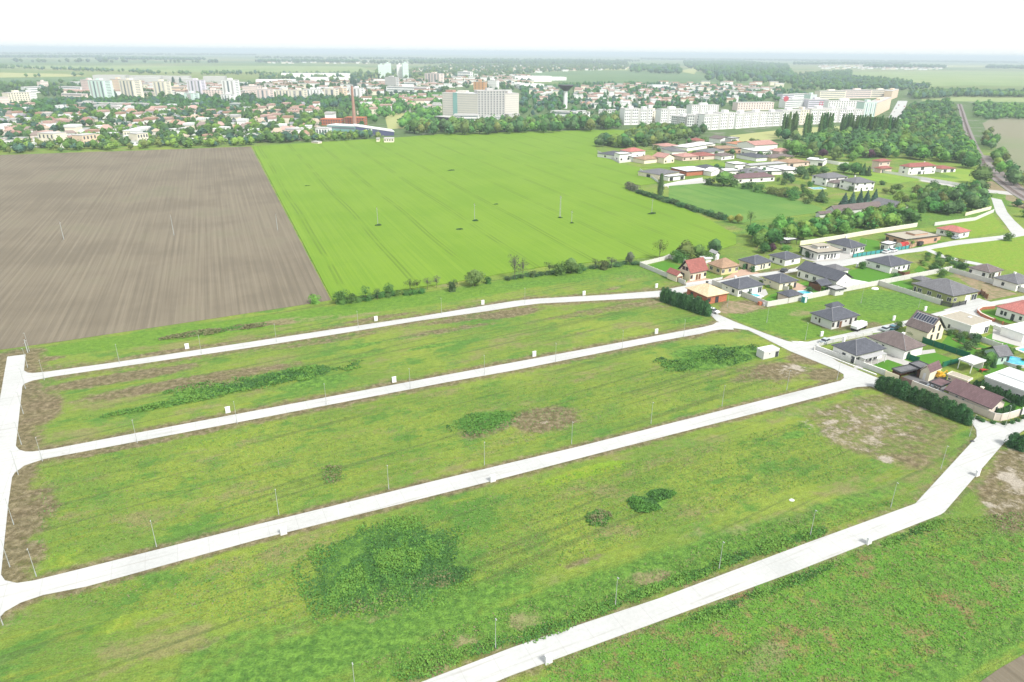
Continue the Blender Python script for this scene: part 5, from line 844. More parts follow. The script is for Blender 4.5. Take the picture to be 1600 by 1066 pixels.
# gardens, terraces, pools
def flat(name, pts, m, z, kind='structure', t_=.3): o = MB().prism([tuple(p) for p in wpoly(pts)], z-t_, z).build(name, M[m]); tag(o, kind=kind); return o
s = NT('lawn_green', .9, .1); wv = s.obj(world=True); s.out(s.hsv(s.mix((0.055,0.165,0.018), (0.085,0.205,0.022), s.noise(.4, 4, wv)), .5, 1, s.math('MULTIPLY_ADD', s.noise(4, 3, wv), .7, .65)))
s = NT('bare_earth', .95, .1); wv = s.obj(world=True); s.out(s.hsv(s.mix((0.26,0.20,0.13), (0.17,0.16,0.08), s.step(s.noise(.5, 4, wv), .4, .6)), .5, 1, s.math('MULTIPLY_ADD', s.noise(4, 3, wv), .8, .6)))
for i, pts in enumerate([[(1350,572),(1372,561),(1385,558),(1412,568),(1385,583)],[(1408,562),(1420,555),(1446,546),(1492,562),(1470,572),(1440,570)],[(1468,540),(1484,521),(1560,548),(1520,560)],[(1017,415),(1040,408),(1064,417),(1050,426),(1040,424)],[(1188,472),(1204,461),(1213,458),(1232,468),(1200,477)],[(1255,455),(1245,445),(1260,440),(1296,452),(1262,461)],
     [(1378,444),(1400,437),(1426,442),(1470,465),(1468,474),(1425,462)],[(1320,425),(1350,417),(1402,431),(1371,442),(1340,444),(1326,436)],[(1340,385),(1345,372),(1374,377),(1374,390),(1360,394)],[(1455,382),(1430,386),(1425,390),(1436,391),(1472,378),(1468,376)],[(1557,598),(1580,586),(1600,600),(1600,646),(1575,650),(1560,640)],[(1536,528),(1550,521),(1580,533),(1585,542),(1560,540)],[(1520,575),(1545,568),(1560,560),(1570,578),(1540,588)],[(1428,423),(1436,415),(1460,428),(1440,430)],[(1532,493),(1534,486),(1556,485),(1585,500),(1575,507),(1550,500)]]):
    flat('lawn', pts, 'lawn_green', .024+.001*i)
for i, pts in enumerate([[(1490,428),(1500,424),(1590,460),(1540,470),(1536,462)],[(1120,487),(1140,470),(1195,480),(1165,489),(1135,490)]]): flat('bare_plot', pts, 'bare_earth', .016+.001*i)
for i, (nm, pts, m) in enumerate([('paving', [(1128,437),(1150,424),(1160,420),(1192,428),(1165,430)], 'paving_pink'),('paving', [(1070,444),(1080,432),(1110,436),(1110,441)], 'paving_pink'),('paving', [(1474,484),(1505,477),(1512,468),(1530,466),(1550,475),(1525,484),(1500,489)], 'paving_grey'),('yard', [(1404,598),(1412,588),(1440,582),(1462,590),(1480,605),(1466,622),(1430,606)], 'asphalt_grey'),('paving', [(1332,577),(1340,568),(1387,553),(1436,571),(1428,576),(1387,562),(1352,575)], 'paving_grey'),
     ('terrace', [(1160,463),(1168,456),(1196,452),(1200,460),(1182,470)], 'paving_grey'),('terrace', [(1236,452),(1246,442),(1262,449),(1252,455)], 'paving_pink'),('terrace', [(1285,412),(1252,404),(1262,397),(1330,392),(1345,400)], 'paving_grey'),('paving', [(1430,556),(1440,548),(1460,546),(1462,551)], 'paving_grey'),('paving', [(1550,530),(1552,512),(1600,526),(1640,545),(1640,560),(1590,541)], 'paving_grey'),('paving', [(1040,290),(1097,280),(1110,281),(1100,287),(1045,294)], 'paving_grey'),('terrace', [(1316,454),(1330,436),(1372,444),(1345,449)], 'membrane_white'),('paving', [(1368,266),(1504,289),(1540,296),(1600,302),(1600,307),(1540,301),(1500,294),(1368,271)], 'paving_grey')]):
    flat(nm, pts, m if m in M else 'asphalt_grey', .032+.001*i)
def pool(cx, cy, w_, d_, ang, label, rnd=False, surround='paint_white', z=.15):
    c = P(cx, cy); e = empty('swimming_pool', (c.x, c.y, 0), ang, label, 'pool'); m = MB(); wtr = MB()
    if rnd: m.lathe([(w_/2+.0, 0), (w_/2+.15, 0), (w_/2+.15, .9), (w_/2, .9), (w_/2, .7)], 24); wtr.lathe([(w_/2-.01, 0.1), (w_/2-.01, .75)], 24)
    else:
        for q in ((-w_/2-.7, w_/2+.7, -d_/2-.7, -d_/2), (-w_/2-.7, w_/2+.7, d_/2, d_/2+.7), (-w_/2-.7, -w_/2, -d_/2, d_/2), (w_/2, w_/2+.7, -d_/2, d_/2)): m.box(*q, 0, z+.05)
        wtr.box(-w_/2+.001, w_/2-.001, -d_/2+.001, d_/2-.001, 0, z)
    m.build('surround', M[surround], e); wtr.build('water', M['pool_water'], e)
pool(1177,462.3,4.2,3.2,.35,'small blue rectangular pool beside the white dark-roofed house'); pool(1254,457.8,5.5,3.0,.3,'blue pool right of the open pavilion'); pool(1277,294.5,8,5,.2,'turquoise pool in the white villa garden'); pool(1584,567.5,6.5,6.5,0,'round pale blue pool near the right edge', True, 'light_metal'); pool(1604,548,4,3,.3,'blue pool partly outside the right edge')
# vegetable beds
for i, (x, y) in enumerate([(1497,533),(1503,536),(1509,538),(1516,540),(1523,543)]):
    c = P(x, y); e = empty('raised_bed', (c.x, c.y, 0), .2, f'pale wooden vegetable bed, {ordinal(i)} from the left behind the green fence', 'garden bed', 'vegetable beds'); MB().box(-.9, .9, -1.5, 1.5, 0, .35).build('frame', M['timber'], e); MB().box(-.75, .75, -1.35, 1.35, .351, .40).build('soil', M['leaf_green'], e)
# ================================================================== STREET FURNITURE
def lamp_proto():
    e = empty('lamp_post', (0, 0, 0)); MB().tube((0, 0, 0), (0, 0, 1.0), .085, .075, 8).build('base', M['galvanised'], e)
    MB().tube((0, 0, 1.0), (0, 0, 5.6), .05, .03, 8).build('pole', M['galvanised'], e); MB().box(-.07, .07, -.04, .36, 5.58, 5.64).build('lamp_head', M['galvanised'], e); return e
LP = {'right edge of the side road': [(46,549),(43.5,574.5),(40,607.4),(36.7,646.6),(33.7,694.8),(28.6,741.6),(21.6,819.8),(15.5,886),(4.8,977)], 'first street': [(69.6,594),(187,568),(315,553),(432,534),(560,513),(690,491.5),(820,475)], 'second street': [(66.4,720.6),(214.5,692),(370.6,661.8),(510,632.5),(641,607.7),(757,585.6),(868,565.5),(972,545),(1068,527)],
      'third street': [(56.9,900.7),(244.7,854.6),(435.6,804),(607.5,764.8),(757,727),(893,694),(1017,662),(1128,634.5),(1229,609.5),(1307.5,593.6)], 'outer street': [(555.6,1084),(774.3,1013),(961.3,946.5),(1123.4,888.8),(1265.7,837.6),(1391.6,792.8),(1469.9,733),(1514.6,682)], 'cross street': [(1136.5,480),(1198,504),(1258,532),(1345,474)], 'village street': [(1435,481),(1570,668),(1350,395.5)]}
proto = None
for st_, pts in LP.items():
    for i, (x, y) in enumerate(pts):
        o = lamp_proto() if proto is None else copy_tree(proto); proto = proto or o; b = P(x, y); o.location = b
        dN = {'right edge of the side road': math.pi/2, 'outer street': math.pi, 'third street': math.pi}.get(st_, 0); o.rotation_euler = (0, 0, angA+dN)
        wh = 'counting from the top' if 'side' in st_ else 'counting from the left'; tag(o, f'slim grey lamp post by the {st_.replace("right edge of the ","")}, {ordinal(i)} {wh}', 'lamp post', 'slim lamp posts along the new streets')
def box_proto():
    e = empty('utility_box', (0, 0, 0)); MB().box(-.55, .55, -.22, .22, 0, .18).build('plinth', M['concrete_wall'], e); MB().box(-.5, .5, -.18, .18, .181, 1.5).build('cabinet', M['paint_white'], e)
    MB().box(-.55, .55, -.22, .22, 1.501, 1.56).build('cap', M['paint_white'], e); MB().box(-.46, -.01, -.20, -.181, .3, 1.4).build('door', M['frame_white'], e); MB().box(.01, .46, -.20, -.181, .3, 1.4).build('door', M['frame_white'], e); return e
proto = None
UB = [(292.6,545,'white utility box on the first street, leftmost of all'),(356.5,645,'white utility box on the second street, leftmost there'),(587.5,501.5,'white utility box on the first street below thin hedgerow trees'),(616,597.5,'white utility box in the middle of the second street'),(754.3,476,'white utility box on the first street where it begins to bend'),(834.6,557,'white utility box right of the middle on the second street'),
      (912.3,461.5,'white utility box on the first street near the bare strip'),(1025.3,521.5,'white utility box on the second street near the cross street'),(443.5,835,'white utility box on the lower side of the third street, left one'),(770,752.5,'white utility box on the lower side of the third street, right one'),(857,1036,'white utility box on the lower side of the outer street at the bottom'),(1357,850,'white utility box on the outer street left of its bend'),
      (1526.5,744,'white utility box on the right side of the outer street above the bend'),(1025.5,449.8,'small white box on the grass above the hedge end'),(1283.4,525.5,'white utility box left of the village street'),(1396,500.8,'white utility box in front of the green plot'),(1445.2,486,'white box near the corner of the green plot'),(1339,417.5,'white box beside the dense bush on the village corner')]
for x, y, l in UB:
    o = box_proto() if proto is None else copy_tree(proto); proto = proto or o; o.location = P(x, y); o.rotation_euler = (0, 0, angA+.03); o.scale = (1.05, 1, 1.0); tag(o, l, 'utility box', 'white utility boxes')
# poles in the fields
def pylon(px, py, yt, label, lattice=False):
    b = P(px, py); h = height_to(px, py, yt); e = empty('power_pole', b, angF, label, 'power pole', 'power poles in the fields')
    if lattice:
        for sx in (-.55, .55): MB().tube((sx, 0, 0), (sx*.6, 0, h), .13, .09, 8).build('pole', M['galvanised'], e)
        m = MB(); 
        for k in range(6): m.box(-.5, .5, -.05, .05, h*(k+.5)/6, h*(k+.5)/6+.12)
        m.build('brace', M['galvanised'], e)
    else: MB().tube((0, 0, 0), (0, 0, h), .14, .08, 8).build('pole', M['galvanised'], e)
    MB().box(-1.2, 1.2, -.06, .06, h-.9, h-.75).build('crossarm', M['galvanised'], e)
    for k in (-1.1, 0, 1.1): MB().tube((k, 0, h-.75 if k else h), (k, 0, h-.4 if k else h+.35), .06, n=6).build('insulator', M['wood_brown'], e)
pylon(100,375,346,'concrete power pole in the ploughed field, leftmost'); pylon(272,368,335,'concrete power pole in the middle of the ploughed field'); pylon(433.8,360,334,'power pole in the ploughed field near the wheat edge'); pylon(590.6,352.5,324,'power pole in the left part of the wheat field'); pylon(741.7,345,318,'power pole in the middle of the wheat field')
pylon(875,341,306,'tall twin-legged power pole in the wheat field', True); pylon(893,349,329,'short pole right of the twin-legged power pole'); pylon(1018,334.4,311,'power pole in the wheat field near the border hedge'); pylon(43.5,551,530,'thin pole at the upper end of the side road')
# ================================================================== VEHICLES
def car(px, py, ang, paint, label, L=4.4, W=1.8, kind='car', h=1.45, px2=None):
    c = P(px, py); e = empty('parked_car' if kind == 'car' else kind, (c.x, c.y, .055), ang, label, 'car' if kind == 'car' else 'van', 'parked cars' if kind == 'car' else None)
    prof = [(-L/2, .35), (-L/2, .85), (-L*.44, .95), (L*.20, .95), (L*.46, .80), (L/2, .62), (L/2, .35)]; n = len(prof); w_ = W/2
    m = MB(); m.add([(x, -w_, z) for x, z in prof]+[(x, w_, z) for x, z in prof], [tuple(range(n)), tuple(range(2*n-1, n-1, -1))]+[(i, i+n, (i+1) % n+n, (i+1) % n) for i in range(n)]); m.build('body', M[paint], e)
    cp = [(-L*.43, .951), (-L*.30, h), (L*.05, h), (L*.24, .951)]; m = MB(); m.add([(x, -w_*.92 if z < 1 else -w_*.76, z) for x, z in cp]+[(x, w_*.92 if z < 1 else w_*.76, z) for x, z in cp], [(0,1,2,3),(7,6,5,4),(0,4,5,1),(2,6,7,3),(3,7,4,0)]); m.build('glasshouse', M['glass_dark'], e)
    MB().box(-L*.31, L*.06, -w_*.78, w_*.78, h-.02, h+.03).build('roof', M[paint], e)
    for sx in (-.31, .31):
        for sy in (-1, 1):
            wh = MB().tube((sx*L, sy*(w_-.2), .33), (sx*L, sy*(w_+.02), .33), .33, n=14).build('wheel', M['rubber'], e); MB().tube((sx*L, sy*(w_+.02), .33), (sx*L, sy*(w_+.035), .33), .19, n=10).build('rim', M['galvanised'], wh)
    for sy in (-.65, .65): MB().box(L/2-.03, L/2+.015, sy*w_-.16, sy*w_+.16, .58, .72).build('headlight', M['frame_white'], e)
    return e
hd = math.atan2(*(P(1107,494)-P(1034,470)).yx)
car(1095.5,477.5,hd,'paint_white','white car parked behind the hedge by the brick house'); car(1114,488.5,hd,'paint_white','white car at the near end of the hedge'); car(1076,469,hd,'paint_silver','pale car half hidden behind the middle of the hedge'); car(1066,465.5,hd+.1,'paint_white','pale car nearest the far end of the hedge')
car(1290,535.5,angA+.25,'paint_silver','silver car parked at the corner by the grey slatted fence'); car(1384,516.5,angA+.2,'paint_silver','light blue-grey car on the village street, left of the teal one'); car(1395.5,515,angA+.2,'paint_teal','dark teal car parked beside the light blue-grey one')
car(1384.5,395.5,angA+.15,'paint_white','white car by the teal screen fence, left of two'); car(1395.5,393.5,angA+.15,'paint_white','white car by the teal screen fence, right of two'); car(1493,373.5,angA+.1,'paint_silver','silver-white car before the faded red roof'); car(1225,424.8,angA+.4,'paint_black','black car on the street behind the cream house')
car(1445,607.5,hd+.2,'paint_black','black car under the purple carport'); car(1455,611,hd+.2,'paint_silver','grey car at the edge of the purple carport')
for i, (x, y) in enumerate([(1397,176),(1400,170),(1404,165),(1407,183),(1410,175),(1413,167)]): car(x, y, 1.2, ['paint_white','paint_silver','red_paint'][i % 3], ['white','silver','red','white','silver','red'][i]+' car on the bright distant street, '+('left' if i < 3 else 'right')+' file')
# lorry with rounded white body
c = P(1341,514.5); e = empty('lorry', (c.x, c.y, .06), angA+.2, 'white tanker-like lorry with rounded body at the bare plot', 'lorry'); MB().box(-3.2, 3.2, -.9, .9, .55, .8).build('chassis', M['dark_metal'], e)
m = MB(); q = [( -3.1,.80),(-3.2,1.6),(-2.7,2.35),(-1.2,2.6),(.6,2.5),(1.3,1.9),(1.4,.80)]; n = len(q); m.add([(x, -1.0, z) for x, z in q]+[(x, 1.0, z) for x, z in q]+[(x*.93-.06, -1.15, z*.9+.15) for x, z in q]+[(x*.93-.06, 1.15, z*.9+.15) for x, z in q], [tuple(range(2*n, 3*n)), tuple(range(4*n-1, 3*n-1, -1))]+[(i, i+n, (i+1) % n+n, (i+1) % n) for i in range(n)]+[(i, (i+1) % n, 2*n+(i+1) % n, 2*n+i) for i in range(n)]+[(n+i, 3*n+i, 3*n+(i+1) % n, n+(i+1) % n) for i in range(n)]); m.build('tank', M['paint_white'], e)
MB().box(1.6, 3.2, -1.05, 1.05, .801, 1.5).box(1.65, 2.9, -1.0, 1.0, 1.501, 2.15).build('cab', M['paint_white'], e); MB().box(2.901, 2.93, -.9, .9, 1.5, 2.05).build('windscreen', M['glass_dark'], e)
for sx in (-2.2, -1.1, 2.3):
    for sy in (-1, 1): MB().tube((sx, sy*.75, .5), (sx, sy*1.08, .5), .5, n=14).build('wheel', M['rubber'], e)
c = P(1436,384.5); e = empty('trailer', (c.x, c.y, .05), angA+.1, 'black boxy trailer parked where the upper street forks', 'trailer'); MB().box(-1.6, 1.6, -.9, .9, .5, 2.0).build('body', M['paint_black'], e); MB().box(1.601, 2.6, -.05, .05, .5, .6).build('drawbar', M['dark_metal'], e)
for sy in (-1, 1): MB().tube((0, sy*.75, .35), (0, sy*.98, .35), .35, n=12).build('wheel', M['rubber'], e)
c = P(1256,472.3); e = empty('portable_toilet', (c.x, c.y, 0), angA, 'teal portable toilet at the foot of the long garden wall', 'portable toilet'); MB().box(-.7, .7, -.7, .7, 0, 2.1).build('cabin', M['teal_plastic'], e); MB().box(-.4, .4, -.73, -.701, .1, 1.9).build('door', M['frame_white'], e); MB().box(-.75, .75, -.75, .75, 2.101, 2.25).build('roof', M['paint_white'], e)
# digger, awnings and bits in the yards
c = P(1467,591.5); e = empty('digger', (c.x, c.y, .04), .4, 'orange-yellow digger standing beside the cream shed', 'digger'); MB().box(-1.2, 1.2, -.8, .8, .6, 1.3).box(-.9, .2, -.55, .55, 1.301, 2.1).build('body', M['yellow_paint'], e); MB().tube((1.1, 0, 1.2), (2.4, 0, 2.0), .14, .12).tube((2.4, 0, 2.0), (3.0, 0, .7), .12, .1).build('arm', M['yellow_paint'], e); MB().box(2.75, 3.3, -.35, .35, .3, .75).build('bucket', M['dark_metal'], e)
for sy in (-1, 1): MB().box(-1.4, 1.4, sy*.95-.18, sy*.95+.18, .05, .6).build('track', M['rubber'], e)
c = P(1410,386); e = empty('tunnel_tent', (c.x, c.y, 0), angA, 'red arched tunnel tent behind the teal fence', 'tent'); m = MB(); n = 9; 
for i in range(n):
    a0, a1 = math.pi*i/n, math.pi*(i+1)/n; m.poly([(-2.4, 1.7*math.cos(a0), 2.3*math.sin(a0)), (2.4, 1.7*math.cos(a0), 2.3*math.sin(a0)), (2.4, 1.7*math.cos(a1), 2.3*math.sin(a1)), (-2.4, 1.7*math.cos(a1), 2.3*math.sin(a1))])
m.build('cover', M['red_paint'], e); MB().add([(-2.39, 1.69*math.cos(math.pi*i/n), 2.28*math.sin(math.pi*i/n)) for i in range(n+1)], [tuple(range(n, -1, -1))]); m = MB(); m.add([(-2.39, 1.69*math.cos(math.pi*i/n), 2.28*math.sin(math.pi*i/n)) for i in range(n+1)], [tuple(range(n, -1, -1))]); m.build('end_flap', M['paint_white'], e)
for x, y, l, sc_ in ((1237,782,'white stone lying alone on the lowest plot',.35),(1327,528,'',.3),(1212,524.5,'',.4),(1367,452,'white sheeted heap on the green plot by the wall',.9),(1251,537,'white gravel heap at the junction of cross and village street',.7),(1519,690,'dark stone at the tip of the bare plot',.35)):
    if l: m = MB(); m.lathe([(1.0, 0), (.95, .35), (.6, .75), (.15, .9)], 9); o = m.build('stone' if 'stone' in l else 'heap', M['paint_white' if 'white' in l else 'dark_metal']); o.location = P(x, y, .0); o.scale = (sc_*1.6, sc_, sc_); tag(o, l, 'stone' if 'stone' in l else 'heap')
for i, (x, y) in enumerate([(1207,484.5),(1211,485.6)]): 
    m = MB().box(-.6, .6, -.5, .5, 0, 1.1); o = m.build('pallet_stack', M[['brick_orange','paint_white'][i]]); o.location = P(x-(20 if i == 0 else 16), y-8); o.rotation_euler = (0, 0, .4); tag(o, ['stack of orange bricks by the garden wall corner','white wrapped pallet beside the stack of bricks'][i], 'pallet')
m = MB().box(-1.6, 1.6, -1.1, 1.1, 0, 1.5); e = empty('dining_set', P(1548,584.5), .3, 'dark red garden table set in front of the white pavilion', 'garden table'); e.location = P(1549-12, 581); MB().box(-1.2, 1.2, -.5, .5, .7, .78).build('tabletop', M['red_paint'], e); [MB().box(sx-.05, sx+.05, sy-.05, sy+.05, 0, .7).build('leg', M['red_paint'], e) for sx in (-1.1, 1.1) for sy in (-.4, .4)]
# ================================================================== RAILWAY
RL = [(1499,163),(1503,175),(1507,190),(1514,210),(1523,232),(1535,252),(1552,275),(1575,293),(1600,310),(1640,330)]
RW = [P(*p).xy for p in RL]
def smooth(W, k=3):
    for _ in range(k): W = [W[0]]+[q for i in range(len(W)-1) for q in (W[i].lerp(W[i+1], .25), W[i].lerp(W[i+1], .75))]+[W[-1]]
    return W
RW = smooth(RW)
def ribbon(W, off, wd, z0, z1, name, m, parent=None):
    mb = MB(); prev = None
    for i in range(len(W)):
        d = (W[min(i+1, len(W)-1)]-W[max(i-1, 0)]).normalized(); nn = Vector((-d.y, d.x)); a = W[i]+nn*(off-wd/2); b = W[i]+nn*(off+wd/2); cur = [(a.x, a.y, z0), (b.x, b.y, z0), (b.x, b.y, z1), (a.x, a.y, z1)]
        if prev: k = len(mb.v); mb.add(prev+cur, [(3,7,6,2),(1,2,6,5),(0,4,7,3),(0,1,5,4)])
        prev = cur
    return mb.build(name, M[m], parent)
mat('ballast', (0.20,0.175,0.165), .3, 1.5); mat('rail_steel', (0.24,0.17,0.14), .1); mat('sleeper', (0.15,0.12,0.11), .2)
o = ribbon(RW, 0, 7.5, -.2, .22, 'rail_bed', 'ballast'); tag(o, kind='structure'); o = ribbon(RW[len(RW)//2:], 6.0, 5.5, -.2, .20, 'rail_bed', 'ballast'); tag(o, kind='structure')
e = empty('railway_track', (0, 0, 0), 0, 'rusty railway track curving through the trees on the right', 'railway track')
ribbon(RW, -.75, .14, .35, .5, 'rail', 'rail_steel', e); ribbon(RW, .75, .14, .35, .5, 'rail', 'rail_steel', e)
mb = MB(); 
for i in range(len(RW)-1):
    a, b = RW[i], RW[i+1]; L = (b-a).length; d = (b-a)/L; nn = Vector((-d.y, d.x))
    for j in range(int(L/2.0)): 
        c = a+d*(j*2.0+.5); q = [c-nn*1.3-d*.3, c+nn*1.3-d*.3, c+nn*1.3+d*.3, c-nn*1.3+d*.3]; mb.add([(*p, .2) for p in q]+[(*p, .34) for p in q], [(4,5,6,7),(0,1,5,4),(1,2,6,5),(2,3,7,6),(3,0,4,7)])
o = mb.build('sleepers', M['sleeper'], e); o['kind'] = 'stuff'
e = empty('railway_track', (0, 0, 0), 0, 'dark siding track left of the main line near the level crossing', 'railway track'); ribbon(RW[len(RW)//2:], 5.25, .14, .3, .45, 'rail', 'rail_steel', e); ribbon(RW[len(RW)//2:], 6.75, .14, .3, .45, 'rail', 'rail_steel', e)
o = flat('straw_verge', [(1530,288),(1550,283),(1575,300),(1600,318),(1600,328),(1575,318),(1550,300)], 'bare_earth', .02)
o = flat('straw_verge', [(1560,262),(1575,275),(1620,304),(1620,310),(1590,297),(1562,270)], 'bare_earth', .03)
# ================================================================== THE TOWN
mat('t_white', (0.80,0.80,0.78), .05, .05); mat('t_cream', (0.74,0.68,0.55), .05, .05); mat('t_pink', (0.74,0.61,0.56), .05, .05); mat('t_peach', (0.70,0.54,0.40), .05, .05); mat('t_mint', (0.58,0.72,0.66), .05, .05); mat('t_lilac', (0.64,0.60,0.68), .05, .05); mat('t_grey', (0.46,0.45,0.44), .06, .05); mat('t_greige', (0.58,0.55,0.50), .06, .05)
mat('t_orange', (0.55,0.30,0.14), .08, .1); mat('t_navy', (0.075,0.085,0.16), .1, .1); mat('t_darkpanel', (0.085,0.080,0.095), .1, .1); mat('t_dark', (0.07,0.085,0.10), .1, .3); mat('t_glass', (0.16,0.19,0.21), .1, .3, rough=.3, spec=.5); mat('t_teal', (0.22,0.40,0.38), .1, .1); mat('chimney_brick', (0.36,0.21,0.165), .15, .3); mat('t_roofgrey', (0.42,0.41,0.40), .1, .05); mat('t_rose', (0.50,0.10,0.13), .05)
WN = [0]
def block(x0, y0, x1, y1, ytop, depth, wm, label, cat='apartment block', name='apartment_block', floors=0, bays=0, style='band', rm='t_roofgrey', group=None, attic=True, balc=False, side=True):
    """a building whose long foot runs from ground pixel (x0,y0) to (x1,y1); its roof shows at ytop"""
    A, B = P(x0, y0).xy, P(x1, y1).xy; h = height_to((x0+x1)/2, (y0+y1)/2, ytop); d = B-A; L = d.length; ang = math.atan2(d.y, d.x); nn = Vector((-d.y, d.x)).normalized(); c = (A+B)/2+nn*depth/2
    e = empty(name, (c.x, c.y, 0), ang, label, cat, group); a, b = L/2, depth/2
    MB().box(-a, a, -b, b, 0, h).build('wall', M[wm], e)
    m = MB(); rr = .5; m.box(-a-.15, a+.15, -b-.15, b+.15, h+.001, h+rr); 
    ro = m.build('roof', M[rm], e)
    if attic and h > 12: MB().box(-a*.25, a*.25, -b*.4, b*.4, h+rr+.001, h+rr+2.6).build('lift_housing', M[wm], ro)
    if floors:
        fh = (h-1.0)/floors
        if style == 'band':
            for f in range(floors): MB().box(-a*.96, a*.96, -b-.06, -b-.005, 1.0+f*fh+fh*.35, 1.0+f*fh+fh*.78).build('window_band', M['t_glass'], e)
        elif style == 'thin':
            for f in range(floors): MB().box(-a*.98, a*.98, -b-.06, -b-.005, 1.0+f*fh+fh*.55, 1.0+f*fh+fh*.75).build('window_band', M['t_roofgrey'], e)
        elif style == 'strip':   # vertical recessed strips of windows/loggias
            for k in range(bays):
                x = -a+2*a*(k+.5)/bays; MB().box(x-a/bays*.42, x+a/bays*.42, -b-.06, -b-.005, 1.0, h-1.2).build('loggia_strip', M['t_glass' if k % 2 else 't_roofgrey'], e)
        else:
            wmsh = None
            for f in range(floors):
                for k in range(bays):
                    if style == 'gap' and k % 4 == 3: continue
                    x = -a+2*a*(k+.5)/bays
                    if wmsh is None: w2 = min(1.5, a/bays*1.1); wmsh = MB().box(-w2/2, w2/2, -.06, -.005, 0, fh*.58).mesh('window', M['t_dark'])
                    o = bpy.data.objects.new('window', wmsh); o.location = (x, -b, 1.0+f*fh+fh*.25); link(o, e)
            if style == 'gap':
                for k in range(3, bays, 4):
                    x = -a+2*a*(k+.5)/bays; MB().box(x-a/bays, x+a/bays, -b-.12, -b-.005, .5, h-.4).build('stair_panel', M['t_grey'], e)
        if side: 
            for f in range(floors): MB().box(a+.005, a+.06, -b*.5, b*.5, 1.0+f*fh+fh*.35, 1.0+f*fh+fh*.75).build('side_window', M['t_glass'], e)
    return e
T = lambda *a, **k: block(*a, **k)
# towers on the left
T(130,148,144,149,125,16,'t_pink','pinkish-white tower behind the mint tower at the far left',floors=9,style='thin'); T(143,155.5,166,156.5,126,18,'t_mint','pale mint tower block, leftmost tall one',floors=12,bays=4,style='strip'); T(176,146,191,146.5,124,16,'t_peach','peach tower block behind the cream one',floors=9,style='thin')
T(191,157,212,158,125.5,18,'t_cream','cream yellow tower block beside the peach one',floors=12,bays=4,style='strip'); T(242,152,261,152.5,127.5,16,'t_cream','cream tower with brown centre strip between the yellow and lilac towers',floors=10,bays=3,style='strip'); T(295,151,316,151.5,125.5,16,'t_lilac','pale lilac tower block',floors=11,bays=4,style='strip'); T(350,157,369,157.5,125.5,16,'t_white','white tower block with dark centre slot',floors=12,bays=3,style='strip')
T(290,162,304,162.5,146,14,'t_mint','short mint-white block with dark green glazing',floors=5,bays=1,style='strip'); T(347,163,361,163.5,148,12,'t_white','short white block with rosy stripe in front of the white tower',floors=5,bays=3,style='strip')
T(402,160,422,160.5,140,16,'t_pink','pink-cream block with heavy dark roof edge',floors=7,bays=3,style='strip'); T(380,150,404,150.5,135,14,'t_pink','long pale pink block left of the heavy-roofed one',floors=5,style='thin'); T(432,156,457,156.5,141,14,'t_cream','cream slab block, left of a pair',floors=6,bays=5,style='strip'); T(457,158,475,158.5,141,14,'t_cream','cream slab block with bare end wall, right of a pair',floors=6,bays=2,style='strip'); T(475,153,500,153.5,140,14,'t_white','white slab block behind trees in the centre left',floors=5,bays=5,style='strip')
T(507,156.5,524,157,139,15,'t_cream','cream block with plain end wall left of the brick chimney',floors=6,bays=2,style='strip'); T(526,149,536,149.5,138,12,'t_peach','small peach block between the cream block and the chimney',floors=4,style='thin'); T(547,157,564,157.5,138,15,'t_white','white block directly behind the brick chimney',floors=7,bays=3,style='strip')
T(592,122,602,122,101,18,'t_mint','very pale mint tower far behind, left of the far pair',floors=10,style='thin'); T(602,121,612,121,99,18,'t_mint','pale mint tower joined to the left far tower',floors=10,style='thin'); T(621,122.5,630,122.5,101,18,'t_white','white-grey tower of the far right pair',floors=10,style='thin'); T(630,123,639,123,98.5,18,'t_mint','pale mint tower of the far right pair',floors=10,style='thin')
T(664,131,687,132,115,18,'t_pink','pinkish white broad block behind the long white centre',floors=7,bays=5,style='strip'); T(602,138,619,138.5,121,16,'t_grey','grey block with orange balcony stripes',floors=6,style='thin'); T(715,124,735,124.5,112.5,20,'t_white','white department-like block in the far centre',floors=3,style='band'); T(740,141,757,141.5,128,14,'t_orange','orange housing block above the big grey slabs',floors=5,bays=3,style='grid'); T(762,139,776,139.5,126,12,'t_white','white narrow block right of the orange one',floors=5,style='thin')
T(604,146.5,668,148,136,16,'t_white','long low white building in the town centre',floors=3,style='band'); T(633,137,650,137.3,129,14,'t_white','white square block on top of the long low building',floors=2,style='band'); T(690,124,712,124,119,14,'t_white','low white block in the far centre',floors=2,style='band'); T(780,150,800,150,141,12,'t_white','white low block right behind the grey slabs',floors=3,style='band')
# housing rows left edge
T(-20,170,17,168,153,14,'t_pink','pink block cut by the left edge of the picture',floors=4,style='thin'); T(17,166,50,164,145,14,'t_cream','cream panel block near the left edge',floors=6,bays=8,style='grid'); T(50,160,60,159,144,14,'t_white','narrow white end block beside the cream panel block',floors=5,style='thin'); T(40,146,66,145,136,14,'t_white','whitish block with pink gables behind the cream panel block',floors=3,style='band'); T(66,142,78,141.5,128,12,'t_pink','square pink-white tower with slot window at the left',floors=4,style='thin')
T(94,146,128,147,136,14,'t_white','pale long block left of the mint tower',floors=3,style='band'); T(98,158,130,159,147,12,'t_pink','rose-roofed block below the pale long block',floors=3,style='band'); T(212,150,240,150,144,14,'t_pink','low pink block between the yellow and brown-striped towers',floors=3,style='band'); T(262,148,290,148,136,14,'t_peach','peach gabled block left of the lilac tower',floors=3,style='band'); T(318,152,345,152.5,141,14,'t_pink','pink-white block between the lilac and white towers',floors=4,bays=6,style='grid'); T(370,152,384,152.3,142,12,'t_pink','pink-white block right of the white tower',floors=4,style='band')
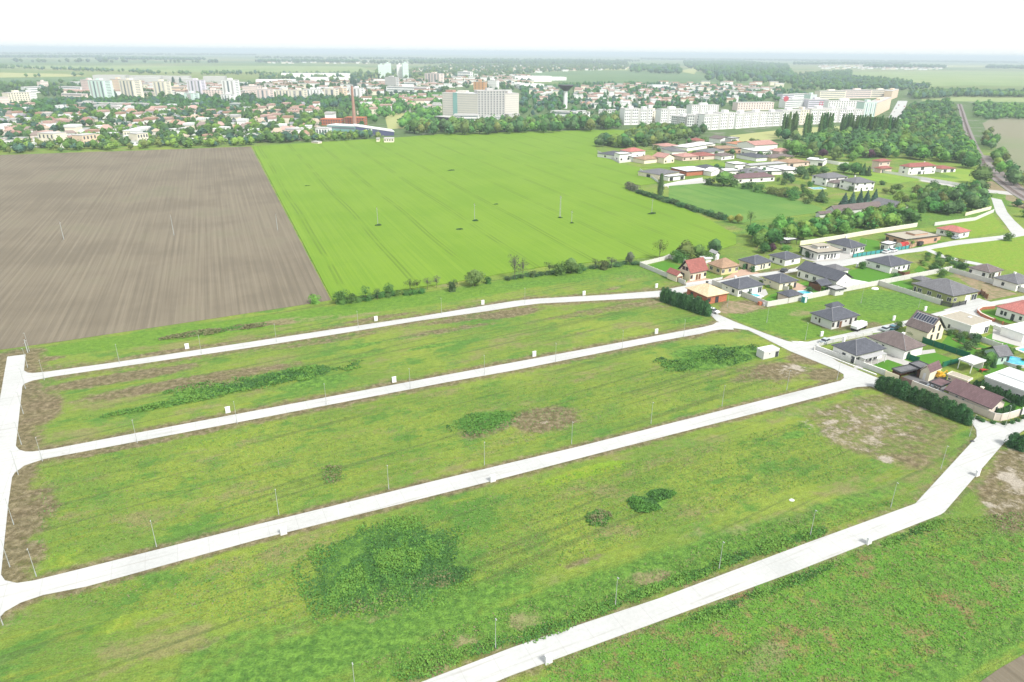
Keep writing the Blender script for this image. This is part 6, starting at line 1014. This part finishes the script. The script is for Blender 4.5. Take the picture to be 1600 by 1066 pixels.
T(122,171,200,172.5,161.5,12,'t_greige','long flat grey-roofed school building behind the villas',floors=2,style='band',attic=False); T(146,176,180,176,165,10,'t_pink','rosy two-storey building in front of the long school',floors=2,style='band'); T(196,172,226,173,162,12,'t_grey','grey flat building right of the long school',floors=2,style='band'); T(360,171,378,171.5,162,12,'t_mint','pale green-white flat building behind the villas',floors=2,style='band')
# halls behind
for x0, x1, y0, yt, l in ((146,197,127,118,'white industrial hall on the far left'),(200,252,125,119,'pale hall behind the town, centre left'),(252,296,124.5,119.5,'long white hall behind the lilac tower'),(205,250,131,123,'low white hall left behind the cream tower'),(262,300,130,123.5,'low white hall behind the peach gables'),(440,548,122,115,'very long white industrial hall on the horizon side'),(470,545,129,121.5,'second very long hall in front of the white one'),(400,462,131,125,'long pale hall left of the two great halls'),(318,352,128,120,'pale hall above the white tower'),(585,606,131,125,'white hall left of the grey striped block'),(805,862,128,119.5,'white flat hall behind the water tower'),(862,885,126,121,'pale blue hall by the water tower'),(812,850,139,132,'low white hall left of the water tower'),(1020,1045,141,134,'white hall in the trees at the back right'),(1074,1098,141,134.5,'pale hall beyond the apartment rows'),(960,975,119,109,'')):
    if l: T(x0,y0,x1,y0,yt,40,'t_grey' if x0 < 340 else 't_white',l,cat='industrial hall',name='industrial_hall',rm='t_roofgrey' if x0 < 340 else 'membrane_white',attic=False)
# big slabs
sl_ = T(692,182,746,184.5,146,22,'t_greige','left slab of the huge three-part grey complex, with mint glass strip','office block','office_slab',floors=10,style='thin',rm='membrane_white'); L_ = (P(746,184.5)-P(692,182)).length; hh = height_to(719,183,146)
MB().box(-L_*.5+L_*.31, -L_*.5+L_*.43, -11.4, -11.07, 0, hh+1).build('glass_strip', M['t_teal'], sl_); MB().box(-L_*.45, -L_*.25, -6, 4, hh+.52, hh+3.4).build('roof_house', M['chimney_brick'], sl_)
T(746.5,184.5,788.5,184,142.5,24,'t_grey','tallest middle slab of the huge three-part grey complex','office block','office_slab',floors=11,bays=9,style='grid'); T(789,181.5,810.5,180.5,146.5,22,'t_greige','right cream-grey slab of the huge three-part complex','office block','office_slab',floors=10,style='thin')
T(709,194,747.5,194.5,180,14,'t_white','white three-storey wing with window bands before the left slab','office block','office_wing',floors=3,style='band',attic=False); T(758,194,785,194,183,14,'t_white','pale low wing half hidden by trees before the middle slab','office block','office_wing',floors=3,style='band',attic=False); T(795,184,812,183,179,16,'t_grey','flat grey hall before the right slab','hall','hall',attic=False)
e = T(680,198,707.5,201,183.5,14,'t_darkpanel','dark panelled wedge-shaped hall left of the white wing','hall','wedge_hall',attic=False)
T(860,186,915,189,175,14,'t_white','white modern flat building left of the white apartment rows','office block','white_building',floors=2,style='band',attic=False); T(900,190.5,914.5,190.8,174,10,'t_white','blank white tower-like end of the modern flat building','office block','white_building',attic=False); T(830,194,852,194,187,10,'t_white','small white low building behind the wheat-edge trees','building','low_building',attic=False)
# brick ruin, glass hall with blue wedge, chimney
for q in ((500.6,196,532.5,196.5,187,14,'roofless orange brick shell left of the chimney'),(539,196,569,196.5,184.5,14,'taller orange brick shell around the chimney foot')):
    e = T(*q[:5], q[5], 'brick_orange', q[6], 'brick building', 'brick_shell', floors=3 if q[0] > 535 else 2, bays=8, style='grid', attic=False, rm='brick_orange')
T(512,211,556,213.5,197,16,'t_teal','low white and glass building joined to the blue wedge','hall','glass_hall',floors=2,style='band',attic=False,rm='membrane_white')
A, B = P(556.5,213.5).xy, P(616,212).xy; d = B-A; L_ = d.length; e = empty('wedge_hall', (*A, 0), math.atan2(d.y, d.x), 'dark blue wedge-shaped building with sloping white roof edge', 'hall'); h1 = height_to(557,213.5,197.5); h2 = height_to(614,212,206.5)
m = MB(); m.add([(0,0,0),(L_,0,0),(L_,0,h2),(0,0,h1),(0,18,0),(L_,18,0),(L_,18,h2),(0,18,h1)], [(0,1,2,3),(5,4,7,6),(4,0,3,7),(1,5,6,2)]); m.build('wall', M['t_navy'], e); m = MB(); m.add([(-.3,-.3,h1+.01),(L_+.3,-.3,h2+.01),(L_+.3,18.3,h2+.01),(-.3,18.3,h1+.01),(-.3,-.3,h1+1.0),(L_+.3,-.3,h2+1.0),(L_+.3,18.3,h2+1.0),(-.3,18.3,h1+1.0)], [(3,2,1,0),(4,5,6,7),(0,1,5,4),(1,2,6,5),(2,3,7,6),(3,0,4,7)]); m.build('roof', M['membrane_white'], e)
for k in range(6): MB().box(L_*.22+k*L_*.035, L_*.22+k*L_*.035+1.2, -.07, -.005, h1*.35+(k % 2)*2, h1*.35+1.3+(k % 2)*2).build('window', M['frame_white'], e)
c = P(554.5,197.5); h = height_to(554.5,197.5,132.5); e = empty('factory_chimney', c, 0, 'tall tapering red brick factory chimney', 'chimney'); MB().lathe([(2.3,0),(2.0,h*.2),(1.2,h*.97)],16).build('shaft', M['chimney_brick'], e); MB().lathe([(1.5,h*.97+.01),(1.5,h)],16).build('rim', M['t_roofgrey'], e)
c = P(883,169.5); h = height_to(883,169.5,132.5); e = empty('water_tower', c, 0, 'white-stemmed water tower with dark inverted cone head', 'water tower'); MB().lathe([(3.2,0),(2.9,h*.76)],20).build('stem', M['t_white'], e); r_ = 12.2; MB().lathe([(3.4,h*.74),(4.0,h*.765),(r_*.97,h*.955),(r_,h*.975),(r_,h*.99),(2,h)],28).build('tank', M['t_darkpanel'], e)
# white apartment rows on the right
W_ = 't_white'; GP = 'white apartment rows'
def R2(x0,y0,x1,y1,yt,lab,fl=5,by=12,st='gap',wm='t_white',rm='t_roofgrey',d=14): T(x0,y0,x1,y1,yt,d,wm,lab,floors=fl,bays=by,style=st,rm=rm,group=None)
R2(1047.5,199.5,1072,202,182.5,'white apartment block at the left end of the nearest row',5,8); R2(1072.5,202.2,1098,203,180.5,'second white block from the left of the nearest row',5,7); R2(1099,204,1124,202.5,179,'third white block from the left of the nearest row',5,8); R2(1124.5,202.5,1148,201,177,'fourth white block from the left of the nearest row',5,7); R2(1149,201.5,1173,199.5,178,'fifth white block from the left of the nearest row',5,8); R2(1173.5,199.5,1196,197.8,176,'sixth white block from the left of the nearest row',5,7); R2(1197,197.5,1219,197,176,'seventh white block, left of the poplars',5,8)
R2(1220,197,1248,196,173,'white block behind the first poplars',5,9); R2(1249,195,1264,194,172,'white block with yellowish bays between poplars',5,4,'grid','t_cream'); R2(1265,194.5,1296,193.5,170.5,'white block with red corner bay between poplar groups',5,10); R2(1297,192,1309,191,170.5,'grey-faced white block in the gap between the poplar groups',5,4); R2(1310,191,1347,190,172,'white block behind the long poplar group',5,12)
R2(1018,190,1031,189,174,'plain pale block between two white ones at the left of the rows',4,3,'grid','t_cream'); R2(1000,195,1018,194.3,171.5,'white block with balconies, left of the plain pale block',5,6); R2(975,195.5,999,195,170.5,'leftmost big white block of the rows, by the belt trees',5,8); R2(935,186.5,962,187,172.5,'low white and grey block left of the white rows',4,8,'grid'); R2(1032,192.5,1071,191.5,171.5,'white block behind the left end of the nearest row',5,12); R2(1080,181,1122,180,165,'white block in the second row, left',5,12); R2(1152,173,1208,172,160.5,'long pink-white block in the second row',3,14,'grid','t_pink')
R2(1226,169,1262,168,155.5,'grey-white slab in the rear rows, left',4,12,'band','t_white'); R2(1262,169,1293,168.5,156,'grey-white slab in the rear rows with red cross-shaped sign',4,10,'band','t_lilac'); R2(1293,172,1346.5,172,158,'long white slab in the rear rows',5,14,'grid'); R2(1347,183,1366,182.5,160,'tall pale slab with blue-green bays above the poplars',8,6,'strip','t_mint'); R2(1366.7,182.5,1389.5,171,157,'peach-ended slab above the poplars at the bright street',7,5,'thin','t_peach')
R2(1280,155,1320,154,142.5,'cream slab in the last row, left',4,12,'band','t_cream'); R2(1320,154,1360,153.5,141,'pinkish slab in the last row, middle',4,12,'band','t_pink'); R2(1360,153.5,1392,153,141,'pale slab in the last row, right',4,10,'band','t_cream'); R2(1392,156,1402,152,141,'peach end block of the last row',5,3,'thin','t_peach'); R2(1222,158,1240,157.5,148,'small lilac-white block near the red round sign',3,5,'band','t_lilac'); R2(1240,157,1262,156.5,147,'white block with gabled top in the rear rows',3,6,'band'); R2(1265,160,1275,159.6,148,'pale green narrow block in the rear rows',4,3,'thin','t_mint')
def sign(px, py, ycen, r, kind, label):
    b = P(px, py); h = height_to(px, py, ycen); e = empty('wall_sign', (b.x, b.y-.0, 0), 0, label, 'sign')
    if kind == 'round': MB().tube((0,0,h), (0,-.4,h), r, r, 20).build('disc', M['t_rose'], e)
    else:
        m = MB()
        for k in range(3): m.box(-r, r, -.4, 0, h-r+k*r*.9, h-r+k*r*.9+r*.2); 
        for k in range(3): m.box(-r+k*r*.9, -r+k*r*.9+r*.2, -.41, -.401, h-r, h+r)
        m.build('grid', M['t_rose'], e)
    MB().box(-.3, .3, .01, .6, 0, h).build('support', M['t_grey'], e)
sign(1226,169.6,154.5,4.2,'round','round red sign at the left end of the rear apartment rows'); sign(1283.5,169.6,163.5,4.6,'grid','red grid-like sign on the grey-white slab')
# small houses of the town
mat('tr_orange', (0.36,0.225,0.165), .1, .1); mat('tr_red', (0.29,0.165,0.14), .1, .1); mat('tr_pink', (0.43,0.29,0.25), .1, .1); mat('tr_brown', (0.24,0.19,0.17), .1, .1); mat('tr_grey', (0.24,0.24,0.26), .1, .1); mat('tr_tan', (0.42,0.34,0.26), .1, .1)
ROOFS = [('tr_orange','orange'),('tr_red','red'),('tr_pink','pinkish'),('tr_brown','brown'),('tr_grey','grey'),('membrane_white','white flat'),('membrane_grey','grey flat'),('tr_tan','tan')]
HM = {}
def small_house(x, y, ang, a, b, h, rk, wm, flatr, label, group):
    e = empty('house', (x, y, 0), ang, label, 'house', group); key = (wm, rk, flatr)
    if key not in HM:
        w_ = MB().box(-.5, .5, -.5, .5, 0, 1).mesh('wall', M[wm]); m = MB()
        if flatr: m.box(-.53, .53, -.53, .53, 1.001, 1.07)
        else: m.add([(-.56,-.56,.99),(.56,-.56,.99),(.56,.56,.99),(-.56,.56,.99),(-.28,0,1.62),(.28,0,1.62)], [(3,2,1,0),(0,1,5,4),(1,2,5),(2,3,4,5),(3,0,4)])
        HM[key] = (w_, m.mesh('roof', M[rk]), MB().box(-.055, .055, -.53, -.505, .42, .72).mesh('window', M['t_glass']))
    for nm, me_ in zip(('wall', 'roof'), HM[key][:2]): o = bpy.data.objects.new(nm, me_); link(o, e); o.scale = (a, b, h)
    for k in (-.28, 0, .28): o = bpy.data.objects.new('window', HM[key][2]); o.location = (k*a, 0, 0); o.scale = (a, b, h); link(o, e)
WC = [('t_white','white'),('t_cream','cream'),('t_pink','pink-walled'),('t_white','white'),('t_greige','greyish')]
ZN = [([(-20,236),(-20,186),(200,177),(400,172),(470,168),(540,180),(545,190),(495,188),(500,207),(470,222),(395,222),(200,228)], 'left of the brick chimney', [(0,3),(1,3),(2,3),(3,2),(4,2),(5,6),(6,3),(7,3)], 17),
      ([(565,160),(690,152),(690,176),(640,176),(600,172),(565,182)], 'between the brick chimney and the grey slabs', [(0,2),(1,2),(2,3),(3,2),(7,2)], 24), ([(890,172),(900,150),(1010,140),(1110,150),(1150,158),(1080,164),(1010,170),(960,170)], 'behind the white apartment rows', [(0,3),(1,2),(5,3),(4,1),(7,1)], 32)]
rg = random.Random(21); occ = []; nh = 0
for zi, (zp, where, wts, sp) in enumerate(ZN):
    w_ = wpoly(zp); xs = [p[0] for p in w_]; ys = [p[1] for p in w_]; ang0 = .12; yy = min(ys)
    while yy < max(ys):
        xx = min(xs)
        while xx < max(xs):
            x = xx+rg.uniform(-3, 3); y = yy+rg.uniform(-4, 4)+(xx-min(xs))*math.tan(ang0)*.2; xx += sp*(1+.35*(yy-min(ys))/max(1, max(ys)-min(ys)))
            if not inpoly(x, y, [(p[0], p[1]) for p in w_]) or rg.random() < .36: continue
            tt = (yy-min(ys))/max(1, max(ys)-min(ys)); ri = rg.choices([q[0] for q in wts], [q[1]*((1.9-1.7*tt) if q[0] in (5, 6, 7) else (.35+1.3*tt)) for q in wts])[0]; rk, rn = ROOFS[ri]; wm, wnm = rg.choice(WC); fl = ri in (5, 6); two = rg.random() < .4
            zz = ['front rows', 'middle rows', 'back rows'][min(2, int(3*(yy-min(ys))/max(1, max(ys)-min(ys))))]
            small_house(x, y, ang0+rg.uniform(-.12, .12)+(math.pi/2 if rg.random() < .3 else 0), rg.uniform(8, 12), rg.uniform(7, 10), 5.6 if two else 3.6, rk, wm, fl, f'{wnm} {"two-storey" if two else "low"} house, {rn} roof, {zz} {where}', 'town houses '+where); nh += 1
        yy += 21 if zi == 0 else 26
print('town houses', nh)
# the bigger buildings of the front rows
for q in ((63,229,88,230.5,209,13,'t_cream','large windowless cream block at the edge of the ploughed field'),(88,227,98,226,213,10,'t_pink','pink-white gabled block behind the large cream block'),(132,230,154,227,211,12,'t_peach','peach two-storey block among trees left'),(217,227,234,225,209,12,'t_cream','cream-pink two-storey block above the ploughed field'),(386,222.5,405,222.5,211,12,'t_cream','yellowish block with dark roof at the field corner'),(447,217.5,465,218.5,202,12,'t_white','big white block with red corner beside the wheat'),(465,218.5,473,217,203,12,'t_pink','pink end part of the big white block'),(494,213,512,213.5,201,12,'t_white','white cube building left of the glass hall'),(487,224,497,225,222,5,'t_pink','small brick-coloured hut at the wheat edge'),(588,222,593,222,217,6,'t_cream','small cream hut at the right foot of the blue wedge'),(600,223,615,223,217,9,'t_cream','low cream house with dark roof beside the wheat'),(0,229,6,229,217,8,'t_pink','pink gabled house at the very left edge'),(7,231,26,230,220,8,'t_white','white-roofed house near the left edge'),(157,196,180,195,190,8,'t_white','white low house in the middle of the left quarter')):
    T(q[0],q[1],q[2],q[3],q[4],q[5],q[6],q[7],cat='town building',name='town_building',floors=1 if q[3]-q[4] < 14 else 2,bays=4,style='grid',attic=False,side=False)
# ---- trees of the town and the far woods
GL = ['leaf_green','leaf_dark','leaf_green','leaf_bright']; GB = ['leaf_green','leaf_dark','leaf_dark','leaf_blue']
canopy('town_trees', [[(-40,236),(-40,184),(200,176),(400,170),(545,176),(545,190),(500,190),(500,208),(470,224),(395,224),(200,230)]], 1000, (6.5,12.5), GL+['leaf_blue','leaf_dark'], 31, 'trees filling the gardens of the left quarter', 70)
canopy('town_trees', [[(-40,242),(-40,230),(200,224),(392,219),(394,228),(200,234.5)],[(394,226),(394,218),(500,211),(620,216),(620,218),(560,219),(470,224)]], 230, (5,10), GL+['leaf_olive','leaf_blue'], 30, 'trees and bushes along the garden ends by the fields', 80)
canopy('town_trees', [[(632,213),(640,200),(700,198),(800,194),(900,190),(965,189),(966,202),(900,205),(800,208.5),(700,212)]], 150, (9,15), GL+['leaf_olive'], 29, 'lower trees filling the belt at the top of the wheat', 90)
canopy('woodland', [[(932,231),(1000,231),(1085,219),(1104,208),(1040,203),(990,207),(975,212),(1000,219),(940,223)]], 110, (7,12), GL+['leaf_dark'], 28, 'undergrowth filling the wood behind the middle village', 90)
canopy('town_trees', [[(-40,184),(-40,166),(60,162),(200,158),(400,158),(560,156),(560,176),(400,172),(200,177)]], 900, (8,14), GB, 32, 'trees between the towers and the villa quarter', 60)
canopy('town_trees', [[(560,158),(690,150),(690,190),(640,176),(565,200)],[(620,205),(640,180),(690,186),(690,200),(640,205)]], 420, (8,13), GL, 33, 'trees between the chimney and the grey slabs', 60)
canopy('town_trees', [[(400,158),(400,130),(700,126),(700,152),(560,158)],[(0,150),(0,132),(120,136),(400,132),(400,158),(200,158)]], 900, (8,15), GB, 34, 'trees around the towers', 50)
canopy('town_trees', [[(810,190),(815,140),(900,132),(1000,132),(1220,140),(1260,150),(1150,172),(1010,176),(960,176),(900,186)]], 1050, (8,14), GB, 35, 'trees around the water tower', 50)
canopy('town_trees', [[(690,136),(690,122),(830,120),(830,140),(810,146)]], 260, (8,15), GB, 36, 'trees behind the grey slabs', 40)
canopy('woodland', [[(1405,190),(1420,168),(1482,160),(1506,225),(1526,262),(1500,262),(1430,240),(1400,215)]], 330, (8,13), GL+['leaf_olive'], 37, 'dense wood left of the railway line', 90)
canopy('woodland', [[(1222,236),(1245,246),(1300,251),(1362,247),(1400,252),(1455,250),(1524,268),(1526,258),(1500,225),(1400,205),(1300,212)]], 300, (9,15), GL+['leaf_dark','leaf_olive'], 38, 'trees filling the park wood', 90)
canopy('woodland', [[(1520,163),(1640,170),(1640,188),(1550,188),(1524,186)]], 330, (7,11), GL, 39, 'wood right behind the railway line', 60)
canopy('woodland', [[(1420,150),(1500,147),(1640,151),(1640,153),(1500,152),(1430,156)]], 420, (13,19), GB, 40, 'tree row beyond the railway', 50)
canopy('woodland', [[(1215,142),(1280,132),(1330,122),(1400,128),(1450,137),(1450,141),(1400,143),(1300,143)],[(1240,118),(1330,112),(1330,126),(1240,134)]], 900, (12,20), GB, 41, 'hazy woods behind the apartment rows', 36)
canopy('woodland', [[(985,104),(1060,105),(1066,118),(985,114)],[(1068,98),(1150,97),(1230,104),(1240,124),(1110,121),(1070,105)],[(1090,124),(1240,124),(1240,134),(1100,131)]], 1900, (20,32), GB, 42, 'bluish woods on the plain beyond the town', 26)
canopy('woodland', [[(0,103),(60,107),(60,108),(0,104.5)],[(0,106),(140,109),(240,113.5),(240,115),(120,112),(0,108)],[(36,120.5),(146,119),(146,120),(36,121.5)],[(-20,132),(120,131),(122,142),(-20,146)],[(165,88),(300,91),(300,92.5),(165,90)],[(200,115),(300,115),(300,117),(200,117)],[(315,114),(400,115),(480,118),(315,118)]], 900, (10,18), GB, 43, 'tree lines across the far fields on the left', 26)
canopy('woodland', [[(150,93),(320,94),(320,95),(150,94.5)],[(400,97),(560,97),(560,99),(400,99)],[(640,96),(900,97),(980,99),(980,101.5),(640,100)],[(0,90),(160,89.5),(160,90.5),(0,91)],[(1240,100),(1420,99.5),(1420,101),(1240,102)],[(1350,104),(1480,105),(1480,108),(1350,107)],[(1540,105),(1600,106),(1600,109),(1540,108)]], 2300, (22,34), GB, 44, 'hazy tree lines near the horizon', 14, kinds=('wide',))
canopy('woodland', [[(640,112),(700,102),(800,101),(985,103),(975,110),(880,112),(810,116),(830,122),(720,126),(640,124)],[(400,122),(640,112),(640,124),(560,132),(400,130)]], 1700, (12,22), GB, 45, 'trees of the far suburbs', 26)
canopy('woodland', [[(-40,84.5),(400,86.5),(400,87.4),(-40,85.4)],[(400,91),(1000,96),(1000,97.5),(400,92)],[(1000,92.5),(1640,98.5),(1640,99.6),(1000,94)],[(560,99),(980,101.5),(980,103),(560,101)],[(0,97.5),(350,98.2),(350,99.2),(0,98.6)]], 2200, (22,36), GB, 46, 'dark tree bands on the far plain', 12, kinds=('wide',))
def far_houses(name, pxs, n, seed, label, size=(12, 26)):
    r = random.Random(seed); mb = MB(); mats_ = [M[k] for k in ('t_white','t_cream','tr_pink','tr_orange','membrane_white','t_roofgrey')]; ars = [area(p) for p in pxs]
    for pp, ar in zip(pxs, ars):
        for x, y in scatter(pp, max(1, int(n*ar/sum(ars))), r):
            a = r.uniform(*size)/2; b = r.uniform(7, 12)/2; h = r.uniform(4, 9); mb.box(x-a, x+a, y-b, y+b, 0, h, r.choice((0, 0, 1))); mb.box(x-a*1.04, x+a*1.04, y-b*1.08, y+b*1.08, h+.01, h+2.2, r.choice((2, 2, 3, 4, 5)))
    o = mb.build(name, mats_); return tag(o, label, kind='stuff')
far_houses('distant_houses', [[(640,112),(700,103),(985,104),(975,110),(820,115),(820,122),(700,126),(640,122)],[(1280,103),(1480,104),(1470,110),(1280,108)],[(1000,131),(1240,132),(1240,146),(1120,146)]], 520, 51, 'crowded small roofs of the far suburbs')
far_houses('distant_houses', [[(890,170),(900,140),(1010,134),(1220,140),(1215,150),(1150,160),(1080,164),(1010,168)],[(815,165),(820,145),(870,138),(870,165)],[(565,180),(565,160),(690,152),(690,176)]], 260, 55, 'small houses among the trees around the water tower', (9, 17))
far_houses('distant_houses', [[(-20,182),(-20,172),(200,168),(400,166),(545,172),(545,178),(400,174),(200,178)],[(-20,226),(-20,184),(200,178),(400,174),(540,184),(490,206),(395,220),(200,226)]], 95, 54, 'small pale sheds and houses between the trees below the towers', (6, 11))
far_houses('distant_houses', [[(400,150),(400,132),(690,126),(690,148)],[(100,150),(100,132),(400,134),(400,150)],[(690,124),(830,120),(825,138),(700,138)]], 330, 52, 'small buildings between the towers', (12, 34))
far_houses('distant_houses', [[(420,96),(640,96),(640,100),(420,100)]], 60, 53, 'scattered roofs of a village on the plain')
for x, yb, yt in ((551,139,117),(556,140,124),(571,122,115),(580,123,116),(585,122,114),(592,124,115),(272,135,120),(283,134,121)): 
    b = P(x, yb); small_tree('column', 'leaf_blue', b.x, b.y, height_to(x, yb, yt), height_to(x, yb, yt)*.4, 'tall dark poplar standing among the towers', 'poplars among the towers')
# ================================================================== the air
HZ = bpy.data.materials.new('air_haze'); HZ.use_nodes = True; t = HZ.node_tree; t.nodes.remove(t.nodes['Principled BSDF'])
pv = t.nodes.new('ShaderNodeVolumePrincipled'); pv.inputs['Color'].default_value = (0.72, 0.84, 0.92, 1)
pv.inputs['Density'].default_value = 0.000155; pv.inputs['Anisotropy'].default_value = 0.0
t.links.new(pv.outputs[0], t.nodes['Material Output'].inputs['Volume'])
o = MB().box(-34000, 34000, -5000, 42000, -1.6, 98.0).build('haze', HZ); tag(o, kind='stuff')
